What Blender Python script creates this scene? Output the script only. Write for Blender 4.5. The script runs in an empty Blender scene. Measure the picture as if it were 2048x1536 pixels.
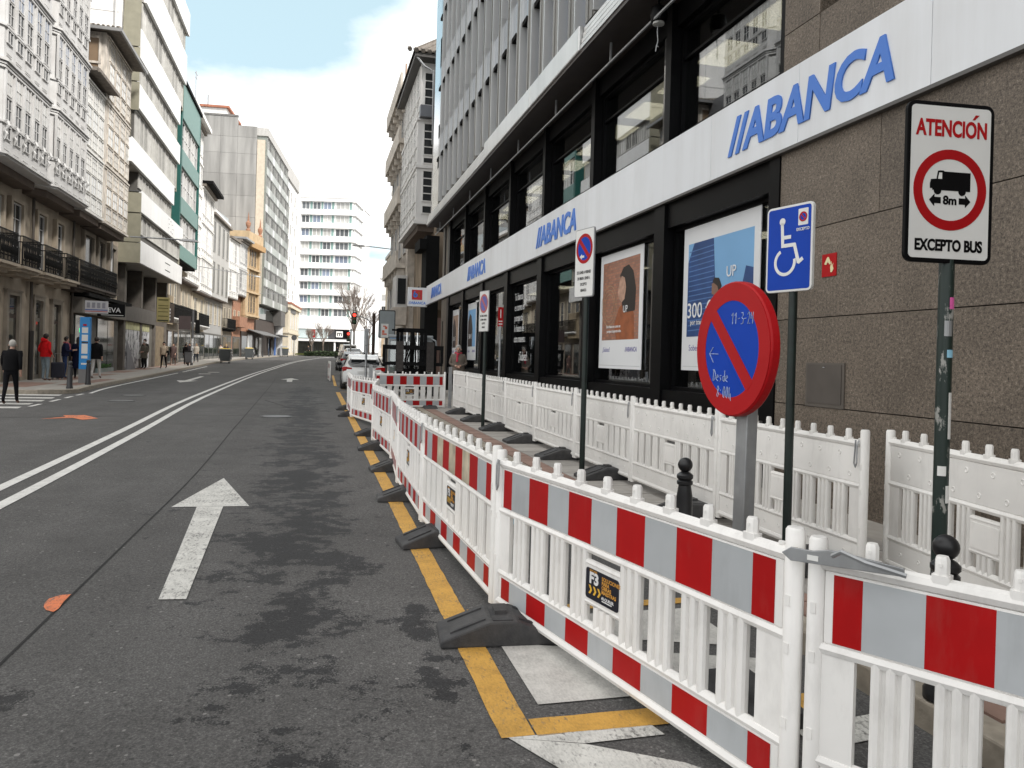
import bpy, bmesh, math, random
from mathutils import Vector, Matrix
random.seed(7)
R = math.radians
sc = bpy.context.scene
col = sc.collection

# ------------------------------------------------------------------ camera, sky, sun, exposure
cd = bpy.data.cameras.new("camera"); cam = bpy.data.objects.new("camera", cd); col.objects.link(cam)
roll = R(1.6); cr, sr = math.cos(roll), math.sin(roll)
cam.matrix_world = Matrix(((cr, -sr, 0, 0), (0, 0, -1, 0), (sr, cr, 0, 1.55), (0, 0, 0, 1)))
cd.sensor_width = 36; cd.lens = 36 * 1537 / 2048; cd.shift_y = -50 / 2048
cd.clip_start = .05; cd.clip_end = 2500
sc.camera = cam
w = bpy.data.worlds.new("World"); sc.world = w; w.use_nodes = True
nt = w.node_tree; nt.nodes.clear()
def wn(t, **k):
    n = nt.nodes.new(t)
    for a, b in k.items(): setattr(n, a, b)
    return n
SUN_EL, SUN_AZ = R(40), R(124)      # azimuth clockwise from +Y, behind and to the right
sky = wn('ShaderNodeTexSky', sky_type='NISHITA', sun_disc=False, sun_elevation=SUN_EL, sun_rotation=SUN_AZ)
sky.air_density = 1.0; sky.dust_density = .6; sky.ozone_density = 1.0
tc = wn('ShaderNodeTexCoord'); sep = wn('ShaderNodeSeparateXYZ')
nt.links.new(tc.outputs['Generated'], sep.inputs[0])
mz = wn('ShaderNodeMath', operation='MAXIMUM'); nt.links.new(sep.outputs['Z'], mz.inputs[0]); mz.inputs[1].default_value = 0
mz2 = wn('ShaderNodeMath', operation='ADD'); nt.links.new(mz.outputs[0], mz2.inputs[0]); mz2.inputs[1].default_value = .22
dv = wn('ShaderNodeVectorMath', operation='DIVIDE'); cmb = wn('ShaderNodeCombineXYZ')
for i in range(3): nt.links.new(mz2.outputs[0], cmb.inputs[i])
nt.links.new(tc.outputs['Generated'], dv.inputs[0]); nt.links.new(cmb.outputs[0], dv.inputs[1])
mp = wn('ShaderNodeMapping'); mp.inputs['Location'].default_value = (0, 0, 0); mp.inputs['Scale'].default_value = (1, 1, .0)
nt.links.new(dv.outputs[0], mp.inputs[0])
nz = wn('ShaderNodeTexNoise'); nz.inputs['Scale'].default_value = 2.6; nz.inputs['Detail'].default_value = 8; nz.inputs['Roughness'].default_value = .55
nt.links.new(mp.outputs[0], nz.inputs['Vector'])
# broken cloud: one opening over the street, smaller ones elsewhere
dd = wn('ShaderNodeVectorMath', operation='DISTANCE'); dd.inputs[1].default_value = (-.58, 1.24, 0); nt.links.new(mp.outputs[0], dd.inputs[0])
n0 = wn('ShaderNodeTexNoise'); n0.inputs['Scale'].default_value = .8; n0.inputs['Detail'].default_value = 3; nt.links.new(mp.outputs[0], n0.inputs['Vector'])
def wm(op, a, b):
    m = wn('ShaderNodeMath', operation=op)
    for i, v in enumerate((a, b)):
        if isinstance(v, (int, float)): m.inputs[i].default_value = v
        else: nt.links.new(v, m.inputs[i])
    return m.outputs[0]
cov = wm('MINIMUM', dd.outputs['Value'], wm('ADD', wm('MULTIPLY', n0.outputs[0], 1.3), -.03))
cov = wm('ADD', cov, wm('MULTIPLY', wm('SUBTRACT', nz.outputs[0], .5), .42))
rp = wn('ShaderNodeValToRGB'); rp.color_ramp.elements[0].position = .37; rp.color_ramp.elements[1].position = .53
nt.links.new(cov, rp.inputs[0])
bsky = wn('ShaderNodeBackground'); bsky.inputs[1].default_value = .13
bcl = wn('ShaderNodeBackground'); bcl.inputs[0].default_value = (1, .995, .985, 1); bcl.inputs[1].default_value = 1.4
mx = wn('ShaderNodeMixShader'); out = wn('ShaderNodeOutputWorld')
hsv = wn('ShaderNodeMix', data_type='RGBA'); hsv.inputs['Factor'].default_value = .72
hsv.inputs['B'].default_value = (5.2, 6.9, 7.3, 1)       # thin veil of high cloud over the blue
nt.links.new(sky.outputs[0], hsv.inputs['A']); nt.links.new(hsv.outputs['Result'], bsky.inputs[0])
nt.links.new(rp.outputs[0], mx.inputs[0]); nt.links.new(bsky.outputs[0], mx.inputs[1]); nt.links.new(bcl.outputs[0], mx.inputs[2])
nt.links.new(mx.outputs[0], out.inputs[0])
ld = bpy.data.lights.new("sun", 'SUN'); ld.energy = 4.2; ld.angle = R(10); ld.color = (1, .965, .92)
sun = bpy.data.objects.new("sun", ld); col.objects.link(sun)
sd = Vector((math.sin(SUN_AZ) * math.cos(SUN_EL), math.cos(SUN_AZ) * math.cos(SUN_EL), math.sin(SUN_EL)))
sun.rotation_euler = (-sd).to_track_quat('-Z', 'Y').to_euler()
vs = sc.view_settings; vs.view_transform = 'Standard'; vs.look = 'None'; vs.exposure = .22; vs.gamma = 1; vs.use_curve_mapping = False
sc.cycles.max_bounces = 6; sc.cycles.transparent_max_bounces = 8; sc.cycles.use_denoising = True

# ------------------------------------------------------------------ street frame
TH = R(104.4)                                     # heading of the street axis
D = (math.cos(TH), math.sin(TH)); Nn = (math.sin(TH), -math.cos(TH))
def g(Y): return .005 * Y if Y < 60 else (.3 + .01 * (Y - 60) if Y < 140 else 1.1 + .004 * (Y - 140))
def W(s, n): return s * D[0] + n * Nn[0], s * D[1] + n * Nn[1]
def gs(s, n): return g(W(s, n)[1])

# ------------------------------------------------------------------ materials
MAT = {}
def mat(name, c, rough=.6, metal=0, var=.12, sc_=3, bump=0, bs=60, emit=0, coat=0, streak=0, rnd=.08, spec=.5):
    if name in MAT: return MAT[name]
    m = bpy.data.materials.new(name); m.use_nodes = True; MAT[name] = m
    t = m.node_tree; b = t.nodes['Principled BSDF']; L = t.links.new
    b.inputs['Roughness'].default_value = rough; b.inputs['Metallic'].default_value = metal
    b.inputs['Specular IOR Level'].default_value = spec
    if coat: b.inputs['Coat Weight'].default_value = coat; b.inputs['Coat Roughness'].default_value = .08
    tcn = t.nodes.new('ShaderNodeTexCoord'); n = t.nodes.new('ShaderNodeTexNoise'); n.inputs['Scale'].default_value = sc_; n.inputs['Detail'].default_value = 6
    vec = tcn.outputs['Object']
    if streak:
        mpn = t.nodes.new('ShaderNodeMapping'); mpn.inputs['Scale'].default_value = (1, 1, streak); L(vec, mpn.inputs[0]); L(mpn.outputs[0], n.inputs['Vector'])
    else: L(vec, n.inputs['Vector'])
    mr = t.nodes.new('ShaderNodeMapRange'); mr.inputs[1].default_value = .3; mr.inputs[2].default_value = .7
    mr.inputs[3].default_value = 1 - var; mr.inputs[4].default_value = 1 + var * .6; L(n.outputs[0], mr.inputs[0])
    oi = t.nodes.new('ShaderNodeObjectInfo'); mo = t.nodes.new('ShaderNodeMapRange'); mo.inputs[3].default_value = 1 - rnd; mo.inputs[4].default_value = 1 + rnd * .6
    L(oi.outputs['Random'], mo.inputs[0]); mm = t.nodes.new('ShaderNodeMath'); mm.operation = 'MULTIPLY'; L(mr.outputs[0], mm.inputs[0]); L(mo.outputs[0], mm.inputs[1])
    mxn = t.nodes.new('ShaderNodeVectorMath'); mxn.operation = 'SCALE'; mxn.inputs[0].default_value = c; L(mm.outputs[0], mxn.inputs['Scale'])
    L(mxn.outputs[0], b.inputs['Base Color'])
    if emit: b.inputs['Emission Color'].default_value = (*c, 1); b.inputs['Emission Strength'].default_value = emit
    if bump:
        n2 = t.nodes.new('ShaderNodeTexNoise'); n2.inputs['Scale'].default_value = bs; n2.inputs['Detail'].default_value = 5; L(tcn.outputs['Object'], n2.inputs['Vector'])
        bp = t.nodes.new('ShaderNodeBump'); bp.inputs['Strength'].default_value = bump; bp.inputs['Distance'].default_value = .01; L(n2.outputs[0], bp.inputs['Height']); L(bp.outputs[0], b.inputs['Normal'])
    return m
def nodes(m): return m.node_tree, m.node_tree.nodes, m.node_tree.links.new, m.node_tree.nodes['Principled BSDF']
def new(t, k, **kw):
    n = t.nodes.new(k)
    for a, b in kw.items(): setattr(n, a, b)
    return n
def ramp(t, fac, stops):
    r = new(t, 'ShaderNodeValToRGB'); e = r.color_ramp.elements
    while len(e) < len(stops): e.new(.5)
    for i, (p, c) in enumerate(stops): e[i].position = p; e[i].color = (*c, 1) if len(c) == 3 else c
    t.links.new(fac, r.inputs[0]); return r.outputs[0]
def mixc(t, f, a, b):
    m = new(t, 'ShaderNodeMix', data_type='RGBA')
    for k, v in (('Factor', f), ('A', a), ('B', b)):
        if isinstance(v, (int, float)): m.inputs[k].default_value = v
        elif isinstance(v, tuple): m.inputs[k].default_value = (*v, 1)
        else: t.links.new(v, m.inputs[k])
    return m.outputs['Result']
def noise(t, vec, scale, detail=4, rough=.5, sc3=None):
    if sc3:
        m = new(t, 'ShaderNodeMapping'); m.inputs['Scale'].default_value = sc3; t.links.new(vec, m.inputs[0]); vec = m.outputs[0]
    n = new(t, 'ShaderNodeTexNoise'); n.inputs['Scale'].default_value = scale; n.inputs['Detail'].default_value = detail; n.inputs['Roughness'].default_value = rough
    t.links.new(vec, n.inputs['Vector']); return n.outputs[0]
def math_(t, op, a, b=None, clamp=False):
    m = new(t, 'ShaderNodeMath', operation=op); m.use_clamp = clamp
    for i, v in enumerate((a, b)):
        if v is None: continue
        if isinstance(v, (int, float)): m.inputs[i].default_value = v
        else: t.links.new(v, m.inputs[i])
    return m.outputs[0]
def bumpn(t, h, s, d=.01):
    b = new(t, 'ShaderNodeBump'); b.inputs['Strength'].default_value = s; b.inputs['Distance'].default_value = d; t.links.new(h, b.inputs['Height']); return b.outputs[0]

def asphalt_color(t, vec):
    f1 = noise(t, vec, 100, 4, .72); f2 = noise(t, vec, 2.2, 4); f3 = noise(t, vec, .35, 4); f4 = noise(t, vec, 38, 4, .65)
    base = ramp(t, f1, [(.3, (.045, .044, .043)), (.5, (.083, .081, .079)), (.66, (.145, .14, .136)), (.78, (.28, .27, .26))])
    k = math_(t, 'ADD', math_(t, 'MULTIPLY', f2, .55), math_(t, 'ADD', math_(t, 'MULTIPLY', f3, .65), .4))
    k = math_(t, 'MULTIPLY', k, math_(t, 'ADD', math_(t, 'MULTIPLY', f4, 1.3), .35))
    sc3 = new(t, 'ShaderNodeVectorMath', operation='SCALE'); t.links.new(base, sc3.inputs[0]); t.links.new(k, sc3.inputs['Scale'])
    vo = new(t, 'ShaderNodeTexVoronoi'); vo.inputs['Scale'].default_value = 24; t.links.new(vec, vo.inputs['Vector'])      # pale and dark stones in the surface
    sepc = new(t, 'ShaderNodeSeparateColor'); t.links.new(vo.outputs['Color'], sepc.inputs[0])
    rad = math_(t, 'MULTIPLY', sepc.outputs[1], .26)
    inside = math_(t, 'LESS_THAN', vo.outputs['Distance'], rad)
    pale = math_(t, 'MULTIPLY', inside, math_(t, 'GREATER_THAN', sepc.outputs[0], .80)); dark = math_(t, 'MULTIPLY', inside, math_(t, 'LESS_THAN', sepc.outputs[0], .30))
    c1 = mixc(t, math_(t, 'MULTIPLY', pale, .65), sc3.outputs[0], (.27, .26, .25)); c1 = mixc(t, math_(t, 'MULTIPLY', dark, .6), c1, (.022, .022, .022))
    return c1, f1
def make_asphalt():
    m = mat('asphalt', (.07, .07, .07), .85); t, N_, L, b = nodes(m)
    tcn = new(t, 'ShaderNodeTexCoord'); vec = tcn.outputs['Object']
    c, f1 = asphalt_color(t, vec)
    sp = new(t, 'ShaderNodeSeparateXYZ'); L(vec, sp.inputs[0])
    # damp patches left along the middle of the near lane (x = along the street, y = left)
    dist = math_(t, 'ABSOLUTE', math_(t, 'ADD', sp.outputs['Y'], math_(t, 'MULTIPLY', sp.outputs['X'], -.012)))
    band = math_(t, 'SUBTRACT', math_(t, 'MINIMUM', .138, math_(t, 'MULTIPLY', sp.outputs['X'], .024)), math_(t, 'MULTIPLY', math_(t, 'POWER', dist, 1.6), .24))
    d2 = math_(t, 'ABSOLUTE', math_(t, 'ADD', sp.outputs['Y'], -1.22))
    band = math_(t, 'MAXIMUM', band, math_(t, 'SUBTRACT', .02, math_(t, 'MULTIPLY', d2, .11)))
    d3 = math_(t, 'ABSOLUTE', math_(t, 'ADD', sp.outputs['Y'], .62))
    band = math_(t, 'MAXIMUM', band, math_(t, 'SUBTRACT', .17, math_(t, 'ADD', math_(t, 'MULTIPLY', d3, .6), math_(t, 'MULTIPLY', math_(t, 'ABSOLUTE', math_(t, 'SUBTRACT', sp.outputs['X'], 3.9)), .14))))
    band = math_(t, 'MAXIMUM', band, -.03)
    fade = math_(t, 'MULTIPLY', math_(t, 'MAXIMUM', math_(t, 'SUBTRACT', sp.outputs['X'], 30), 0), .02)
    nn = math_(t, 'ADD', math_(t, 'MULTIPLY', noise(t, vec, 1.9, 6, .6), .55), math_(t, 'MULTIPLY', noise(t, vec, 7.5, 8, .7, (1.1, .9, 1)), .45))
    v = math_(t, 'SUBTRACT', math_(t, 'ADD', math_(t, 'ADD', nn, band), math_(t, 'MULTIPLY', math_(t, 'SUBTRACT', f1, .5), -.18)), fade)
    mask = ramp(t, v, [(.588, (0, 0, 0)), (.603, (1, 1, 1))])
    wet = new(t, 'ShaderNodeVectorMath', operation='MULTIPLY'); L(c, wet.inputs[0]); wet.inputs[1].default_value = (.25, .255, .275)
    cc = mixc(t, math_(t, 'MULTIPLY', mask, .95), c, wet.outputs[0])
    # long faint tyre-polished streaks and repair tint
    st = noise(t, vec, 1.3, 5, .6, (.05, 1, 1))
    cc2 = new(t, 'ShaderNodeVectorMath', operation='SCALE'); L(cc, cc2.inputs[0]); L(math_(t, 'ADD', math_(t, 'MULTIPLY', st, .5), .78), cc2.inputs['Scale'])
    L(cc2.outputs[0], b.inputs['Base Color'])
    L(math_(t, 'SUBTRACT', .88, math_(t, 'MULTIPLY', mask, .16)), b.inputs['Roughness'])
    b.inputs['Specular IOR Level'].default_value = .3
    L(bumpn(t, f1, .55, .006), b.inputs['Normal'])
    return m
def make_paint(name, c, wear=.5, fine=70):
    m = mat(name, c, .75); t, N_, L, b = nodes(m)
    tcn = new(t, 'ShaderNodeTexCoord'); vec = tcn.outputs['Object']
    a, f1 = asphalt_color(t, vec)
    w1 = noise(t, vec, fine, 5, .7, (.5, 1, 1)); w2 = noise(t, vec, 3.2, 5, .6)
    v = math_(t, 'ADD', math_(t, 'MULTIPLY', w1, .72), math_(t, 'MULTIPLY', w2, .28))
    mk = ramp(t, v, [(wear - .085, (.12, .12, .12)), (wear + .03, (1, 1, 1))])
    d = math_(t, 'ADD', math_(t, 'MULTIPLY', noise(t, vec, 7, 6, .65), .55), math_(t, 'MULTIPLY', noise(t, vec, 95, 3, .6, (.5, 1, 1)), .45))
    pc = ramp(t, d, [(.30, tuple(x * .55 for x in c)), (.5, tuple(x * .86 for x in c)), (.62, c)])
    L(mixc(t, mk, a, pc), b.inputs['Base Color']); L(bumpn(t, f1, .3, .005), b.inputs['Normal'])
    return m
def make_granite():
    m = mat('granite', (.2, .16, .13), .55); t, N_, L, b = nodes(m)
    tcn = new(t, 'ShaderNodeTexCoord'); vec = tcn.outputs['Object']
    oi = new(t, 'ShaderNodeObjectInfo')
    ad = new(t, 'ShaderNodeVectorMath', operation='ADD'); L(vec, ad.inputs[0])
    cb = new(t, 'ShaderNodeCombineXYZ'); L(math_(t, 'MULTIPLY', oi.outputs['Random'], 50), cb.inputs[0]); L(cb.outputs[0], ad.inputs[1]); vec = ad.outputs[0]
    f = noise(t, vec, 75, 4, .75); f2 = noise(t, vec, 1.6, 5, .6); f3 = noise(t, vec, 160, 2, .6)
    fb = noise(t, vec, 34, 3, .6); f = math_(t, 'ADD', math_(t, 'MULTIPLY', f, .6), math_(t, 'MULTIPLY', fb, .4))
    c = ramp(t, f, [(.36, (.012, .011, .010)), (.455, (.105, .085, .066)), (.56, (.175, .142, .112)), (.66, (.36, .31, .25))])
    k = math_(t, 'ADD', math_(t, 'MULTIPLY', f2, 1.1), math_(t, 'ADD', .27, math_(t, 'MULTIPLY', oi.outputs['Random'], .3)))
    v = new(t, 'ShaderNodeVectorMath', operation='SCALE'); L(c, v.inputs[0]); L(k, v.inputs['Scale']); L(v.outputs[0], b.inputs['Base Color'])
    L(bumpn(t, f3, .25, .004), b.inputs['Normal']); b.inputs['Specular IOR Level'].default_value = .35
    return m
def make_glass(name, tint=(.6, .62, .62), refl=.2, rough=.01):
    m = bpy.data.materials.new(name); m.use_nodes = True; MAT[name] = m
    t = m.node_tree; t.nodes.clear(); L = t.links.new
    o = new(t, 'ShaderNodeOutputMaterial'); tr = new(t, 'ShaderNodeBsdfTransparent'); tr.inputs[0].default_value = (*tint, 1)
    gl = new(t, 'ShaderNodeBsdfGlossy'); gl.inputs['Roughness'].default_value = rough; gl.inputs[0].default_value = (.95, .97, 1, 1)
    tcn = new(t, 'ShaderNodeTexCoord'); L(bumpn(t, noise(t, tcn.outputs['Object'], .4, 1), .02, .05), gl.inputs['Normal'])
    lw = new(t, 'ShaderNodeLayerWeight'); lw.inputs[0].default_value = .35
    fac = math_(t, 'ADD', math_(t, 'MULTIPLY', lw.outputs['Fresnel'], .75), refl * .5, clamp=True)
    mxs = new(t, 'ShaderNodeMixShader'); L(fac, mxs.inputs[0]); L(tr.outputs[0], mxs.inputs[1]); L(gl.outputs[0], mxs.inputs[2]); L(mxs.outputs[0], o.inputs[0])
    return m
M_ASPH = make_asphalt()
M_WHITE = make_paint('white_road_paint', (.72, .71, .68), .36)
M_WORN = make_paint('worn_white_road_paint', (.66, .65, .61), .455, 45)
M_BAY = make_paint('grainy_bay_paint', (.60, .585, .55), .34, 60)
M_YEL = make_paint('yellow_road_paint', (.62, .345, .065), .425, 55)
M_ORA = make_paint('orange_spray', (.74, .21, .08), .47, 40)
M_GRAN = make_granite()
M_BGLASS = make_glass('bank_glass', (.56, .58, .57), .22)
P = lambda *a, **k: mat(*a, **k)
PLA = P('white_plastic', (.82, .805, .78), .42, var=.08, sc_=2.5, bump=.05, bs=40, rnd=.05)
PLD = P('scuffed_white_plastic', (.80, .785, .755), .5, var=.07, sc_=3, bump=.06, bs=30)
RED = P('red_film', (.37, .005, .006), .42, spec=.2, var=.08, sc_=8, bump=.05, bs=9)
GRY = P('grey_film', (.42, .44, .455), .36, var=.08, sc_=5, bump=.06, bs=9)
BEI = P('peeling_film', (.55, .48, .36), .3, var=.45, sc_=7)
RUB = P('black_rubber', (.034, .034, .036), .75, var=.3, sc_=9, bump=.3, bs=90)
BLK = P('black_metal', (.0035, .0035, .004), .4, var=.1, spec=.1)
BLKM = P('matt_black', (.008, .008, .008), .8, var=.15, spec=.1)
FASC = P('white_sign_panel', (.755, .775, .80), .35, var=.06, sc_=.6, streak=.2, rnd=.02)
BLUE = P('blue_lettering', (.055, .19, .62), .4, var=.03)
GREENB = P('dark_green_pole', (.004, .013, .010), .45, var=.4, sc_=14)
GALV = P('galvanised_steel', (.36, .37, .38), .45, .6, var=.2, sc_=7)
STEEL = P('stainless_steel', (.68, .68, .67), .33, .6, var=.12, sc_=2, streak=.15)
MIRR = P('polished_steel', (.62, .64, .66), .12, .95, var=.05, sc_=.8)
BOLL = P('bollard_iron', (.012, .012, .0135), .38, spec=.45)
BRONZ = P('grey_brown_metal_panel', (.23, .22, .205), .42, .35, var=.2, sc_=2, streak=.12, rnd=.15)
STONE = P('beige_stone', (.42, .355, .275), .8, var=.2, sc_=1.5, bump=.15, bs=25)
STONED = P('weathered_stone', (.27, .235, .19), .85, var=.3, sc_=1.3, bump=.15, bs=25)
GALW = P('white_gallery_paint', (.58, .575, .565), .55, var=.08, sc_=2.5, rnd=.03)
GALC = P('peeling_cream_paint', (.60, .55, .485), .7, var=.38, sc_=7, streak=.35)
WHT = P('white_render', (.80, .79, .77), .7, var=.07, sc_=1.1, streak=.3, rnd=.03)
KHAKI = P('khaki_cladding', (.27, .255, .19), .6, var=.12)
TEAL = P('teal_cladding', (.012, .10, .085), .55, var=.1)
TEALL = P('light_teal_cladding', (.12, .24, .215), .5, var=.1)
DKBR = P('dark_brown_wood', (.05, .035, .027), .6, var=.3)
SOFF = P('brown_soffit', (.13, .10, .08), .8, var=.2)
IRON = P('wrought_iron', (.008, .008, .008), .6, spec=.15)
CONC = P('streaked_grey_panel', (.30, .295, .283), .85, var=.28, sc_=1.2, streak=.12, rnd=.12)
GREYR = P('grey_render', (.46, .45, .43), .8, var=.12, streak=.3)
OCH = P('ochre_stone', (.46, .34, .205), .8, var=.2, sc_=2)
TERR = P('terracotta', (.33, .165, .10), .8, var=.3)
CRM = P('cream_stone', (.62, .55, .43), .8, var=.15, streak=.4)
GTOW = P('grey_green_glass_panel', (.30, .32, .29), .3, .2, var=.18, rnd=.25)
ROOF = P('grey_roof_tile', (.20, .175, .15), .85, var=.35, sc_=6)
ROOFO = P('orange_roof_tile', (.38, .15, .09), .85, var=.3)
PINK = P('pink_render', (.5, .33, .28), .8)
WDARK = P('dark_window_glass', (.020, .023, .026), .16, var=.3, sc_=1.2, spec=.28, rnd=.4)
WCURT = P('curtained_window_glass', (.50, .50, .48), .12, var=.2, sc_=1.5, spec=.7, rnd=.2)
WBLUE = P('sky_window_glass', (.20, .24, .32), .05, var=.2, sc_=1.2, spec=.9, rnd=.25)
SHUT = P('teal_shutter', (.22, .34, .32), .6)
SHOPG = P('shop_glass', (.03, .034, .031), .05, var=.5, sc_=.8, spec=.6)
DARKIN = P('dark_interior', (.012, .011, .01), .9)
SKIN = P('skin', (.45, .27, .2), .55); HAIRG = P('grey_hair', (.4, .38, .35), .8); HAIRD = P('dark_hair', (.02, .013, .01), .6); HAIRB = P('fair_hair', (.3, .2, .1), .7)
def weather(m, amt=.35, lo=.60, hi=.68, scale=14, stretch=(1, 1, .25), dirt=(.20, .185, .16), low=0):
    t, N_, L, b = nodes(m); src = b.inputs['Base Color'].links[0].from_socket
    tcn = new(t, 'ShaderNodeTexCoord'); oi = new(t, 'ShaderNodeObjectInfo'); ad = new(t, 'ShaderNodeVectorMath', operation='ADD'); L(tcn.outputs['Object'], ad.inputs[0])
    cb = new(t, 'ShaderNodeCombineXYZ'); L(math_(t, 'MULTIPLY', oi.outputs['Random'], 30), cb.inputs[0]); L(cb.outputs[0], ad.inputs[1])
    n = math_(t, 'ADD', math_(t, 'MULTIPLY', noise(t, ad.outputs[0], scale, 6, .65, stretch), .6), math_(t, 'MULTIPLY', noise(t, ad.outputs[0], scale * .2, 4, .6), .4))
    mk = ramp(t, n, [(lo - .08, (0, 0, 0)), (hi, (1, 1, 1))])
    if low:
        sp = new(t, 'ShaderNodeSeparateXYZ'); L(tcn.outputs['Object'], sp.inputs[0])
        mr = new(t, 'ShaderNodeMapRange'); mr.inputs[1].default_value = low; mr.inputs[2].default_value = 0; L(sp.outputs['Z'], mr.inputs[0]); mk = math_(t, 'MAXIMUM', mk, math_(t, 'MULTIPLY', mr.outputs[0], math_(t, 'ADD', n, .1)))
    L(mixc(t, math_(t, 'MULTIPLY', mk, amt), src, dirt), b.inputs['Base Color'])
weather(PLA, .24, .58, .70, 16, (1, 1, .3), low=.4); weather(PLD, .20, .58, .70, 12, (1, 1, .3), low=.35); weather(RED, .13, .60, .66, 22, (1, 1, .2), (.30, .12, .1)); weather(GRY, .2, .59, .68, 18, (1, 1, .2), (.2, .2, .2))
weather(FASC, .22, .53, .66, 3, (1, 1, .08), (.40, .39, .36)); weather(GALW, .28, .52, .64, 5, (1, 1, .25), (.26, .235, .2)); weather(RUB, .4, .5, .64, 9, (1, 1, 1), (.11, .105, .1)); weather(GALV, .3, .55, .65, 20, (1, 1, .3), (.2, .19, .17))
weather(STONE, .35, .52, .64, 2.2, (1, 1, .3), (.15, .125, .1)); weather(WHT, .25, .53, .66, 2, (1, 1, .15), (.36, .34, .31))
SBLUE = P('blue_sign_face', (.003, .048, .38), .4, spec=.15, var=.08, sc_=5); SRED = P('red_sign_face', (.38, .005, .008), .4, spec=.2, var=.06, sc_=6); SWHT = P('white_sign_face', (.72, .72, .70), .4, var=.05, sc_=4)
LGREY = P('light_grey_print', (.55, .57, .57), .5); DGREY = P('dark_grey_panel', (.055, .055, .058), .6, var=.2)
SLAB = P('grey_paving_slab', (.33, .31, .285), .85, var=.2, sc_=5, bump=.2, bs=60, rnd=.16)
REDT = P('red_paving_tile', (.26, .165, .13), .85, var=.2, sc_=5, bump=.15, rnd=.15)
KERB = P('granite_kerb', (.30, .265, .215), .8, var=.25, sc_=12, bump=.2, rnd=.15)
CARW = P('white_car_paint', (.78, .78, .77), .25, coat=.8, var=.02); CARG = P('grey_car_paint', (.22, .23, .24), .25, .4, coat=.8, var=.02)
CARGL = P('car_glass', (.012, .014, .016), .04, var=.05, spec=.9); TAIL = P('red_tail_lamp', (.42, .01, .01), .12, var=.2)
YELB = P('yellow_lid', (.72, .50, .04), .5); BING = P('grey_bin_plastic', (.075, .082, .085), .5, var=.15)
CHROM = P('chrome', (.75, .75, .75), .12, 1); HUB = P('alloy', (.45, .45, .46), .3, .8)
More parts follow.
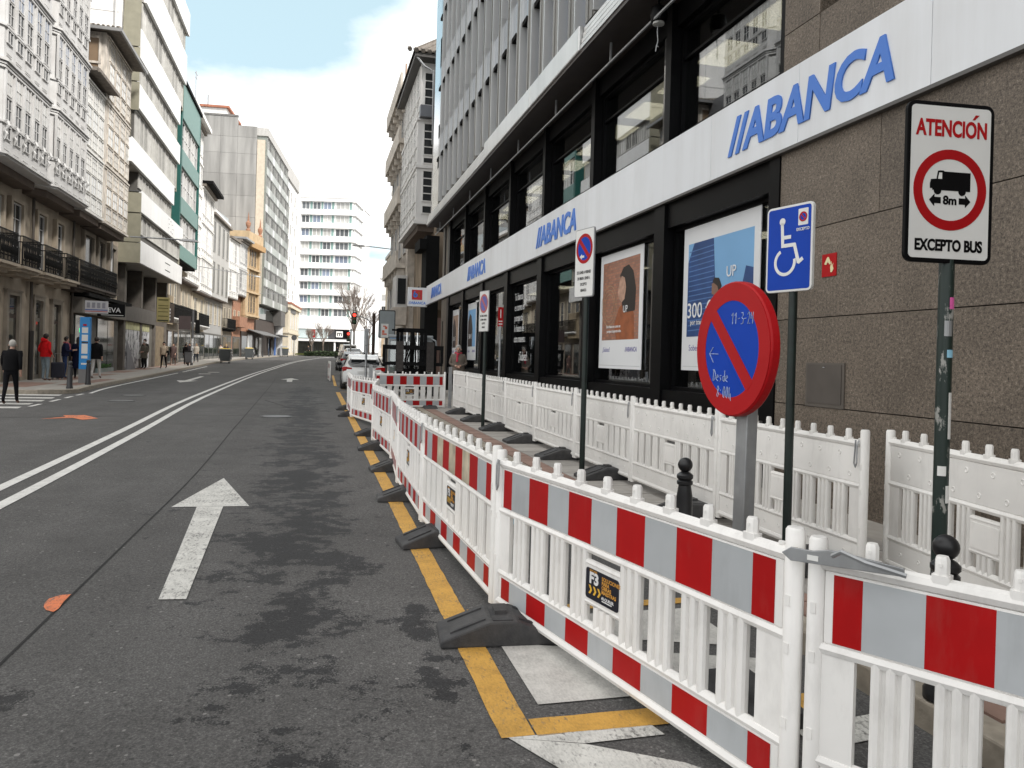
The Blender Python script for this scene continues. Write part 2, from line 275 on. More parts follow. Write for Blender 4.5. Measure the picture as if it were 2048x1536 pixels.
# ------------------------------------------------------------------ mesh building
class MB:
    def __init__(s, o=(0, 0, 0)): s.V = []; s.F = []; s.M = []; s.o = o
    def add(s, vs, fs, mi=0):
        k = len(s.V); s.V += [tuple(v) for v in vs]; s.F += [tuple(k + i for i in f) for f in fs]; s.M += [mi] * len(fs); return s
    def box(s, x0, x1, y0, y1, z0, z1, mi=0):
        x0, x1 = min(x0, x1), max(x0, x1); y0, y1 = min(y0, y1), max(y0, y1); z0, z1 = min(z0, z1), max(z0, z1)
        return s.add([(x, y, z) for z in (z0, z1) for x, y in ((x0, y0), (x1, y0), (x1, y1), (x0, y1))],
                     [(0, 3, 2, 1), (4, 5, 6, 7), (0, 1, 5, 4), (1, 2, 6, 5), (2, 3, 7, 6), (3, 0, 4, 7)], mi)
    def sb(s, s0, s1, n0, n1, z0, z1, mi=0):      # box given in street coordinates
        a, b, c = s.o; return s.box(s0 - a, s1 - a, -(n0 - b), -(n1 - b), z0 - c, z1 - c, mi)
    def rbox(s, c, d, rz=0, mi=0, taper=1, rx=0):      # centred box, turned, top scaled by taper
        m = Matrix.Translation(c) @ Matrix.Rotation(rz, 4, 'Z') @ Matrix.Rotation(rx, 4, 'X'); hx, hy, hz = d[0] / 2, d[1] / 2, d[2] / 2
        vs = [m @ Vector((x * hx * k, y * hy * k, z)) for z, k in ((-hz, 1), (hz, taper)) for x, y in ((-1, -1), (1, -1), (1, 1), (-1, 1))]
        return s.add(vs, [(0, 3, 2, 1), (4, 5, 6, 7), (0, 1, 5, 4), (1, 2, 6, 5), (2, 3, 7, 6), (3, 0, 4, 7)], mi)
    def tube(s, pts, r, k=8, mi=0, cap=True):
        pts = [Vector(p) for p in pts]; n = len(pts); rs = r if isinstance(r, (list, tuple)) else [r] * n
        base = len(s.V); up = None
        for i, p in enumerate(pts):
            t = (pts[min(i + 1, n - 1)] - pts[max(i - 1, 0)])
            t = t.normalized() if t.length > 1e-9 else Vector((0, 0, 1))
            if up is None: up = t.orthogonal().normalized()
            u = (up - t * up.dot(t)); u = u.normalized() if u.length > 1e-6 else t.orthogonal().normalized(); up = u; v = t.cross(u)
            for j in range(k):
                a = 2 * math.pi * j / k; s.V.append(tuple(p + (u * math.cos(a) + v * math.sin(a)) * rs[i]))
        for i in range(n - 1):
            for j in range(k):
                a = base + i * k + j; b = base + i * k + (j + 1) % k; s.F.append((a, b, b + k, a + k)); s.M.append(mi)
        if cap:
            s.F.append(tuple(base + j for j in reversed(range(k)))); s.F.append(tuple(base + (n - 1) * k + j for j in range(k))); s.M += [mi, mi]
        return s
    def lathe(s, prof, k=16, c=(0, 0, 0), mi=0):
        b = len(s.V); n = len(prof)
        for r, z in prof:
            for j in range(k):
                a = 2 * math.pi * j / k; s.V.append((c[0] + r * math.cos(a), c[1] + r * math.sin(a), c[2] + z))
        for i in range(n - 1):
            for j in range(k):
                a = b + i * k + j; d = b + i * k + (j + 1) % k; s.F.append((a, d, d + k, a + k)); s.M.append(mi)
        s.F.append(tuple(b + j for j in reversed(range(k)))); s.F.append(tuple(b + (n - 1) * k + j for j in range(k))); s.M += [mi, mi]
        return s
    def ball(s, c, r, k=10, h=6, mi=0, sz=1):
        return s.lathe([(max(r * math.sin(math.pi * i / h), .001), -r * sz * math.cos(math.pi * i / h)) for i in range(h + 1)], k, c, mi)
    def prism(s, pts, y0, y1, mi=0, ax='y'):       # polygon in x-z (ax y) or y-z (ax x) or x-y (ax z) pulled along the axis
        n = len(pts); ar = sum(pts[i][0] * pts[(i + 1) % n][1] - pts[(i + 1) % n][0] * pts[i][1] for i in range(n))
        if ar < 0: pts = pts[::-1]
        f = {'y': lambda p, d: (p[0], d, p[1]), 'x': lambda p, d: (d, p[0], p[1]), 'z': lambda p, d: (p[0], p[1], d)}[ax]
        lo, hi = min(y0, y1), max(y0, y1)
        vs = [f(p, lo) for p in pts] + [f(p, hi) for p in pts]
        A = tuple(range(n)); Bk = tuple(n + i for i in reversed(range(n)))
        fs = [A, Bk] + [(i, n + i, n + (i + 1) % n, (i + 1) % n) for i in range(n)]
        if ax in 'xz': fs = [tuple(reversed(q)) for q in fs]
        return s.add(vs, fs, mi)
    def mesh(s, name, m, smooth=False):
        me = bpy.data.meshes.new(name); me.from_pydata(s.V, [], s.F)
        ms = m if isinstance(m, (list, tuple)) else [m]
        for q in ms: me.materials.append(q)
        if len(ms) > 1: me.polygons.foreach_set('material_index', s.M)
        if smooth:
            me.polygons.foreach_set('use_smooth', [True] * len(me.polygons)); me.set_sharp_from_angle(angle=R(40))
        me.update(); return me
    def build(s, name, m, parent=None, smooth=False, loc=(0, 0, 0), bev=0):
        o = link(name, s.mesh(name, m, smooth), parent, loc)
        if bev:
            b = o.modifiers.new('bevel', 'BEVEL'); b.width = bev; b.segments = 2; b.limit_method = 'ANGLE'; b.angle_limit = R(50)
        return o
def link(name, data, parent=None, loc=(0, 0, 0), rz=0):
    o = bpy.data.objects.new(name, data); col.objects.link(o); o.location = loc; o.rotation_euler = (0, 0, rz)
    if parent: o.parent = parent
    return o
def tag(o, label, cat=None, group=None):
    o['label'] = label
    if cat: o['category'] = cat
    if group: o['group'] = group
    return o
def thing(name, label, cat, s, n, z=None, rot=0, group=None, dz=0):
    x, y = W(s, n); o = link(name, None, None, (x, y, (g(y) if z is None else z) + dz), TH + rot); return tag(o, label, cat, group)
def face(name, label, cat, s, n, bearing, z=None, group=None, dz=0):     # local -y looks to the bearing (degrees from +Y, clockwise)
    o = thing(name, label, cat, s, n, z, 0, group, dz); o.rotation_euler = (0, 0, math.pi - R(bearing)); return o
def struct(o): o['kind'] = 'structure'; return o
def copy_tree(o, parent=None):
    c = o.copy(); col.objects.link(c)
    if parent: c.parent = parent
    for ch in list(o.children): copy_tree(ch, c)
    return c
def inst(src, parent, loc, rz=0, scale=None):
    c = src.copy(); col.objects.link(c); c.parent = parent; c.location = loc; c.rotation_euler = (0, 0, rz)
    if scale: c.scale = scale
    for ch in list(src.children):
        d = ch.copy(); col.objects.link(d); d.parent = c
    return c
FR = Matrix(((1, 0, 0), (0, 0, -1), (0, 1, 0)))       # text facing local -y
BK = Matrix(((-1, 0, 0), (0, 0, 1), (0, 1, 0)))       # text facing local +y
def text(name, body, size, m, parent, loc, back=False, bold=0, shear=0, depth=.002, align='CENTER', sx=1, space=1):
    cu = bpy.data.curves.new('t', 'FONT'); cu.body = body; cu.size = size; cu.extrude = depth; cu.offset = bold; cu.shear = shear
    cu.align_x = align; cu.align_y = 'CENTER'; cu.space_character = space; cu.resolution_u = 4
    to = bpy.data.objects.new('t', cu); col.objects.link(to)
    dg = bpy.context.evaluated_depsgraph_get(); me = bpy.data.meshes.new_from_object(to.evaluated_get(dg))
    bpy.data.objects.remove(to); bpy.data.curves.remove(cu)
    me.materials.clear(); me.materials.append(m)
    o = link(name, me, parent)
    o.matrix_local = Matrix.Translation(loc) @ (BK if back else FR).to_4x4() @ Matrix.Diagonal((sx, 1, 1, 1)); return o
def strokes(lines, r, back=False):                    # thin drawn strokes in x-z on a face
    mb = MB()
    for l in lines: mb.tube([(x, 0, z) for x, z in l], r, 4)
    return mb
def arcpts(cx, cz, r, a0, a1, n=12, rz=None): return [(cx + r * math.cos(R(a0 + (a1 - a0) * i / n)), cz + (rz or r) * math.sin(R(a0 + (a1 - a0) * i / n))) for i in range(n + 1)]
def ringband(mb, cx, cz, r0, r1, y0, y1, a0=0, a1=360, n=40, mi=0):
    for i in range(n):
        a, b = R(a0 + (a1 - a0) * i / n), R(a0 + (a1 - a0) * (i + 1) / n)
        q = [(cx + r * math.cos(t), cz + r * math.sin(t)) for r, t in ((r0, a), (r1, a), (r1, b), (r0, b))]; mb.prism(q, y0, y1, mi)
def rrect(x0, x1, z0, z1, r, n=4):
    pts = []
    for cx, cz, a in ((x1 - r, z0 + r, -90), (x1 - r, z1 - r, 0), (x0 + r, z1 - r, 90), (x0 + r, z0 + r, 180)): pts += arcpts(cx, cz, r, a, a + 90, n)
    return pts

def fit(o, wd, h, maxw=False):
    me = o.data; xs = [v.co.x for v in me.vertices]; ys = [v.co.y for v in me.vertices]; k = wd / (max(xs) - min(xs)); q = h / (max(ys) - min(ys)); cx, cy = (max(xs) + min(xs)) / 2, (max(ys) + min(ys)) / 2
    for v in me.vertices: v.co.x = (v.co.x - cx) * k; v.co.y = (v.co.y - cy) * q
    return o
def seg(mb, p, q, wd, y0, y1):
    d = Vector((q[0] - p[0], q[1] - p[1])).normalized() * wd / 2; e = Vector((-d.y, d.x))
    mb.prism([(p[0] + e.x - d.x * 0, p[1] + e.y), (q[0] + e.x, q[1] + e.y), (q[0] - e.x, q[1] - e.y), (p[0] - e.x, p[1] - e.y)], y0, y1)

# ------------------------------------------------------------------ windows (frame with glazing bars > pane)
WC = {}
def window(parent, x, y, z, w, h, nx=2, ny=2, fm=None, gm=None, out=-1, d=.06, fw=.05, bar=.025, name='window', rec=.03):
    fm = fm or GALW; gm = gm or WDARK
    k = (round(w, 2), round(h, 2), nx, ny, fm.name, gm.name, out, d, fw, bar, name, rec)
    if k not in WC:
        mb = MB(); yo = out * d
        mb.box(0, fw, 0, yo, 0, h); mb.box(w - fw, w, 0, yo, 0, h); mb.box(fw, w - fw, 0, yo, 0, fw); mb.box(fw, w - fw, 0, yo, h - fw, h)
        for i in range(1, nx):
            c = fw + (w - 2 * fw) * i / nx; mb.box(c - bar / 2, c + bar / 2, out * .004, yo * .7, fw, h - fw)
        for j in range(1, ny):
            c = fw + (h - 2 * fw) * j / ny; mb.box(fw, w - fw, out * .003, yo * .66, c - bar / 2, c + bar / 2)
        gb = MB().box(fw - .004, w - fw + .004, out * (rec - .016), out * (rec - .024), fw - .004, h - fw + .004)
        f = link(name, mb.mesh(name, fm), parent); p = link('pane', gb.mesh('pane', gm), f); WC[k] = f
        f.location = (x, y, z); return f
    return inst(WC[k], parent, (x, y, z))
# ------------------------------------------------------------------ ground, road, pavements
ROAD = link('road', None, None, (0, 0, 0), TH)
def zl(s, n, dz=0): return gs(s, n) + dz
def sheet(mb, quads, dz=0):
    for q in quads: mb.add([(s, -n, zl(s, n, dz)) for s, n in q], [tuple(range(len(q)))])
def upface(me):
    for p in me.polygons:
        if p.normal.z < 0: p.flip()
    me.update(); return me
mb = MB(); Xs = [-1200, -200, -60, 0, 60, 200, 1200]; Ys = [-60, 0, 60, 140, 400, 2200]
vs = []
for Y in Ys:
    for X in Xs: vs.append((X * D[0] + Y * D[1], -(X * Nn[0] + Y * Nn[1]), g(Y)))
mb.add(vs, [(j * 7 + i, j * 7 + i + 1, (j + 1) * 7 + i + 1, (j + 1) * 7 + i) for j in range(5) for i in range(6)])
me = upface(mb.mesh('road', M_ASPH))
bpy.data.objects.remove(ROAD); ROAD = struct(link('road', me, None, (0, 0, 0), TH))
def marking(name, quads, m, dz=.006):
    mb = MB(); sheet(mb, quads, dz); return link(name, upface(mb.mesh(name, m)), ROAD)
def line(name, pts, wd, m, dz=.006, step=3):
    P2 = []
    for (a, b), (c, d) in zip(pts, pts[1:]):
        k = max(1, int(math.hypot(c - a, d - b) / step)); P2 += [(a + (c - a) * i / k, b + (d - b) * i / k) for i in range(k)]
    P2.append(pts[-1]); L, Rr = [], []
    for i, (s, n) in enumerate(P2):
        a, b = P2[max(i - 1, 0)], P2[min(i + 1, len(P2) - 1)]; ds, dn = b[0] - a[0], b[1] - a[1]; l = math.hypot(ds, dn)
        L.append((s - dn / l * wd / 2, n + ds / l * wd / 2)); Rr.append((s + dn / l * wd / 2, n - ds / l * wd / 2))
    return marking(name, [(L[i], L[i + 1], Rr[i + 1], Rr[i]) for i in range(len(P2) - 1)], m, dz)
def smooth(pts, k=4):
    o = []
    for i in range(len(pts) - 1):
        p0, p1, p2, p3 = pts[max(i - 1, 0)], pts[i], pts[i + 1], pts[min(i + 2, len(pts) - 1)]
        for j in range(k):
            t = j / k; o.append(tuple(.5 * (2 * b + (c - a) * t + (2 * a - 5 * b + 4 * c - d) * t * t + (3 * b - a - 3 * c + d) * t ** 3) for a, b, c, d in zip(p0, p1, p2, p3)))
    return o + [pts[-1]]
DBL = smooth([(1, -2.9), (9, -3.0), (15, -3.14), (25, -3.42), (45, -3.42), (63, -3.1), (80, -2.5), (95, -1.65), (110, -.3), (122, 1.1), (140, 3.9), (165, 8.5)])
line('double_centre_line', [(s, n - .165) for s, n in DBL], .13, M_WHITE); line('double_centre_line', [(s, n + .165) for s, n in DBL], .13, M_WHITE)
line('edge_line', smooth([(26.3, -6.7), (30, -7.02), (38.5, -7.28), (47, -7.5)]), .11, M_WHITE); line('edge_line', smooth([(49, -7.55), (56, -7.8), (64, -8.1)]), .11, M_WHITE)
# straight-ahead arrows
def arrow(tip, bl, br, q):
    marking('arrow_marking', [(tip, bl, br), q], M_WORN)
arrow((9.62, -1.0), (7.93, -1.29), (7.9, -.58), ((7.915, -1.06), (7.905, -.82), (5.03, -.72), (5.05, -.88)))
arrow((42.4, -1.16), (40.3, -1.62), (40.1, -.72), ((40.2, -1.32), (40.2, -1.04), (37.6, -1.0), (37.6, -1.24)))
arrow((35.0, -5.5), (37.0, -5.95), (37.0, -5.05), ((37, -5.62), (37, -5.36), (42.5, -5.5), (42.5, -5.7)))
marking('give_way_dash', [((46, -6.3), (46.3, -5.7), (46.9, -5.72), (46.7, -6.3))], M_WORN); marking('give_way_dash', [((49.2, -6.2), (49.5, -5.6), (50.1, -5.6), (49.9, -6.2))], M_WORN)
for a, b, n0 in ((24.85, 25.45, -7.15), (23.55, 24.1, -6.95), (22.4, 22.95, -6.85), (21.2, 21.75, -6.75), (20.0, 20.5, -6.6)): marking('zebra_bar', [((a, n0), (b, n0 - .08), (b, -11.5), (a, -11.5))], M_WORN)
for a, b in ((20.6, 21.5), (22.4, 23.3), (23.9, 24.7), (25.2, 25.95)): line('dash_line', [(a, -6.52 - (a - 20) * .05), (b, -6.52 - (b - 20) * .05)], .1, M_WHITE)
# parking bay paint behind the barriers
def ln(pts, wd, m=M_YEL, nm='yellow_bay_line', dz=.006):
    global random
    a, b = pts; L = math.hypot(b[0] - a[0], b[1] - a[1]); k = int(min(L, 12) / .09); r_ = random.Random(int(a[0] * 100)); o = []
    P2 = [(a[0] + (b[0] - a[0]) * i / k * min(L, 12) / L, a[1] + (b[1] - a[1]) * i / k * min(L, 12) / L) for i in range(k + 1)] + ([b] if L > 12 else [])
    dx, dy = (b[0] - a[0]) / L, (b[1] - a[1]) / L
    E1 = [(s - dy * (wd / 2 + r_.uniform(-.0035, .0035)), n + dx * (wd / 2 + r_.uniform(-.0035, .0035))) for s, n in P2]; E2 = [(s + dy * (wd / 2 + r_.uniform(-.0035, .0035)), n - dx * (wd / 2 + r_.uniform(-.0035, .0035))) for s, n in P2]
    return marking(nm, [(E1[i], E1[i + 1], E2[i + 1], E2[i]) for i in range(len(P2) - 1)], m, dz)
ln([(3.0, .84), (29, .86)], .145); ln([(3.06, .92), (3.06, 2.42)], .15); ln([(4.5, .93), (4.5, 2.42)], .10); ln([(8.6, .93), (8.6, 2.4)], .1); ln([(12.6, .93), (12.6, 2.4)], .1)
ln([(34, .9), (48, 1.1)], .12); ln([(34, .98), (34, 1.5)], .1); ln([(31.4, .98), (31.4, 1.5)], .1); ln([(29.2, .95), (29.2, 1.3)], .1)
marking('bay_symbol_ground', [((3.26, 1.0), (3.26, 2.3), (3.55, 2.3), (4.0, 1.0))], M_BAY); marking('bay_symbol_ground', [((3.72, 2.3), (4.36, 2.3), (4.36, 1.0), (4.18, 1.0))], M_BAY)
marking('zebra_island_bar', [((3.0, .79), (2.985, 1.42), (2.9, 1.44), (2.895, 1.09))], M_WORN); marking('zebra_island_bar', [((2.995, .80), (2.89, 1.09), (2.68, 1.42), (2.30, 1.75), (2.5, 1.1), (2.7, .95))], M_WORN)
marking('zebra_island_bar', [((2.84, 2.0), (2.9, 2.5), (2.72, 2.5), (2.66, 2.0))], M_WORN); marking('zebra_island_bar', [((2.3, 1.7), (2.35, 2.45), (2.15, 2.45), (2.1, 1.7))], M_WORN)
CY = P('pale_blue_paint', (.16, .45, .62), .8, var=.3)
marking('blue_mark', [((6.2, 1.55), (6.2, 1.63), (6.9, 1.63), (6.9, 1.55))], CY); marking('blue_mark', [((6.5, 1.8), (6.5, 1.86), (7, 1.86), (7, 1.8))], CY)
JNT = P('tar_joint', (.012, .012, .012), .9)
line('tar_joint', smooth([(-2, -1.5), (4.1, -1.42), (6.5, -1.39), (10, -1.36), (15, -1.45), (18.4, -1.5), (26, -1.62), (34, -1.75), (44, -2.0)]), .016, JNT, .003)
line('tar_joint', [(18.5, -1.5), (18.3, -3.2), (17.6, -6.2)], .035, JNT, .003); line('tar_joint', [(26.5, -1.2), (26.8, -3.3), (27, -7)], .05, JNT, .003); line('tar_joint', [(36, .8), (36.4, -3), (37.5, -7)], .04, JNT, .003)
line('tar_joint', [(19.5, .7), (21, -.6), (24, -1.4)], .04, JNT, .003)
marking('orange_mark', [((5.24, -1.41), (5.23, -1.47), (5.17, -1.51), (5.08, -1.51), (5.01, -1.49), (4.95, -1.46), (4.91, -1.41), (4.97, -1.4), (5.09, -1.41))], M_ORA)
marking('orange_mark', [((17.3, -5.3), (17.85, -5.0), (18.2, -5.15), (18.3, -4.75), (17.5, -4.3), (17.15, -4.5), (17.6, -4.8))], M_ORA)
for s, n, r, lb in ((18.3, -.81, .36, 'worn round iron manhole cover in the near lane beyond the arrow'), (22.98, -5.08, .36, 'nearer of two dark manhole covers in the far lane'), (25.5, -5.3, .36, 'farther of two dark manhole covers in the far lane'), (20.9, -8.3, .4, 'dark manhole cover on the zebra crossing beside the old man')):
    t = thing('manhole_cover', lb, 'manhole cover', s, n, None, 0, 'manhole covers in the road')
    MB().lathe([(r, 0), (r, .009), (r - .03, .011), (r - .03, .005), (.001, .005)], 24).build('rim', P('cast_iron', (.09, .09, .09), .55, .5), t)
    MB().lathe([(r - .05, .0), (r - .05, .012), (.001, .012)], 20).build('lid', P('cast_iron_lid', (.15, .15, .15), .5, .5, var=.4, sc_=12), t)

KL = smooth([(26.4, -7.05), (30, -7.32), (40, -7.62), (62, -8.5), (76, -8.7), (90, -8.35), (102, -7.55), (115, -6.4), (135, -4.3), (152, -1.8)], 5)
KLc = [(25.2, -13), (25.3, -9.0), (25.5, -7.9), (25.9, -7.3)] + KL
def pave(kerb, far, name, side):
    top, kf, kt = MB(), MB(), MB(); q = .16
    for (a, b), (c, d) in zip(kerb, kerb[1:]):
        ds, dn = c - a, d - b; l = math.hypot(ds, dn); os_, on = -dn / l * side * q, ds / l * side * q
        def v(s, n, dz): return (s, -n, zl(s, n, dz))
        kf.add([v(a, b, -.02), v(c, d, -.02), v(c, d, .125), v(a, b, .125)], [(0, 1, 2, 3)])
        kt.add([v(a, b, .125), v(c, d, .125), v(c + os_, d + on, .132), v(a + os_, b + on, .132)], [(0, 1, 2, 3)])
    return kf, kt
o = struct(link('pavement', None, None, (0, 0, 0), TH)); PAVL = o
kf, kt = pave(KLc, 0, 'kerb', -1); k = MB(); k.V, k.F, k.M = kf.V, kf.F, kf.M; k.add(kt.V, kt.F); link('kerb', k.mesh('kerb', KERB), o)
mb = MB()
LP = P('left_paving', (.36, .335, .30), .85, var=.22, sc_=3, bump=.1)
for (a, b), (c, d) in zip(KLc, KLc[1:]):
    if a < 26: 
        continue
    mb.add([(a, -b + .15, zl(a, b, .13)), (c, -d + .15, zl(c, d, .13)), (c, 15, zl(c, -15, .13)), (a, 15, zl(a, -15, .13))], [(0, 1, 2, 3)])
mb.add([(x, -n, zl(x, n, .13)) for x, n in ((25.3, -13), (25.45, -9), (25.65, -7.95), (26, -7.4), (26.4, -7.2), (26.4, -15), (25.3, -15))], [(0, 1, 2, 3, 4, 5, 6)])
link('paving', upface(mb.mesh('paving', LP)), o)
for a, b, c, d in ((27, 30.2, -9.9, -8.7), (32.5, 36, -9.9, -8.9), (37.5, 40, -9.9, -9.0), (42, 45.5, -10.3, -9.2), (47.5, 51, -10.4, -9.3), (53, 56.5, -10.6, -9.5), (59, 63, -10.8, -9.6), (28.5, 34, -8.3, -7.7), (66, 70, -10.9, -9.8)):
    mb = MB(); nx = max(1, int((b - a) / 1.2))
    mb.add([(x, -y, zl(x, y, .134)) for x, y in ((a, c), (b, c), (b, d), (a, d))], [(0, 1, 2, 3)]); link('red_tile_patch', upface(mb.mesh('red_tile_patch', REDT)), o)
# right pavement: kerb stones, a red border course, slabs
o = struct(link('pavement', None, None, (0, 0, 0), TH)); PAVR = o
KR = smooth([(19.9, 2.56), (36, 2.6), (60, 3.2), (80, 4.0), (95, 4.9), (119, 7.4), (140, 10.6), (160, 14.5)], 4)
kf, kt = pave([(-12, 2.56)] + [(2, 2.56)], 0, 'kerb', 1); kf2, kt2 = pave(KR, 0, 'kerb', 1)
k = MB()
for q in (kf, kt, kf2, kt2): k.add(q.V, q.F)
link('kerb', k.mesh('kerb', KERB), o)
st = None
for i in range(18):
    s = 2.0 + i
    if st is None: st = MB().box(.006, .994, -.16, 0, -.16, .0).build('kerb_stone', KERB, o, bev=.012); st.location = (s, -2.56, zl(s, 2.6, .128))
    else: inst(st, o, (s, -2.56, zl(s + .5, 2.6, .128)))
mb = MB()
for a in range(-12, 36, 4): mb.add([(x, -n, zl(x, n, .118)) for x, n in ((a, 2.72), (a + 4, 2.72), (a + 4, 12), (a, 12))], [(0, 1, 2, 3)])
for (a, b), (c, d) in zip(KR, KR[1:]):
    if a >= 36: mb.add([(a, -b - .15, zl(a, b, .13)), (c, -d - .15, zl(c, d, .13)), (c, -d - 9, zl(c, d + 9, .13)), (a, -b - 9, zl(a, b + 9, .13))], [(0, 1, 2, 3)])
link('paving_bed', upface(mb.mesh('paving_bed', LP)), o)
sl = MB().box(.003, .497, -.497, -.003, -.03, 0).mesh('paving_slab', SLAB); rt = MB().box(.003, .247, -.25, -.002, -.03, 0).mesh('red_tile', REDT)
for i in range(36):
    s = 2.5 + i * .5
    for j in range(3): link('paving_slab', sl, o, (s, -2.98 - j * .5, zl(s, 3, .131 + random.uniform(-.001, .001))))
    for j in range(2): link('red_tile', rt, o, (s + j * .25, -2.725, zl(s, 3, .131 + random.uniform(-.001, .001))))
# ------------------------------------------------------------------ the bank on the right
BO = (18, 5, 0)
bank = thing('bank_building', 'dark bank building with granite wall and long white sign band above tall windows', 'building', 18, 5, 0)
def bb(name, m, boxes, bev=0):
    mb = MB(BO)
    for b in boxes: mb.sb(*b)
    return mb.build(name, m, bank, bev=bev)
SE, SS = 29.95, 7.6                 # far and near ends of the glazed front
PIL = [10.5 + 3.2 * i for i in range(6)]
PILU = [10.42 + 3.2 * i for i in range(6)]
# solid body behind the shop rooms, and the storeys above
bb('body', DARKIN, [(-14, SS - .1, 5.35, 20, 0, 6.9), (-14, 33, 11, 20, 0, 6.9), (SE + .1, 33, 5.3, 20, 0, 6.9), (SS - .1, SE + .1, 5.36, 11, 4.3, 4.5), (-14, 33, 4.95, 20, 6.95, 23.7)])  # unseen height and stretch behind the camera shaped to shade the street
bb('floor', P('shop_floor', (.2, .19, .18), .5), [(SS - .1, SE + .1, 5.36, 11, .9, 1.0), (SS - .1, SE + .1, 5.36, 11, 4.5, 4.52)])
bb('ceiling', P('shop_ceiling', (.12, .115, .105), .8), [(SS - .1, SE + .1, 5.4, 11, 4.2, 4.28), (SS - .1, SE + .1, 5.4, 11, 6.75, 6.85)])
LAMP = P('ceiling_lamp', (1, .86, .62), .5, emit=3.0, var=0)
lm = MB().box(-.5, .5, -.28, .28, -.02, 0).mesh('ceiling_lamp', LAMP)
for i in range(13):
    s = 9.98 + 1.57 * i; link('ceiling_lamp', lm, bank, (s - 18, -1.5, 6.74))
    if i % 2 == 0:
        link('ceiling_lamp', lm, bank, (s - 18, -4.2, 6.74)); link('ceiling_lamp', lm, bank, (s - 18 + .8, -1.9, 4.19)); link('ceiling_lamp', lm, bank, (s - 18 + .8, -3.6, 4.19))
# granite cladding: each slab a piece
rows = [(-.1, 1.15), (1.15, 2.065), (2.065, 3.0), (3.0, 3.93)]
cuts = {0: [7.6, 5.3, 3.0, .7, -1.6, -4], 1: [7.6, 4.2, 1.0, -2.2, -4], 2: [7.6, 4.0, 1.2, -1.8, -4], 3: [7.6, 6.03, 3.2, .4, -2.4, -4]}
for r, (z0, z1) in enumerate(rows):
    for a, b in zip(cuts[r], cuts[r][1:]): bb('granite_slab', M_GRAN, [(b + .004, a - .004, 5.0, 5.34, z0 + .005, z1 - .005)])
UP = [(6.98, 7.6, 4.78, 5.0, 5.4), (6.98, 7.6, 5.62, 4.97, 5.4)]
bb('granite_slab', M_GRAN, [(6.98, 7.6, 5.0, 5.4, 4.82, 5.24)]); bb('granite_slab', M_GRAN, [(6.98, 7.6, 5.0, 5.4, 5.25, 6.9)])
for a, b in ((4.1, 5.6), (.4, 1.9), (-4, -1.8)): bb('granite_slab', M_GRAN, [(a, b, 5.0, 5.4, 5.25, 6.9)])
for a, b in ((4.86, 6.97), (2.4, 4.85), (-.2, 2.39), (-4, -.21)): bb('granite_slab', M_GRAN, [(a, b, 5.0, 5.4, 4.82, 5.24)])
for a, b in ((5.6, 6.98), (1.9, 4.1), (-1.8, .4)): bb('dark_window', SHOPG, [(a, b, 5.3, 5.35, 5.24, 6.9)])
for a, b, c, d in ((SE + .12, 31.4, 3.95, 6.86), (SE + .12, 30.2, .1, 1.9), (SE + .12, 30.2, 1.91, 3.9), (30.21, 31.4, .1, 1.2), (30.21, 31.4, 1.21, 3.9)): bb('granite_slab', M_GRAN, [(a, b, 5.0, 5.3, c, d)])
bb('stone_groove', BLKM, [(30.6, 30.85, 4.985, 5.1, 3.95, 6.8), (30.9, 31.05, 4.99, 5.1, .3, 3.0)])
# black pillars
for s, u in zip(PIL, PILU): bb('pillar', BLK, [(s, s + .35, 4.97, 5.4, .13, 3.9)]); bb('pillar', BLK, [(u, u + .18, 4.97, 5.4, 4.83, 6.9)])
bb('pillar', BLK, [(SS, SS + .2, 4.98, 5.4, .13, 3.9), (SS, SS + .12, 5.03, 5.4, 4.83, 6.9)])
bb('pillar', BLK, [(SE - .35, SE + .1, 4.98, 5.4, .13, 3.9), (SE - .3, SE + .1, 4.98, 5.4, 4.83, 6.9)])
# plinth, sills, heads
bb('plinth', P('grey_plinth', (.16, .155, .15), .5, var=.2), [(SS + .01, SE, 5.06, 5.4, 0, .92)]); bb('sill', BLK, [(SS + .01, SE, 5.0, 5.36, .92, 1.16)])
bb('head_panel', BLK, [(SS + .01, SE, 5.02, 5.36, 3.55, 3.92)]); bb('sill', BLK, [(SS + .01, SE, 5.1, 5.37, 4.80, 4.90)]); bb('head_panel', BLK, [(SS + .01, SE, 5.05, 5.37, 6.52, 6.9)])
bayl = list(zip([SS + .2] + [p + .35 for p in PIL], PIL + [SE - .35])); bayu = list(zip([SS + .12] + [p + .18 for p in PILU], PILU + [SE - .3]))
for i in range(7):
    w0 = .3 if i else .05         # narrow side light next to each pillar, then the main pane
    for z0, z1, (a, b) in ((1.16, 3.55, bayl[i]), (4.9, 6.52, bayu[i])):
        f = bb('window', BLK, [(a, a + .05, 5.14, 5.3, z0, z1), (b - .04, b, 5.14, 5.3, z0, z1), (a + .05, b - .04, 5.14, 5.3, z0, z0 + .05), (a + .05, b - .04, 5.14, 5.3, z1 - .05, z1)] + ([(a + .05, b - .04, 5.16, 5.28, 6.02, 6.06)] if z0 > 4 else []))
        mb = MB(BO).sb(a + .04, b - .03, 5.2, 5.212, z0 + .04, z1 - .04); mb.build('pane', M_BGLASS, f)
        if i: bb('side_light', P('side_light_glass', (.09, .088, .085), .06, spec=.9), [(a + .02, a + .28, 5.08, 5.12, z0 + (.02 if z0 > 4 else .1), z1 - (.3 if z0 < 4 else .0))])
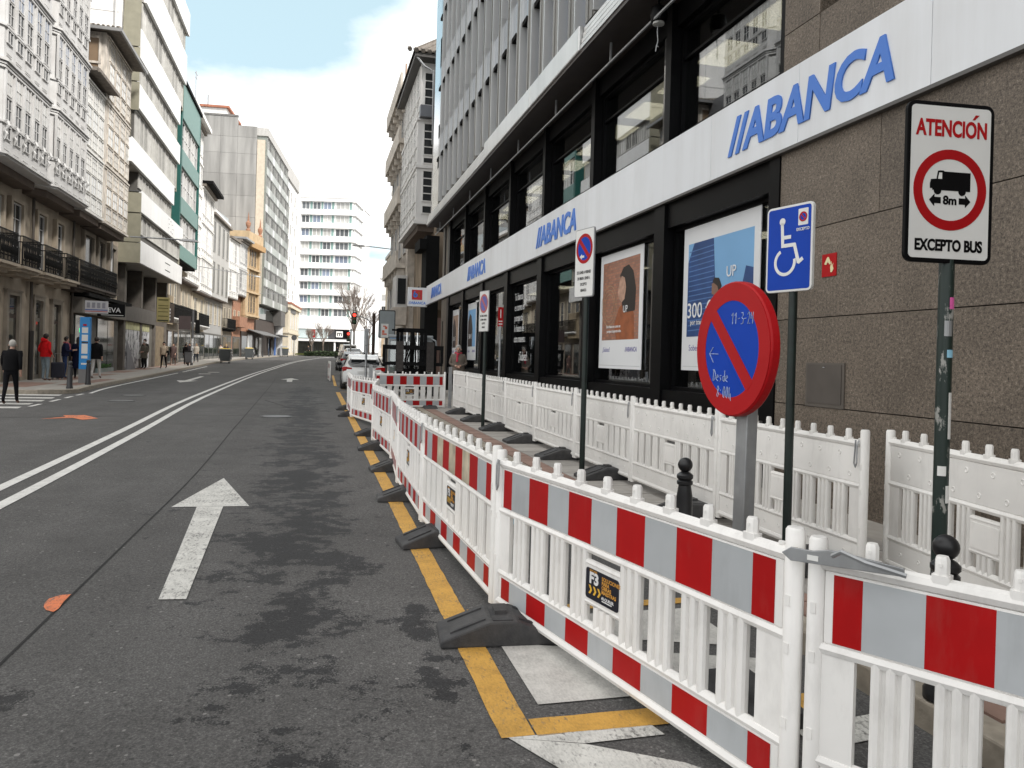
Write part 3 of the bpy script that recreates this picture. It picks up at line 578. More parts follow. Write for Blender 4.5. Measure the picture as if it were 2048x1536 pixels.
# white sign band with joints
edges = [35.7, 32.9, 30.1, 27.3, 24.5, 21.7, 18.8, 16.6, 14.0, 11.64, 9.14, 7.25, 5.41, 2.6, 0, -2.6]
for a, b in zip(edges, edges[1:]): bb('sign_panel', FASC, [(b + .003, a - .003, 4.96, 5.0 if a < SS + 2 else 5.02, 3.95, 4.815)], bev=.004)
bb('sign_underside', P('sign_underside', (.10, .095, .09), .5), [(-2.6, 35.7, 4.93, 4.995, 3.91, 3.945)])
for s, wd, h in ((7.25, 2.86, .46), (15.9, 2.85, .46), (24.3, 2.85, .46), (32.7, 2.8, .46)):
    t = text('sign_lettering', '//ABANCA', .62, BLUE, bank, (s - 18, .045, 4.375), True, .018, .16, .012, 'CENTER', 1, 1.0)
    me = t.data; xs = [v.co.x for v in me.vertices]; ys = [v.co.y for v in me.vertices]; k = wd / (max(xs) - min(xs)); q = h / (max(ys) - min(ys)); cx, cy = (max(xs) + min(xs)) / 2, (max(ys) + min(ys)) / 2
    for v in me.vertices: v.co.x = (v.co.x - cx) * k; v.co.y = (v.co.y - cy) * q
    for ax in ([.21, .52, 1.0] if 0 else []): pass
# end sign box
t = thing('projecting_sign', 'white projecting box sign with red square logo at the far end of the bank', 'sign', 35.75, 4.55, 0)
MB().rbox((0, 0, 4.3), (.25, .9, .88)).build('box', FASC, t, bev=.01)
lg = MB(); lg.rbox((-.131, .03, 4.4), (.012, .48, .46)); lg.build('red_logo', P('logo_red', (.5, .02, .025), .4), t)
lb = MB()
def sideface(mb, pts, x): mb.prism(pts, x, x - .006, ax='x')
def ringx(mb, cy, cz, r0, r1, x, a0=0, a1=360, n=16):
    for i in range(n):
        a, b = R(a0 + (a1 - a0) * i / n), R(a0 + (a1 - a0) * (i + 1) / n); sideface(mb, [(cy + r * math.cos(u), cz + r * math.sin(u)) for r, u in ((r0, a), (r1, a), (r1, b), (r0, b))], x)
ringx(lb, .11, 4.38, .035, .105, -.138); sideface(lb, [(.18, 4.38), (.22, 4.38), (.16, 4.57), (.1, 4.57)], -.138); lb.build('logo_ring', P('logo_blue', (.02, .2, .65), .4), t)
lo = MB(); ringx(lo, -.09, 4.47, .03, .06, -.139, -90, 110); ringx(lo, -.09, 4.35, .03, .06, -.139, -110, 90); lo.build('logo_curl', P('logo_green', (.15, .16, .02), .5), t)
lt = text('lettering', '//ABANCA', .17, BLUE, t, (0, 0, 0), False, .004, .15, .003); lt.matrix_local = Matrix.Translation((-.13, .02, 4.02)) @ Matrix(((0, 0, -1), (-1, 0, 0), (0, 1, 0))).to_4x4()
# soffit, rail and steel cornice
bb('soffit', P('dark_soffit', (.045, .035, .03), .45, var=.3), [(-4, 31.4, 4.32, 5.45, 6.86, 6.95)])
bb('soffit_rail', GALV, [(-4, 31.2, 4.62, 4.65, 6.52, 6.55)] + [(s, s + .03, 4.62, 4.65, 6.55, 6.87) for s in range(-3, 31, 3)])
for k in range(4): bb('cornice_strip', STEEL, [(-4, 12.6, 4.30 + .02 * k, 4.6, 6.93 + .105 * k, 7.0 + .105 * k), (20.4, 31.45, 4.3 + .02 * k, 4.6, 6.93 + .105 * k, 7.0 + .105 * k)])
bb('cornice_back', BLKM, [(-4, 31.4, 4.42, 4.9, 6.95, 7.38)])
bb('cornice_panel', STEEL, [(12.65, 15.8, 4.28, 4.5, 6.92, 7.36)], bev=.02); bb('cornice_panel', STEEL, [(15.82, 20.38, 4.28, 4.5, 6.92, 7.36)], bev=.02)
# upper storeys: metal fins, recessed glass, spandrels
Z0, FL = 7.38, 2.72
fin = MB(); fin.box(-.26, .26, -.06, .32, 0, FL - .012); fin.box(-.30, -.262, -.1, .37, 0, FL - .012); fin.box(.1, .125, .32, .335, 0, FL - .012); fin.box(-.12, -.1, .32, .335, 0, FL - .012)
finm = fin.mesh('fin_panel', BRONZ)
edg = MB().box(-.335, -.302, -.05, .39, 0, FL).mesh('fin_edge', STEEL)
wn_ = MB(); wn_.box(.27, .70, -.02, .03, .74, .80); wn_.box(.27, .70, -.02, .02, 2.58, 2.71); wn_.box(.27, .31, -.02, .02, .8, 2.58); wn_.box(.31, .70, -.02, .015, 1.9, 1.94)
wnm = wn_.mesh('window', BRONZ); pan = MB().box(.30, .69, -.06, -.03, .78, 2.6).mesh('pane', WBLUE); spn = MB().box(.27, .67, -.06, .12, .0, .735).mesh('spandrel', P('blue_grey_spandrel', (.30, .33, .37), .12, .7, var=.1))
hd = MB().box(.27, .67, .03, .155, 2.6, 2.71).mesh('window_head', BLKM)
for i in range(27):
    s = 28.85 - i * .97
    for f in range(6):
        z = Z0 + f * FL + (0 if f else 0); L_ = (s - 18, .3, z)
        link('fin_panel', finm, bank, L_); link('fin_edge', edg, bank, L_)
        if i < 20 and f < 5:
            wo = link('window', wnm, bank, (s - 18, .49, z - .9 + (FL if 0 else 0) + .0)) if f else None
            if wo: link('pane', pan, wo); link('window_head', hd, wo)
            if f: link('spandrel', spn, bank, (s - 18, .49, z - .9))
            else:
                wo = link('window', MB().box(.27, .70, -.02, .03, 0, .05).box(.27, .70, -.02, .02, 1.7, 1.81).mesh('window', BRONZ), bank, (s - 18, .49, z)); link('pane', MB().box(.27, .7, -.06, -.03, .03, 1.75).mesh('pane', WBLUE), wo); link('window_head', MB().box(.27, .67, .03, .155, 1.7, 1.81).mesh('window_head', BLKM), wo)
bb('stone_strip', M_GRAN, [(29.2, 29.95, 4.62, 4.96, 7.38 + 2.2 * k, 7.38 + 2.2 * k + 2.19) for k in range(7)])
for k in range(9):
    z = 7.38 + k * 1.75; z1 = z + 1.74
    bb('steel_panel', MIRR, [(29.98, 30.55, 4.6, 4.9, z, z1)]); bb('steel_panel', MIRR, [(30.9, 32.2, 4.6, 4.9, z, z1)])
    bb('slit_window' if k % 2 else 'steel_panel', SHOPG if k % 2 else MIRR, [(30.56, 30.89, 4.72 if k % 2 else 4.6, 4.9, z, z1)])
bb('cap', BRONZ, [(-14, 33, 4.5, 20, 23.7, 24.1)])
# small things fixed to the bank
t = thing('floodlight', 'black round floodlight hanging under the soffit from its cable', 'lamp', 10.35, 4.72, 0)
MB().lathe([(.05, 6.5), (.11, 6.52), (.13, 6.6), (.11, 6.72), (.04, 6.76)], 14).build('housing', BLK, t, True); MB().lathe([(.001, 6.47), (.085, 6.48), (.085, 6.51)], 12).build('lens', P('lamp_lens', (.45, .45, .43), .2), t)
MB().tube([(0, 0, 6.76), (0, 0, 6.87)], .02, 6).build('stem', BLK, t); MB().tube([(.02, 0, 6.5), (.03, 0, 6.38), (.0, 0, 6.25), (.03, .02, 6.1), (.05, 0, 6.2), (-.02, 0, 6.15)], .008, 5).build('cable', GALV, t)
t = thing('hatch', 'flat grey metal service hatch set in the granite wall', 'hatch', 6.73, 4.998, 0)
MB().box(-.30, .30, 0, .012, 1.15, 1.60).build('frame', P('hatch_frame', (.13, .115, .10), .5, .4), t); MB().box(-.265, .265, .012, .02, 1.19, 1.58).build('door', P('hatch_door', (.125, .11, .098), .45, .4, var=.15), t); MB().lathe([(.012, 0), (.012, .008)], 8, (0, .02, 1.55)).build('lock', GALV, t)
t = thing('fire_sign', 'small red square fire hydrant sign on the granite wall', 'sign', 6.71, 4.998, 0)
MB().box(-.11, .11, 0, .008, 2.47, 2.70).build('plate', SRED, t)
fs = MB(); fs.prism([(.07, 2.6), (.03, 2.66), (.0, 2.66), (-.03, 2.60), (-.01, 2.59), (.015, 2.62), (.04, 2.59)], .008, .012); fs.prism(arcpts(.015, 2.655, .014, 0, 360, 8)[:-1], .008, .0125); fs.prism([(-.03, 2.51), (-.05, 2.51), (-.075, 2.54), (-.06, 2.57), (-.07, 2.6), (-.045, 2.57), (-.04, 2.62), (-.025, 2.56)], .008, .012); fs.build('pictogram', P('pale_yellow_print', (.75, .68, .4), .5), t)
# posters behind the glass
def poster(s0, s1, z0, z1, label, kind):
    t = thing('poster', label, 'poster', (s0 + s1) / 2, 5.17, 0); w_, h = s1 - s0, z1 - z0; cz = (z0 + z1) / 2; hw = w_ / 2
    MB().box(-hw, hw, 0, .012, z0, z1).build('sheet', P('poster_white', (.74, .75, .76), .4, var=.02), t)
    x0, x1, p0, p1 = -hw * .86, hw * .86, z0 + h * .235, z1 - h * .115
    y = .012
    def q(name, m, pts, k, ): return MB().prism([(x1 + (x0 - x1) * a, p0 + (p1 - p0) * b) for a, b in pts], y + .0012 * (k - 1), y + .0012 * k).build(name, m, t)
    if kind == 'girl':
        m = P('poster_brick', (.42, .17, .1), .5)
        if 'done' not in m:
            tt, N_, L, b = nodes(m); tcn = new(tt, 'ShaderNodeTexCoord'); mpn = new(tt, 'ShaderNodeMapping'); mpn.inputs['Rotation'].default_value = (R(90), 0, 0); L(tcn.outputs['Object'], mpn.inputs[0]); br = new(tt, 'ShaderNodeTexBrick'); br.inputs['Scale'].default_value = 5; br.inputs['Color1'].default_value = (.42, .18, .11, 1); br.inputs['Color2'].default_value = (.26, .12, .08, 1); br.inputs['Mortar'].default_value = (.2, .15, .12, 1); L(mpn.outputs[0], br.inputs[0]); L(br.outputs[0], b.inputs['Base Color']); m['done'] = 1
        q('photo', m, [(0, 0), (1, 0), (1, 1), (0, 1)], 1)
        q('sweater', P('poster_orange', (.33, .1, .035), .6, var=.3, sc_=5), [(.42, 0), (.9, 0), (.88, .3), (.8, .42), (.62, .46), (.48, .4), (.36, .2)], 2)
        q('hair', P('poster_hair', (.018, .012, .01), .5), [(.56, .44), (.62, .33), (.9, .34), (.92, .6), (.84, .82), (.72, .91), (.58, .89), (.49, .80), (.55, .7)], 3)
        q('face', P('poster_girl_face', (.46, .28, .2), .6, var=.3, sc_=9), [(.47, .52), (.55, .46), (.63, .5), (.66, .64), (.62, .76), (.54, .79), (.48, .72), (.445, .6)], 4)
        rb = MB()
        for r in (.30, .235, .17): ringband(rb, x1 + (x0 - x1) * .2, p0 + (p1 - p0) * .44, r * w_ * .62, r * w_ * .62 + .012, y + .0036, y + .005, n=22)
        rb.build('horn', P('poster_brass', (.36, .24, .14), .35), t)
        tx = [('UP', .17, .66, .37, .14), ('Este banco es como es', .072, .34, .17, .05), ('porque tú apuntas alto.', .072, .36, .11, .05)]
    elif kind == 'man':
        q('photo', P('poster_sky', (.19, .40, .66), .5, var=.12, sc_=.7), [(0, 0), (1, 0), (1, 1), (0, 1)], 1)
        q('tower', P('poster_tower', (.022, .065, .2), .5, var=.25), [(0, 0), (.52, 0), (.46, .5), (.42, 1), (.1, 1), (.0, .8)], 2)
        for k in range(17): q('tower_floor', P('poster_tower_line', (.09, .19, .42), .5), [(.02, .06 + k * .053), (.46 - k * .002, .075 + k * .053), (.46 - k * .002, .085 + k * .053), (.02, .07 + k * .053)], 3)
        q('tower', P('poster_tower', (.02, .06, .2), .5), [(.86, .3), (1, .3), (1, .62), (.9, .65), (.86, .5)], 2)
        q('jacket', P('poster_jacket', (.02, .018, .02), .6), [(.3, 0), (.8, 0), (.74, .3), (.62, .45), (.5, .44), (.42, .3)], 4); q('face', P('poster_face', (.24, .13, .09), .6), [(.41, .43), (.5, .38), (.53, .5), (.47, .55), (.41, .53)], 5); q('hair', P('poster_hair', (.018, .012, .01), .5), [(.42, .55), (.5, .5), (.53, .42), (.56, .5), (.52, .58), (.45, .59)], 6)
        tx = [('UP', .2, .7, .62, .2), ('300 €', .3, .22, .27, .2), ('por traer a', .1, .2, .15, .05)]
    else:
        q('photo', P('poster_sky', (.19, .40, .66), .5) if kind == 'tower' else P('poster_warm', (.4, .27, .2), .6, var=.3), [(0, 0), (1, 0), (1, 1), (0, 1)], 1)
        q('figure', P('poster_dark', (.06, .045, .04), .6, var=.4), [(0, 0), (.6, 0), (.62, .5), (.45, .82), (.25, .9), (.0, .7)], 2)
        tx = [('300 €', .22, .35, .27, .2)]
    for b, sz, a, c, _ in tx: text('lettering', b, sz, P('poster_print_white', (.78, .78, .78), .5), t, (x1 + (x0 - x1) * a, y + .009, p0 + (p1 - p0) * c), True, .001, 0, .0006)
    text('lettering', 'Sobes?' if kind == 'man' else '¿Subes?', .12, P('print_violet', (.12, .1, .32), .5), t, (hw * .62, .0135, z0 + h * .155), True, 0, 0, .0006); text('lettering', '//ABANCA', .11, P('print_violet', (.12, .1, .32), .5), t, (-hw * .55, .0135, z0 + h * .155), True, .002, .15, .0006)
    MB().box(-hw * .95, hw * .95, .012, .0125, z0 + .05, z0 + .06).build('small_print', LGREY, t)
poster(11.63, 13.55, 1.43, 3.60, 'white window poster of a girl in orange against a brick wall', 'girl')
poster(8.22, 10.2, 1.46, 3.49, 'white window poster of a man under a blue glass tower', 'man')
poster(25.0, 26.45, 1.48, 3.42, 'white window poster with blue picture and dark tower behind the pavement sign', 'tower')
poster(28.2, 29.5, 1.48, 3.36, 'white window poster with warm brown picture in the far bank window', 'warm')
t = thing('window_lettering', 'white slogan lettering stuck on the bank window beside the red wall sign', 'lettering', 19.2, 5.19, 0)
for k, (b, z) in enumerate((('Tu banco', 3.2), ('es como es', 2.92), ('porque tú', 2.64), ('lo haces de', 2.36), ('otra manera.', 2.08), ('¿Subes?', 1.62))): text('line', b, .27 if k < 5 else .34, P('print_white', (.8, .8, .8), .5), t, (.85 if k < 5 else -.1, .005, z), True, 0, 0, .0008, 'LEFT' if k < 5 else 'CENTER', .8)
t = thing('wall_sign', 'narrow red wall sign with white arrow mark on grey post by the bank', 'sign', 19.3, 4.62)
MB().tube([(0, 0, .1), (0, 0, 2.3)], .03, 8).build('post', GALV, t); MB().box(-.012, .012, -.07, .07, 2.28, 2.78).build('plate', SRED, t); MB().box(-.014, -.012, -.012, .012, 2.5, 2.72).box(-.014, -.012, -.05, .05, 2.4, 2.43).box(-.014, -.012, -.05, .05, 2.33, 2.36).build('mark', SWHT, t)
# ------------------------------------------------------------------ left side of the street
def bld(name, label, s0, n0, s1=None, n1=None, group=None):
    """root at (s0,n0), local x along the front to (s1,n1), local -y looks at the street; returns root and frame length"""
    x, y = W(s0, n0)
    if s1 is None: a = TH; L = 0
    else:
        x1, y1 = W(s1, n1); a = math.atan2(y1 - y, x1 - x); L = math.hypot(x1 - x, y1 - y)
    o = link(name, None, None, (x, y, 0), a); tag(o, label, 'building', group); return o, L
def part(root, name, m, boxes, bev=0):
    mb = MB()
    for b in boxes: mb.box(*b)
    return mb.build(name, m, root, bev=bev)
def iron_balcony(root, x0, x1, z0, z1, y0, dep, slabm=STONE, slab=True, scroll=True):
    """balcony with scrolled iron railing; front at y0-dep"""
    f = y0 - dep; b = MB()
    b.box(x0, x1, f, f + .03, z1 - .04, z1); b.box(x0, x1, f, f + .03, z0 + .05, z0 + .08); b.box(x0, x0 + .03, f, y0, z1 - .04, z1); b.box(x1 - .03, x1, f, y0, z1 - .04, z1); b.box(x0, x0 + .03, f, y0, z0 + .05, z0 + .08); b.box(x1 - .03, x1, f, y0, z0 + .05, z0 + .08)
    b.box(x0, x1, f, f + .025, z1 - .22, z1 - .2)
    k = int((x1 - x0) / .11)
    for i in range(k + 1):
        x = x0 + .012 + (x1 - x0 - .03) * i / k; b.box(x - .01, x + .01, f + .003, f + .023, z0 + .08, z1 - .04)
        if scroll and i < k: b.tube([(x + .02, f + .012, z0 + .2), (x + .06, f - .02, z0 + .32), (x + .03, f - .035, z0 + .45), (x + .06, f + .0, z0 + .62), (x + .03, f + .01, z0 + .8)], .011, 4)
    for y in [f + .1 + .12 * j for j in range(int(dep / .12))]:
        for x in (x0 + .015, x1 - .015): b.box(x - .01, x + .01, y, y + .02, z0 + .08, z1 - .04)
    r = b.build('balcony', IRON, root)
    if slab: MB().box(x0 - .06, x1 + .06, f - .06, y0, z0 - .06, z0 + .03).box(x0, x1, f + .05, y0, z0 - .16, z0 - .06).box(x0 + .15, x1 - .15, f + .25, y0, z0 - .28, z0 - .16).build('slab', slabm, r)
    return r

# L1: grey white gallery building over beige stone
A, _ = bld('gallery_building', 'grey white building of two tall glazed bays over beige stone with iron balconies', 26, -9.3)
def X(s): return s - 26
part(A, 'wall', STONE, [(X(26), X(37.2), 1.1, 9, -.2, 7.5), (X(26.2), X(35.4), 1.1, 9, 7.5, 19)])
for a, b, z in ((30.12, 31.08, 3.3), (32.74, 33.55, 3.28), (34.83, 35.71, 3.26)):
    d = part(A, 'door', DKBR if a < 32 or a > 34 else P('shop_window_frame', (.16, .15, .13), .5), [(X(a), X(b), 1.085, 1.12, .25, z)]); MB().box(X(a) + .1, X(b) - .1, 1.075, 1.083, .5 if a < 32 else .45, z - .8).box(X(a) + .1, X(b) - .1, 1.075, 1.083, z - .65, z - .1).build('pane', SHOPG, d)
    part(A, 'door_surround', STONED, [(X(a) - .2, X(a), .98, 1.1, .15, z + .14), (X(b), X(b) + .2, .98, 1.1, .15, z + .14), (X(a), X(b), .98, 1.1, z, z + .14), (X(a) - .25, X(b) + .25, .95, 1.1, z + .14, z + .2)])
    part(A, 'air_vent', BLKM, [(X(a) + .3, X(a) + .55, 1.09, 1.1, 3.9, 4.1)])
for i, (a, b) in enumerate(((26.9, 27.8), (28.4, 29.3), (30.15, 31.11), (32.72, 33.53), (34.93, 35.68))):
    window(A, X(a), 1.09, 4.5, b - a, 2.05, 2, 4, GALW, WDARK, -1, .06)
    part(A, 'window_surround', STONE, [(X(a) - .18, X(a) - .005, .94, 1.1, 4.4, 6.7), (X(b) + .005, X(b) + .18, .94, 1.1, 4.4, 6.7), (X(a) - .005, X(b) + .005, .94, 1.1, 6.57, 6.7)])
for a, b in ((27.2, 28.75), (29.2, 30.9), (31.4, 33.35), (33.9, 35.45)): iron_balcony(A, X(a), X(b), 4.2, 5.25, 1.1, .8)
for s, k in ((32.1, BLKM), (37.05, BLKM)):
    MB().tube([(X(s), .95, .2), (X(s), .95, 7.2)], .055, 8).build('downpipe', P('brown_pipe', (.075, .062, .05), .6), A); MB().tube([(X(s), .92, .2), (X(s), .92, 2.1)], .09, 8).build('pipe_guard', P('dark_pipe_guard', (.02, .017, .015), .6), A)
def gal_bay(root, x0, x1, zb, storeys, h, cols, ch, fm, dep=1.1):
    """projecting glazed bay with chamfered near end"""
    mb = MB(); top = zb + storeys * h
    pts = [(x0 + .02, dep), (x0 + .02, .62), (x0 + ch, .12), (x1, .12), (x1, dep)]
    mb.prism(pts, zb, top, ax='z'); body = mb.build('bay', fm, root)
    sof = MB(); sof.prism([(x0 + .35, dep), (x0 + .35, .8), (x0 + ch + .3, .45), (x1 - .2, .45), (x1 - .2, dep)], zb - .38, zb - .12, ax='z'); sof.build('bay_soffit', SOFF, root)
    e = MB()
    for z, dz, o in [(zb - .12, .07, .1), (zb - .05, .06, .17)]:
        e.prism([(x0 - o + .02, dep), (x0 - o + .02, .60 - o), (x0 + ch - o * .4, .1 - o), (x1 + o * .3, .1 - o), (x1 + o * .3, dep)], z, z + dz, ax='z')
    e.build('base_moulding', fm, root)
    for f in range(storeys):
        z = zb + f * h; cm = MB()
        for dz0, dz1, o in ((h - .34, h - .27, .07), (h - .25, h - .18, .10), (h - .16, h - .08, .16)) if f < storeys else (): cm.prism([(x0 - o + .02, dep), (x0 - o + .02, .62 - o), (x0 + ch - o * .4, .12 - o), (x1, .12 - o), (x1, dep)], z + dz0, z + dz1, ax='z')
        cm.build('cornice', fm, root)
        rl = MB(); rl.prism([(x0 - .03, dep), (x0 - .03, .58), (x0 + ch - .03, .06), (x1, .06), (x1, dep)], z + .93, z + 1.0, ax='z'); rl.build('sill_rail', fm, root)
        for a, b in cols:
            window(root, a, .118, z + .48, b - a, .42, 2, 1, fm, WDARK, -1, .05, .03); window(root, a, .118, z + 1.05, b - a, .72, 2, 2, fm, WDARK, -1, .05, .03); window(root, a, .118, z + 1.82, b - a, .78, 2, 2, fm, (WCURT, WBLUE)[f % 3 == 1], -1, .05, .03)
            MB().box(a + .04, b - .04, .10, .119, z + .16, z + .2).box(a + .04, b - .04, .10, .119, z + .1, z + .13).build('grille', fm, root)
        for i in range(len(cols) + 1):
            x = (cols[i][0] - .12) if i < len(cols) else cols[-1][1] + .03
            MB().box(x, x + .1, .05, .119, z + .98, z + h - .36).build('pilaster', fm, root)
            if f == 0: MB().tube([(x + .05, .0, z + .98), (x + .05, -.06, z + .85), (x + .05, .05, z + .7), (x + .05, .0, z + .6), (x + .05, .07, z + .42)], [.04, .06, .035, .045, .012], 7).build('corbel', fm, root)
c1 = [(X(a), X(b)) for a, b in ((26.75, 27.23), (27.52, 28.07), (28.33, 28.87), (29.2, 29.72), (29.95, 30.48))]
c2 = [(X(a), X(b)) for a, b in ((31.5, 31.95), (32.24, 32.72), (33.02, 33.52), (33.78, 34.3), (34.5, 35.06))]
gal_bay(A, X(26.0), X(30.75), 7.42, 4, 2.93, c1, .6, GALW); gal_bay(A, X(31.0), X(35.33), 7.42, 4, 2.93, c2, .5, GALW)
part(A, 'roof', ROOF, [(X(26), X(35.3), .6, 9, 19.2, 19.6)])

# L2 / L3: two narrow old gallery houses above shops
def old_gallery(root, x0, x1, zb, floors, cols, fm, y=.12, dep=1.2, gm=WCURT):
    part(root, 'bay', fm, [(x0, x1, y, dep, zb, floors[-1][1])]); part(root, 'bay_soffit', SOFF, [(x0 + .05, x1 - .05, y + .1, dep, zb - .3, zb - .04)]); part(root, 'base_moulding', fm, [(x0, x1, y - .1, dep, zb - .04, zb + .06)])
    for z0, z1 in floors:
        h = z1 - z0
        part(root, 'cornice', fm, [(x0, x1, y - .09, y, z1 - .14, z1 - .06), (x0, x1, y - .05, y, z1 - .24, z1 - .18)])
        for a, b in cols:
            window(root, a, y - .002, z0 + .12, b - a, h * .24, 3, 2, fm, WCURT, -1, .05, .03); window(root, a, y - .002, z0 + .16 + h * .26, b - a, h * .30, 2, 2, fm, gm, -1, .045, .03); window(root, a, y - .002, z0 + .18 + h * .57, b - a, h * .33, 3, 3, fm, WCURT, -1, .05, .03)
B, _ = bld('gallery_house', 'narrow white old gallery house with dark eave, between grey white bays and peeling cream gallery', 35.42, -9.4)
B_x = lambda s: s - 35.42
old_gallery(B, 0, 2.9, 7.3, [(7.3, 9.95), (9.95, 12.9)], [(B_x(35.52), B_x(36.42)), (B_x(36.5), B_x(37.36)), (B_x(37.44), B_x(38.25))], P('old_white_paint', (.68, .67, .64), .6, var=.15, sc_=5, streak=.4))
part(B, 'wall', STONE, [(1.8, 3.4, 1.0, 8, -.2, 7.2), (0, 2.9, 1.2, 8, 7.2, 13.1)]); part(B, 'roof', ROOF, [(-.02, 3.35, -.35, 6, 13.1, 13.25), (-.02, 3.3, -.42, -.33, 13.05, 13.2)])
part(B, 'dormer', P('dark_dormer', (.12, .12, .125), .4), [(.1, 2.9, .8, 4, 13.25, 15.9)])
C_, _ = bld('gallery_house', 'peeling cream gallery house with tiled hip roof and shops below', 38.4, -9.35)
cx = lambda s: s - 38.4
old_gallery(C_, 0, 4.5, 7.25, [(7.25, 9.95), (9.95, 12.85), (12.85, 15.75)], [(cx(38.75), cx(39.74)), (cx(39.9), cx(40.82)), (cx(41.0), cx(41.97)), (cx(42.1), cx(42.85))], GALC)
part(C_, 'wall', STONE, [(-1.1, 7.0, 1.05, 8, -.2, 7.2), (0, 4.5, 1.2, 8, 7.2, 15.8)])
side = part(C_, 'side_wall', GALC, [(-.06, 0, .15, 2.2, 13.2, 15.8)])
fw = MB(); fw.box(-.12, -.06, .35, .45, 13.4, 15.5); fw.box(-.12, -.06, 1.0, 1.1, 13.4, 15.5); fw.box(-.14, -.06, .35, 1.1, 14.35, 14.45); fw.box(-.12, -.06, .35, 1.1, 15.5, 15.6); fw.build('window', GALC, C_); MB().box(-.08, -.062, .45, 1.0, 13.4, 15.5).build('pane', P('brown_window', (.24, .17, .11), .3), C_)
rf = MB(); rf.add([(-.5, -.5, 15.85), (5.0, -.5, 15.85), (5.0, 7, 15.85), (-.5, 7, 15.85), (1.8, 2.5, 17.0), (3.0, 2.5, 17.0)], [(0, 1, 5, 4), (1, 2, 5), (2, 3, 4, 5), (3, 0, 4), (3, 2, 1, 0)]); rf.build('roof', ROOF, C_)
part(C_, 'gutter', P('grey_gutter', (.3, .3, .3), .5, .4), [(-.56, 5.05, -.58, -.48, 15.76, 15.9), (-.56, -.46, -.48, 7, 15.76, 15.9)])
rr = MB()
for i in range(14): rr.tube([(-.5, -.4 + i * .2, 15.9), (-.42, -.4 + i * .2, 15.96)], .08, 6)
for i in range(26): rr.tube([(-.4 + i * .21, -.5, 15.9), (-.4 + i * .21, -.4, 15.97)], .085, 6)
rr.build('eave_tiles', ROOF, C_)
for a, b in ((38.84, 40.27), (41.21, 42.19), (43.32, 44.42)):
    d = part(C_, 'door', P('tall_door', (.09, .08, .07), .5), [(cx(a), cx(b), 1.02, 1.06, 4.3, 6.7)]); MB().box(cx(a) + .1, cx(b) - .1, 1.01, 1.019, 4.6, 6.6).build('pane', WDARK, d)
    part(C_, 'door_surround', STONED, [(cx(a) - .22, cx(a), .9, 1.05, 4.2, 6.9), (cx(b), cx(b) + .22, .9, 1.05, 4.2, 6.9), (cx(a), cx(b), .9, 1.05, 6.7, 6.9)])
iron_balcony(C_, cx(35.9), cx(40.1), 4.2, 5.25, 1.05, .75, DKBR); iron_balcony(C_, cx(40.2), cx(42.1), 4.2, 5.25, 1.05, .75, DKBR)
MB().tube([(cx(43.4), .9, 3.6), (cx(43.4), .9, 7.2)], .06, 8).build('downpipe', GALW, C_)
# shop fronts below
sh = part(C_, 'shop_front', P('shop_recess', (.10, .095, .085), .6, var=.3), [(cx(37.3), cx(45.35), .95, 1.04, .13, 3.0)])
for a, b in ((37.6, 39.0), (41.2, 43.0), (43.1, 44.3)): MB().box(cx(a), cx(b), .9, .949, .55, 2.95).build('pane', SHOPG, sh)
part(C_, 'shop_base', P('pale_shop_base', (.35, .42, .42), .6), [(cx(41.2), cx(44.3), .86, .95, .13, .52)])
part(C_, 'shop_canopy', P('grey_shop_canopy', (.17, .155, .135), .6), [(cx(37.3), cx(45.35), .55, .95, 3.05, 3.75)]); part(C_, 'shop_roof', BLKM, [(cx(37.25), cx(45.4), .3, 1.04, 3.8, 3.95)])
HEDG = P('shop_plant', (.05, .12, .03), .8, var=.4)
pl = MB(); random.seed(3)
for i in range(40): pl.rbox((cx(41.6) + random.random() * 1.6, .84 - random.random() * .1, .55 + random.random() * .18), (.14, .02, .05), random.random() * 3, 0, 1, random.random())
pl.build('plant', HEDG, C_)
def shop_sign(name, label, s, n, z0, z1, wd, m, bearing, letters=None, lm=None, lsz=.3, dep=.12):
    t = face(name, label, 'sign', s, n, bearing, 0); MB().box(-wd / 2, wd / 2, 0, dep, z0, z1).build('panel', m, t)
    if letters: text('lettering', letters, lsz, lm, t, (.12 if name == 'shop_sign' and wd > 1.1 else 0, -.004, (z0 + z1) / 2), False, .004)
    return t
CAMB = 160
t = shop_sign('shop_sign', 'white projecting shop sign with blue and red stripes beside the black sign', 35.5, -8.9, 2.98, 3.5, .85, P('shop_sign_white', (.6, .6, .62), .5), CAMB)
MB().box(-.42, .42, -.004, 0, 3.10, 3.14).build('stripe', P('stripe_blue', (.06, .12, .4), .5), t); MB().box(-.42, .42, -.004, 0, 3.04, 3.07).build('stripe', P('stripe_red', (.5, .05, .05), .5), t)
for k in range(4): MB().box(-.36 + k * .19, -.36 + k * .19 + .12, -.004, 0, 3.2, 3.42).build('lettering_block', P('grey_letter', (.3, .3, .34), .5), t)
t = shop_sign('shop_sign', 'black projecting EVA shop sign with round red emblem', 37.9, -8.9, 2.95, 3.52, 1.12, BLK, CAMB, 'EVA', P('print_white', (.8, .8, .8), .5), .3)
MB().prism(arcpts(-.3, 3.26, .19, 0, 360, 16)[:-1], -.006, 0).build('emblem', P('emblem_red', (.6, .04, .03), .4), t); MB().box(-.4, .5, -.005, 0, 3.0, 3.03).build('small_print', SWHT, t)

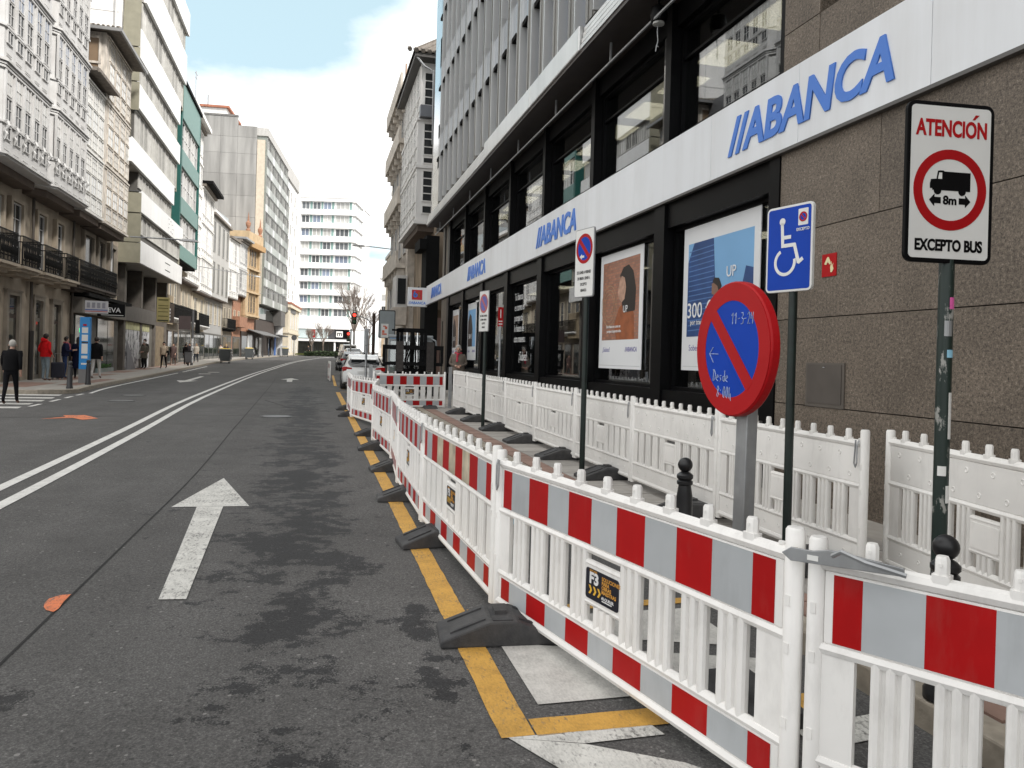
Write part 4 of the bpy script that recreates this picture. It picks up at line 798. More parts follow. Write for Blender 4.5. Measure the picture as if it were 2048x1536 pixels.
# L4: modern white banded block
E4, _ = bld('white_banded_building', 'modern building with long white bands and window strips, khaki end wall and dark shops', 42.7, -9.3)
ex = lambda s: s - 42.7
WB = P('white_band_panel', (.80, .80, .79), .4, var=.05, sc_=1.5, streak=.3, rnd=.04)
part(E4, 'core', P('dark_core', (.10, .095, .085), .7), [(ex(45.6), ex(58.6), 1.0, 12, 6.3, 27), (ex(45.5), ex(58.7), 3.6, 12, -.2, 6.3)])
part(E4, 'party_wall', WHT, [(ex(43.9), ex(45.5), .9, 14, 10.2, 30)]); 
pw = MB(); 
for z in (16, 19, 22, 25, 28): pw.box(ex(43.88), ex(43.9), 1.0, 14, z, z + .03)
for y in (3.6, 6.2): pw.box(ex(43.878), ex(43.9), y, y + .03, 13, 30)
pw.build('wall_joint', P('wall_joint', (.55, .54, .53), .8), E4); MB().tube([(ex(43.8), 1.15, 13), (ex(43.8), 1.15, 30)], .07, 6).build('downpipe', GALW, E4)
bands = [(45.5, 58.8, 6.2, 7.42, 0), (45.42, 58.8, 8.95, 10.1, 0), (42.8, 55.0, 11.1, 12.35, 0), (44.25, 56.75, 14.22, 15.5, 0), (44.2, 56.5, 16.85, 18.4, 0), (45.3, 58.5, 20.25, 22.3, 0), (45.3, 59.3, 24.0, 25.6, 0)]
for a, b, z0, z1, y in bands:
    k = 12; wdt = (b - a) / k
    for i in range(k): part(E4, 'band_panel', WB, [(ex(a + i * wdt) + .006, ex(a + (i + 1) * wdt) - .006, y, y + .16, z0, z1)])
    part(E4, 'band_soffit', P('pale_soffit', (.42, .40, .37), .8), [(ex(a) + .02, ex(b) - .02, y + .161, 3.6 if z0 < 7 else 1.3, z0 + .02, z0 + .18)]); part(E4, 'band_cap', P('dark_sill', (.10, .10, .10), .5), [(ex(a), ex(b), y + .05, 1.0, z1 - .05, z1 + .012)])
WWHITE = P('white_blind_glass', (.74, .74, .73), .15, var=.06)
ST = [(45.6, 58.6, 7.42, 8.95), (45.5, 55.0, 10.1, 11.1), (44.3, 56.7, 12.35, 14.22), (44.3, 56.4, 15.5, 16.85), (45.3, 58.4, 18.4, 20.25), (45.4, 58.6, 22.3, 24)]
for a, b, z0, z1 in ST:
    k = 12; wdt = (b - a) / k
    for i in range(k):
        lo = .45 if z0 < 8 else .18
        window(E4, ex(a + i * wdt) + .03, .26, z0 + lo, wdt - .06, z1 - z0 - lo - .05, 3, 1, P('pale_window_frame', (.46, .45, .42), .5), (WCURT, WDARK, WCURT, WWHITE, WDARK)[(i * 2 + int(z0)) % 5], -1, .07, .06, .05)
        if lo > .3: part(E4, 'window_apron', WB, [(ex(a + i * wdt) + .05, ex(a + (i + 1) * wdt) - .05, .30, .34, z0 + .03, z0 + lo - .04)])
    part(E4, 'window_back', P('dark_core', (.1, .1, .1), .7), [(ex(a), ex(b), .265, 1.0, z0, z1)])
    part(E4, 'end_post', KHAKI, [(ex(b) - .02, ex(b) + .25, .2, .9, z0 + .02, z1)])
for z0, z1, a, b in ((6.2, 7.3, 45.48, 2.9), (7.32, 8.9, 45.45, 1.3), (8.92, 10.0, 45.4, 1.3), (14.1, 15.6, 44.2, 1.3), (15.62, 17.4, 44.15, 1.3), (17.42, 19.2, 44.1, 1.3), (19.22, 21, 44.2, 1.3), (21.02, 23, 45.2, 1.3), (23.02, 25.5, 45.2, 1.3)): part(E4, 'end_panel', KHAKI, [(ex(a) - .06, ex(a), .02, 1.35 if z0 < 9.5 else .85, z0, z1 - .02)])
part(E4, 'end_fill', KHAKI, [(ex(45.5), ex(45.7), .2, 1.3, 6.25, 10.05), (ex(44.3), ex(45.6), .4, .84, 12.4, 24)])
for z in (6.55, 7.0): part(E4, 'vent_slot', BLKM, [(ex(52.5), ex(54.2), -.008, 0, z, z + .05)])
lo = MB()
for i, (x, z) in enumerate(((53.2, 9.9), (53.9, 9.85), (53.3, 9.6), (54.4, 9.7), (53.2, 9.35), (54.0, 9.2), (54.7, 9.45), (54.5, 9.15))): lo.box(ex(x), ex(x) + .32, -.006, 0, z, z + .03)
lo.build('bracket_mark', DGREY, E4)
# dark recessed first floor and shops
part(E4, 'recess_wall', P('dark_recess_wall', (.045, .04, .036), .7, var=.3), [(ex(45.5), ex(58.7), 2.4, 3.6, 3.3, 6.2)])
for s in (46.2, 50.4, 54.5, 58.3): part(E4, 'pier', P('shop_pier', (.12, .105, .09), .7, var=.3), [(ex(s), ex(s) + .45, .9, 2.4, -.2, 6.2)])
for a in (47, 48.6, 51.3, 52.8, 55.4): window(E4, ex(a), 2.39, 3.9, 1.2, 1.9, 2, 1, DKBR, WDARK)
part(E4, 'shop_fascia', P('grey_shop_fascia', (.105, .095, .085), .6, var=.2), [(ex(45.5), ex(54.4), .8, 1.0, 3.1, 3.95)])
fr = part(E4, 'shop_window', P('shop_window_frame', (.16, .15, .13), .5), [(ex(46.7), ex(54.3), 1.0, 1.2, .13, 3.1)])
m = P('newsprint', (.55, .55, .56), .7)
t_, N_, L_, b_ = nodes(m); tcn = new(t_, 'ShaderNodeTexCoord'); nn = noise(t_, tcn.outputs['Object'], 3.2, 8, .75, (1, 1, .6)); L_(ramp(t_, nn, [(.40, (.05, .05, .055)), (.46, (.3, .3, .32)), (.52, (.66, .66, .68)), (.7, (.75, .75, .75))]), b_.inputs['Base Color'])
for a, b in ((46.8, 48.9), (49.0, 51.0), (51.1, 53.2)): MB().box(ex(a), ex(b), .95, .999, .4, 2.6).build('newspaper_pane', m, fr); MB().box(ex(a), ex(b), .95, .999, 2.62, 3.05).build('poster_strip', P('pale_yellow_poster', (.58, .57, .33), .7, var=.3), fr)
for a in (47.2, 49.3, 50.2, 51.6, 52.3): MB().box(ex(a), ex(a) + .5, .94, .949, 1.2 + (a % 1), 1.75 + (a % 1)).build('paper_sheet', P('white_paper', (.7, .7, .72), .7), fr)
MB().add([(ex(47), .9, 2.1), (ex(48.6), .7, .2), (ex(47.1), .9, .2)], [(0, 1, 2)]).build('torn_sheet', P('torn_sheet', (.25, .25, .27), .7), fr)
part(E4, 'shop_wall', P('brown_stone', (.2, .155, .10), .8, var=.3), [(ex(55.2), ex(58.3), 1.0, 2.4, -.2, 3.1)])
t = shop_sign('shop_sign', 'pale yellow projecting signboard with printed lines above the papered shop', 47.2, -8.4, 3.1, 4.5, .66, P('pale_yellow_sign', (.56, .47, .2), .6), CAMB)
for k, z in enumerate((4.5, 4.2, 4.05, 3.85, 3.6)): MB().box(-.26, .26, -.004, 0, z - .2, z - .2 + (.1 if k == 0 else .05)).build('print_line', P('olive_print', (.2, .18, .05), .6), t)
MB().box(-.28, .28, -.004, 0, 3.14, 3.22).build('print_bar', P('dark_olive', (.06, .06, .03), .6), t)
t = shop_sign('shop_sign', 'brown signboard with white vertical writing next to the yellow signboard', 50.0, -8.6, 3.15, 4.3, .62, P('brown_sign', (.11, .085, .07), .6), CAMB)
for k in range(4): MB().box(-.12, .12, -.004, 0, 3.3 + k * .2, 3.42 + k * .2).build('print_line', SWHT, t)
part(E4, 'upper_stone', P('patchy_stone', (.33, .26, .17), .8, var=.35, sc_=2), [(ex(58.75), ex(61.8), 1.0, 6, 3.4, 5.5)])

# L5: teal block
E5, _ = bld('teal_building', 'narrow dark teal building with pale teal spandrels and white framed windows', 58.75, -9.55)
part(E5, 'side_wall', TEAL, [(0, .3, 0, 11, 8.1, 20.6)]); part(E5, 'body', TEAL, [(.3, 8.6, .25, 11, 8.1, 20.6)]); part(E5, 'wall', STONED, [(0, 8.6, 1.2, 11, -.2, 8.1)])
part(E5, 'soffit', BLKM, [(.1, 8.5, .1, 1.2, 7.95, 8.09)]); part(E5, 'edge', TEAL, [(8.3, 8.62, -.03, .25, 8.1, 20.6)])
for z0, z1 in ((8.1, 9.1), (11.3, 12.5), (14.7, 15.9), (18.1, 20.6)): part(E5, 'spandrel', TEALL, [(.32, 8.28, -.02, .25, z0, z1)])
for z0, z1 in ((9.1, 11.3), (12.5, 14.7), (15.9, 18.1)):
    for i in range(5): window(E5, .4 + i * 1.57, .22, z0 + .03, 1.5, z1 - z0 - .06, 2, 2, GALW, WCURT if i % 2 else WDARK, -1, .1, .1, .08)
part(E5, 'roof_edge', BLKM, [(-.05, 8.7, -.15, 11, 20.6, 20.85)])
for a in (1.5, 3.6, 5.6): window(E5, a, 1.19, 4.5, 1.0, 2.2, 1, 2, CRM, WDARK)
iron_balcony(E5, 1, 7.5, 3.9, 4.95, 1.2, .6, WHT, True, False)
for a in (.8, 3.2, 5.8): d = part(E5, 'shop_window', DKBR, [(a, a + 1.8, 1.13, 1.2, .3, 3)]); MB().box(a + .15, a + 1.65, 1.11, 1.129, .5, 2.9).build('pane', SHOPG, d)
part(E5, 'cornice', CRM, [(-.1, 8.7, .7, 1.2, 7.5, 7.8)])

# L6-L9: row of narrow fronts
def row_house(label, sA, nA, sB, nB, zb, zt, wall, kind, name='row_house', storeys=4, base=None, bdep=.7):
    o, L = bld(name, label, sA, nA, sB, nB)
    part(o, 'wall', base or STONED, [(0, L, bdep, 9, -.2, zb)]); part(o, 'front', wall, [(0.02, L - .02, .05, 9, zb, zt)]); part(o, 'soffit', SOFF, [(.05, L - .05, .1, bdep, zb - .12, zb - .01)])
    h = (zt - zb) / storeys
    for f in range(storeys):
        z = zb + f * h
        if kind == 'gallery':
            k = max(2, round(L / 1.3)); wd = (L - .3) / k; part(o, 'cornice', wall, [(0, L, -.08, .05, z + h - .16, z + h - .03)])
            for i in range(k): window(o, .15 + i * wd + .03, .048, z + .75, wd - .06, h - 1.0, 3, 3, wall, WDARK if (i + f) % 3 == 0 else WCURT, -1, .06, .05, .045); window(o, .15 + i * wd + .03, .048, z + .1, wd - .06, .55, 2, 1, wall, WCURT, -1, .06, .05, .045)
        elif kind == 'plain':
            k = max(1, round(L / 3)); wd = L / k
            for i in range(k): window(o, i * wd + wd * .28, .048, z + .5, wd * .44, h - 1.0, 2, 1, P('grey_window_frame', (.33, .32, .29), .5), WDARK, -1, .05, .06, .05)
    d = part(o, 'shop_front', P('shop_recess', (.1, .095, .085), .6), [(.3, L - .3, bdep - .1, bdep, .4, 3.4)])
    k = max(1, int(L / 2.5))
    for i in range(k): MB().box(.5 + i * (L - .8) / k, .5 + (i + .85) * (L - .8) / k, bdep - .13, bdep - .101, .6, 3.2).build('pane', SHOPG, d)
    for i in range(max(2, int(L / 2.6))):
        wd = L / max(2, int(L / 2.6)); window(o, i * wd + wd * .25, bdep - .003, 4.4, wd * .42, min(2.3, zb - 4.9), 2, 2, CRM, WDARK, -1, .06)
    part(o, 'roof', ROOF, [(-.05, L + .05, -.3, 9, zt, zt + .25)])
    return o, L
E6, L6 = row_house('white gallery house with bold cornice beside the teal building', 67.6, -10.6, 76.6, -10.55, 7.4, 21.5, WHT, 'gallery', storeys=5, base=STONE)
iron_balcony(E6, .3, 8.7, 4.0, 5.2, .7, .6, WHT, True, False); part(E6, 'big_cornice', WHT, [(-.1, L6 + .1, -.7, 3, 21.75, 22.1)])
for a in (): window(E6, a, .69, 4.2, 1.1, 2.4, 2, 2, CRM, WDARK)
E6b, L6b = row_house('lower white gallery house with dark eave and rounded white base, before the grey rendered house', 76.7, -10.5, 84.2, -10.4, 7.1, 16.9, WHT, 'gallery', storeys=3, base=CRM); part(E6b, 'eave', BLKM, [(-.1, L6b + .1, -.9, 3, 17.15, 17.4)])
iron_balcony(E6b, .3, 7, 3.9, 5.1, .7, .6, WHT, True, False)
E7, L7 = row_house('plain grey rendered house stepping forward above a pale shop', 84.3, -10.5, 95.2, -9.95, 7.2, 15.6, GREYR, 'plain', storeys=2, base=P('grey_shop_base', (.36, .355, .345), .7)); part(E7, 'parapet', WHT, [(-.05, L7, -.08, .4, 15.85, 16.3)])
E8, L8 = row_house('white glazed gallery house between the grey house and its darker roofed neighbour', 95.3, -9.95, 100.4, -9.35, 7.9, 14.8, WHT, 'gallery', storeys=2); iron_balcony(E8, .3, L8 - .3, 4.2, 5.4, .7, .6, BLKM, True, False)
E8b, L8b = row_house('white gallery house with grey projecting eave and terracotta balcony', 100.5, -9.3, 105.0, -8.75, 8.6, 15.2, GALW, 'gallery', storeys=2, base=TERR); part(E8b, 'eave', P('grey_gutter', (.3, .3, .3), .5), [(-.1, L8b + .1, -.8, 3, 15.5, 15.75)]); part(E8b, 'balcony', TERR, [(.1, L8b - .1, -.2, .7, 4.6, 5.9)])
part(E8b, 'attic', P('blue_grey_cladding', (.38, .42, .43), .6), [(-4, L8b, 2.5, 8, 15.4, 18.6)])
E9, L9 = bld('ochre_house', 'slim ochre stone house with small arched windows and two finials', 105.1, -8.9, 111.0, -7.6)
part(E9, 'wall', OCH, [(0, L9, .3, 9, 6, 15.2)]); part(E9, 'corner_pier', OCH, [(-.05, 1.3, 0, .3, 6, 15.2), (L9 - .4, L9, 0, .3, 6, 15.2)]); part(E9, 'lower_wall', TERR, [(0, L9, .6, 9, -.2, 6)])
part(E9, 'parapet', OCH, [(-.2, L9 + .2, -.3, 9, 15.9, 17.2)]); part(E9, 'cornice', P('ochre_cornice', (.42, .26, .12), .8), [(-.4, L9 + .4, -.6, 9, 15.2, 15.9)])
for z in (6.3, 9.4, 12.5):
    for i in range(3): window(E9, 1.6 + i * 1.25, .29, z + .4, .95, 2.3, 2, 3, OCH, WDARK, -1, .06)
    part(E9, 'string_course', OCH, [(-.1, L9 + .1, -.1, .3, z - .1, z + .15)])
for x in (.4, L9 - .4): MB().lathe([(.25, 17.2), (.3, 17.4), (.15, 17.6), (.3, 18), (.33, 18.3), (.12, 18.6), (.06, 19.3), (.001, 19.8)], 10, (x, 0, 0)).build('finial', TERR, E9)
d = part(E9, 'shop_front', DKBR, [(.2, L9 - .2, .5, .6, .7, 4.2)]); MB().box(.5, 2.6, .47, .499, .9, 3.6).build('pane', SHOPG, d); MB().box(3, 5, .47, .499, .9, 3.9).build('pane', WCURT, d)

# L10: grey tower with blank panelled end wall and glass front
E10, L10 = bld('grey_tower', 'tall grey tower with streaked blank panel end wall and glass street front', 113.4, -7.3, 133.8, -5.15)
part(E10, 'body', GTOW, [(.5, L10, .1, 22, 8.3, 33.0)]); part(E10, 'lower_body', DKBR, [(.3, L10 - 2, 1.2, 22, -.2, 8.3)])
rowsz = [5, 8.4, 11.4, 14.4, 17.4, 20.4, 23.4, 26.4, 29.3, 31.6]
ys = [1.4, 4.0, 6.3, 8.5, 10.7, 12.9, 15.1, 17.3, 19.5, 21.7]
for j, (a, b) in enumerate(zip(rowsz, rowsz[1:])):
    for y0, y1 in zip(ys, ys[1:]): part(E10, 'wall_panel', CONC, [(.18, .48, y0 + .012, y1 - .012, a + .012, b - .012)])
for y0, y1 in zip(ys, ys[1:]): part(E10, 'wall_panel', CONC, [(.18, .48, y0 + .012, y1 - .012, 31.612, 34.4 if y0 > 2 else 33.2)])
part(E10, 'parapet', P('dark_parapet', (.16, .155, .15), .8, var=.3), [(.1, .6, 4.0, 22, 34.4, 34.65)])
part(E10, 'penthouse', WHT, [(2, 10, 6, 24, 33, 36.0)]); part(E10, 'penthouse_roof', ROOFO, [(1.7, 10.3, 5.6, 24.4, 36.0, 36.3)])
MB().tube([(4, 16, 36.6), (4, 16, 38.6)], .5, 10).build('chimney', P('red_chimney', (.5, .1, .08), .6), E10); MB().tube([(4, 16, 38.6), (4, 16, 39.3)], .62, 10).build('cowl', GALV, E10)
MB().tube([(5, 11, 36.8), (5, 11, 42)], .06, 5).tube([(4.4, 11, 41.6), (5.8, 11, 41.6)], .05, 4).tube([(4.6, 11, 41), (5.6, 11, 41)], .05, 4).build('antenna', GALV, E10); MB().tube([(6, 9.5, 36.3), (6, 9.5, 39)], .1, 5).build('mast', GALV, E10)
part(E10, 'beige_strip', P('beige_render', (.58, .51, .41), .8), [(.2, .5, .3, 1.35, 8.3, 31.4)])
for f in range(9):
    z = 8.3 + f * 2.62
    for i in range(14):
        x = .6 + i * 1.6
        part(E10, 'glass_panel', (GTOW, P('pale_panel', (.55, .56, .55), .3, .1))[(i * 7 + f * 3) % 5 == 0], [(x + .02, x + 1.56, 0, .1, z + .06, z + 1.1)])
        window(E10, x + .02, .098, z + 1.12, 1.54, 1.44, 2, 1, P('steel_frame', (.3, .3, .29), .4, .4), (GTOW, WDARK, WCURT)[(i * 5 + f * 7) % 3], -1, .1, .05, .05)
part(E10, 'roof_edge', GREYR, [(.3, L10 + .1, -.1, 3, 32, 33.1)])
part(E10, 'brown_band', DKBR, [(.3, L10 - 4, .9, 1.2, 4.4, 6.2)]); part(E10, 'strip_window', SHOPG, [(.5, L10 - 4, 1.0, 1.2, 6.4, 8.1)]); part(E10, 'corner_block', P('dark_stone_band', (.09, .085, .08), .6), [(L10 - 4.5, L10, -.2, 3, 5.8, 8.2)]); MB().tube([(L10 - 1.6, .8, 0), (L10 - 1.6, .8, 5.8)], .9, 14).build('column', P('pale_column', (.5, .5, .5), .6), E10)
part(E10, 'blue_panel', P('blue_panel', (.04, .12, .35), .5), [(L10 - 5, L10 - 3.6, .6, .7, .9, 4)])
aw = MB(); aw.add([(-6, .8, 4.6), (9, .8, 4.6), (9, -1.2, 3.9), (-6, -1.2, 3.9), (-6, .8, 4.5), (9, .8, 4.5), (9, -1.2, 3.8), (-6, -1.2, 3.8)], [(0, 1, 2, 3), (7, 6, 5, 4), (3, 2, 6, 7), (0, 3, 7, 4), (1, 5, 6, 2)]); aw.build('awning', P('grey_awning', (.14, .14, .14), .8), E10)
part(E10, 'canopy', DGREY, [(10, 19, -1.0, .9, 4.1, 4.3)])
for x in (1.5, 4.2, 12, 15): d = part(E10, 'shop_window', DKBR, [(x, x + 2.2, 1.1, 1.2, .7, 3.7)]); MB().box(x + .15, x + 2.05, 1.07, 1.099, 1.0, 3.6).build('pane', SHOPG if x != 4.2 else WCURT, d)
# L11, L12
E11, L11 = bld('white_corner_building', 'bright white flat fronted building on a grey base beyond the grey tower', 134, -5.2, 147.6, -3.6)
part(E11, 'wall', WHT, [(0, L11, .2, 14, 10.4, 33)]); part(E11, 'base_band', P('grey_band', (.14, .135, .13), .7), [(-.1, L11 + .1, 0, 14, 8.6, 10.4)]); part(E11, 'roof_band', GREYR, [(-.1, L11, -.1, 3, 31, 33.2)])
for f in range(7):
    for i in range(6): window(E11, .6 + i * 2.2, .19, 11 + f * 2.8, 1.3, 1.7, 2, 1, WHT, WCURT if (i + f) % 2 else WDARK)
E12, L12 = bld('cream_stone_house', 'small old cream stone building with tall narrow windows and red tiled edge', 138, -4.3, 155.5, -2.9)
part(E12, 'wall', CRM, [(.5, L12, .3, 10, -.2, 9.4)]); part(E12, 'cornice', CRM, [(.1, L12 + .4, -.1, 10, 9.4, 10.0)]); part(E12, 'roof', ROOFO, [(0, L12 + .5, -.2, 10, 10, 10.3)]); part(E12, 'string_course', CRM, [(.3, L12 + .2, .1, 10, 4.9, 5.2)])
for x in (3, 7, 11, 14.5):
    for z in (1.6, 5.8): window(E12, x, .28, z, 1.1, 2.6, 2, 2, WHT, WDARK)

# L13: tower closing the view
x0, y0 = YX = ((592 - 1024) / 1537 * 165 - .4, 165)
TW = link('apartment_tower', None, None, (-46.9, 166, 0), 0); tag(TW, 'white ten storey apartment tower with teal shutters closing the end of the street', 'building')
TGL = P('tower_glass', (.13, .14, .15), .12, var=.3, rnd=.5)
WT = P('tower_white', (.86, .86, .85), .6, var=.03)
part(TW, 'body', WT, [(.3, 11.6, .5, 20, 7.3, 35.6)]); part(TW, 'side_wing', WT, [(11.6, 11.95, 1, 9.3, 7.3, 34.6)])
for f in range(10):
    z = 8.9 + f * 2.89
    part(TW, 'floor_band', WT, [(0, 11.65, 0, .5, z - .45 if f else 6.9, z + .72)]); part(TW, 'floor_band', WT, [(11.66, 12.3, .3, 9.5, z - .45 if f else 6.9, z + .72)])
    if f == 9: break
    for i, (xa, wd) in enumerate(((.5, 1.75), (2.9, 1.75), (5.2, 1.75), (7.9, 2.9))):
        window(TW, xa, .48, z + .72, wd, 1.66, 2 if i < 3 else 3, 1, WT, (WCURT, TGL, WBLUE, WCURT, TGL)[(i * 3 + f * 2) % 5], -1, .1, .09, .09); part(TW, 'shutter', SHUT, [(xa + wd + .06, xa + wd + .58, .44, .499, z + .74, z + 2.4)])
    for i in range(4):
        part(TW, 'side_window', WCURT, [(11.955, 11.98, 1.4 + i * 2.0, 2.9 + i * 2.0, z + .8, z + 2.3)])
part(TW, 'roof_edge', WT, [(-.1, 11.8, -.1, 20, 35.2, 36.1)])
lt = MB()
for i in range(19): lt.box(1.5 + i * .55, 1.56 + i * .55, 1.0, 1.06, 36.1, 37.5)
for z in (36.7, 37.4): lt.box(1.5, 11.4, 1.0, 1.05, z, z + .06)
lt.build('roof_trellis', P('trellis_grey', (.5, .5, .5), .6), TW); part(TW, 'roof_house', WT, [(.4, 5.6, 3, 12, 36, 38.8)])
part(TW, 'store_band', P('store_glass_pale', (.45, .52, .52), .3), [(.3, 7, .2, .5, 4.9, 6.9)]); part(TW, 'store_band', DGREY, [(7.0, 11.5, .2, .5, 4.9, 6.9)]); sg = part(TW, 'store_sign', BLK, [(8.6, 11.4, .08, .19, 5.0, 6.7)]); MB().box(8.75, 10.2, .06, .079, 5.2, 6.5).build('sign_square', SWHT, sg); text('lettering', 'm', 1.5, BLK, TW, (9.5, .05, 5.9), False, .02)
part(TW, 'store_canopy', WT, [(-.2, 11.6, -1.2, .4, 4.2, 4.7)]); st = part(TW, 'store_front', P('store_dark', (.04, .04, .04), .5), [(.3, 11.6, .5, 1.5, -.2, 4.9)])
for i in range(5): MB().box(.5 + i * 2.2, 2.5 + i * 2.2, .45, .499, 1.0, 4.1).build('pane', SHOPG, st)
MB().tube([(8.7, -.8, 0), (8.7, -.8, 4.2)], .2, 8).build('column', WT, TW)
# far white houses to the right of the tower
for k, (x, y, w_, d_, zt, m, lb) in enumerate(((-34.2, 196, 9, 20, 21, WHT, 'far white block partly hidden behind the right side of the tower'), (-30.5, 230, 10, 20, 24, WHT, 'farthest white block with flat roof above the orange tiled house'), (-23.5, 190, 8, 14, 16.5, WHT, 'far white gabled house with orange tiled roof'), (-21.5, 235, 12, 16, 23, CRM, 'far cream block against the sky beside the ornate building'), (-29, 170, 5.5, 12, 11, P('warm_beige', (.5, .38, .26), .8), 'low far beige brick house behind the traffic lights'))):
    o = link('far_house', None, None, (x, y, 0)); tag(o, lb, 'building'); part(o, 'wall', m, [(0, w_, 0, d_, -.2, zt)])
    for f in range(int((zt - 4) / 3)):
        for i in range(int(w_ / 2.2)): window(o, .6 + i * 2.1, -.002, 3.5 + f * 3, 1.1, 1.6, 2, 1, WHT, (WCURT, WDARK)[(i + f) % 2])
    if k == 2: part(o, 'roof', ROOFO, [(-.4, w_ + .4, -.4, d_, zt, zt + .3)]); MB().prism([(-.5, zt + .3), (w_ + .5, zt + .3), (w_ / 2, zt + 2.4)], -.3, d_, ax='y').build('gable_roof', ROOFO, o)
    else: part(o, 'roof', GREYR, [(-.15, w_ + .15, -.15, d_, zt, zt + .3)])
# ------------------------------------------------------------------ right side beyond the bank
GB = thing('gallery_corner_building', 'white gallery building with dark tiled roof and rusty stone side beyond the bank', 'building', 40, 5.9, 0); tb = GB
def rp(root, name, m, boxes, so, no, bev=0):
    mb = MB((so, no, 0))
    for b in boxes: mb.sb(*b)
    return mb.build(name, m, root, bev=bev)
q = lambda name, m, *b: rp(GB, name, m, b, 40, 5.9)
RUST = P('rusty_stone', (.30, .235, .17), .85, var=.45, sc_=1.1, streak=.5)
q('wall', RUST, (40.2, 52, 5.95, 14, -.2, 17)); q('side_stone', RUST, (39.9, 40.2, 5.9, 7.6, 4, 14.6)); q('slate_wall', P('slate_cladding', (.13, .14, .16), .5), (39.8, 40.2, 5.75, 9, 14.6, 17.0))
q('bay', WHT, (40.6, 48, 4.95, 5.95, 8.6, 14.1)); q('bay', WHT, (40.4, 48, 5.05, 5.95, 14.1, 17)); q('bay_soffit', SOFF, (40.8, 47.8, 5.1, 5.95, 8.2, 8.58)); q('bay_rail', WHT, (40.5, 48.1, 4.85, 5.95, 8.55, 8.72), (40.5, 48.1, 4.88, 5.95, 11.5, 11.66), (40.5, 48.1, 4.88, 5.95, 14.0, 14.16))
def side_win(n0, n1, z0, z1, k, s=40.6):
    f = MB((40, 5.9, 0)); f.sb(s - .06, s - .002, n0, n0 + .05, z0, z1); f.sb(s - .06, s - .002, n1 - .05, n1, z0, z1)
    for i in range(k + 1): z = z0 + (z1 - z0 - .05) * i / k; f.sb(s - .055, s - .002, n0 + .05, n1 - .05, z, z + .05)
    w_ = f.build('side_window', WHT, GB); MB((40, 5.9, 0)).sb(s - .02, s - .006, n0 + .04, n1 - .04, z0 + .02, z1 - .02).build('pane', P('grey_dark_glass', (.045, .048, .05), .08, spec=.8), w_)
side_win(5.25, 5.8, 9.1, 9.55, 1); side_win(5.25, 5.8, 9.75, 11.4, 4); side_win(5.25, 5.8, 11.75, 12.1, 1); side_win(5.25, 5.8, 12.2, 13.9, 4); side_win(5.2, 5.7, 14.75, 16.5, 4, 40.4)
q('awning_box', P('slate_box', (.16, .17, .19), .5), (40.1, 40.58, 5.0, 5.9, 14.1, 14.7))
for z0 in (8.8, 11.7, 14.4):
    for i in range(5): window(GB, .75 + i * 1.45, .952 if z0 < 14 else .852, z0 + .9, 1.25, 1.6, 3, 3, WHT, WCURT, 1, .05); window(GB, .75 + i * 1.45, .952 if z0 < 14 else .852, z0 + .15, 1.25, .6, 3, 1, WHT, WCURT, 1, .05)
r_ = MB((40, 5.9, 0)); r_.sb(39.6, 48.5, 4.6, 9, 17.0, 17.2); r_.build('eave', P('dark_eave', (.09, .085, .08), .6), GB)
rf = MB(); rf.add([(-.5, 1.4, 17.25), (9, 1.4, 17.25), (9, -6, 17.25), (-.5, -6, 17.25), (1.0, -1.2, 19.2), (8, -1.2, 19.2), (8, -3, 19.2), (1, -3, 19.2)], [(0, 1, 5, 4), (1, 2, 6, 5), (2, 3, 7, 6), (3, 0, 4, 7), (4, 5, 6, 7)]); rf.build('roof', ROOF, GB)
tl = MB()
for i in range(22): y = 1.6 - i * .34; tl.tube([(-.52, y, 17.25), (-.3, y, 17.4)], .12, 6)
for i in range(13):
    y = 1.4 - i * .5; tl.tube([(-.45, y, 17.3), (1.0, -1.2 - i * .14, 19.22)], .05, 5)
tl.build('roof_tiles', ROOF, GB); MB().tube([(-.3, 1.2, 16.98), (-.42, .8, 16.5), (-.42, .35, 16.3), (-.42, .3, 12.5)], .05, 6).build('downpipe', GALV, GB)
q('dark_panel', BLKM, (38.2, 39.9, 5.25, 5.9, .1, 7.6)); q('dark_panel', BLKM, (38.1, 40.1, 4.9, 5.25, 6.9, 7.4)); q('timber_front', P('timber_front', (.23, .14, .08), .6, var=.3), (40.5, 44, 5.85, 5.95, 4.2, 8)); q('pink_wall', PINK, (39.95, 40.19, 5.9, 6.8, .2, 3.6))
MB((40, 5.9, 0)).tube([(.3, .7, 4.3), (.3, .7, 5.2), (3.4, .7, 5.2), (3.4, .7, 4.3)], .03, 5).tube([(.3, .7, 4.5), (1, .85, 4.9), (1.8, .7, 4.6), (2.6, .85, 4.9), (3.4, .7, 4.5)], .02, 4).build('balcony_rail', IRON, GB)
OB = thing('ornate_stone_building', 'ornate pale stone building with balconies and corbels farther along the right side', 'building', 48.5, 5.4, 0)
q2 = lambda name, m, *b: rp(OB, name, m, b, 48.5, 5.4)
PST = P('pale_carved_stone', (.55, .50, .44), .85, var=.3, sc_=2)
q2('wall', PST, (48.6, 60.5, 5.5, 16, -.2, 19.5)); q2('upper_wall', P('peach_render', (.62, .52, .43), .8, streak=.3), (55.5, 60.3, 6.2, 16, 19.5, 22.6)); q2('parapet', PST, (55.4, 60.4, 6.1, 16, 22.6, 22.9))
for z in (7.2, 11.3, 15.2, 18.6): q2('balcony', PST, (49.5, 59.5, 4.85, 5.5, z, z + .3), (49.5, 59.5, 4.85, 5.0, z + .3, z + 1.1))
for z in (6.6, 10.7, 14.6, 18):
    for i in range(6): MB().rbox((1.4 + i * 1.8, .17, z + .35), (.28, .5, .45)).rbox((1.4 + i * 1.8, .05, z), (.22, .28, .3)).build('corbel', PST, OB)
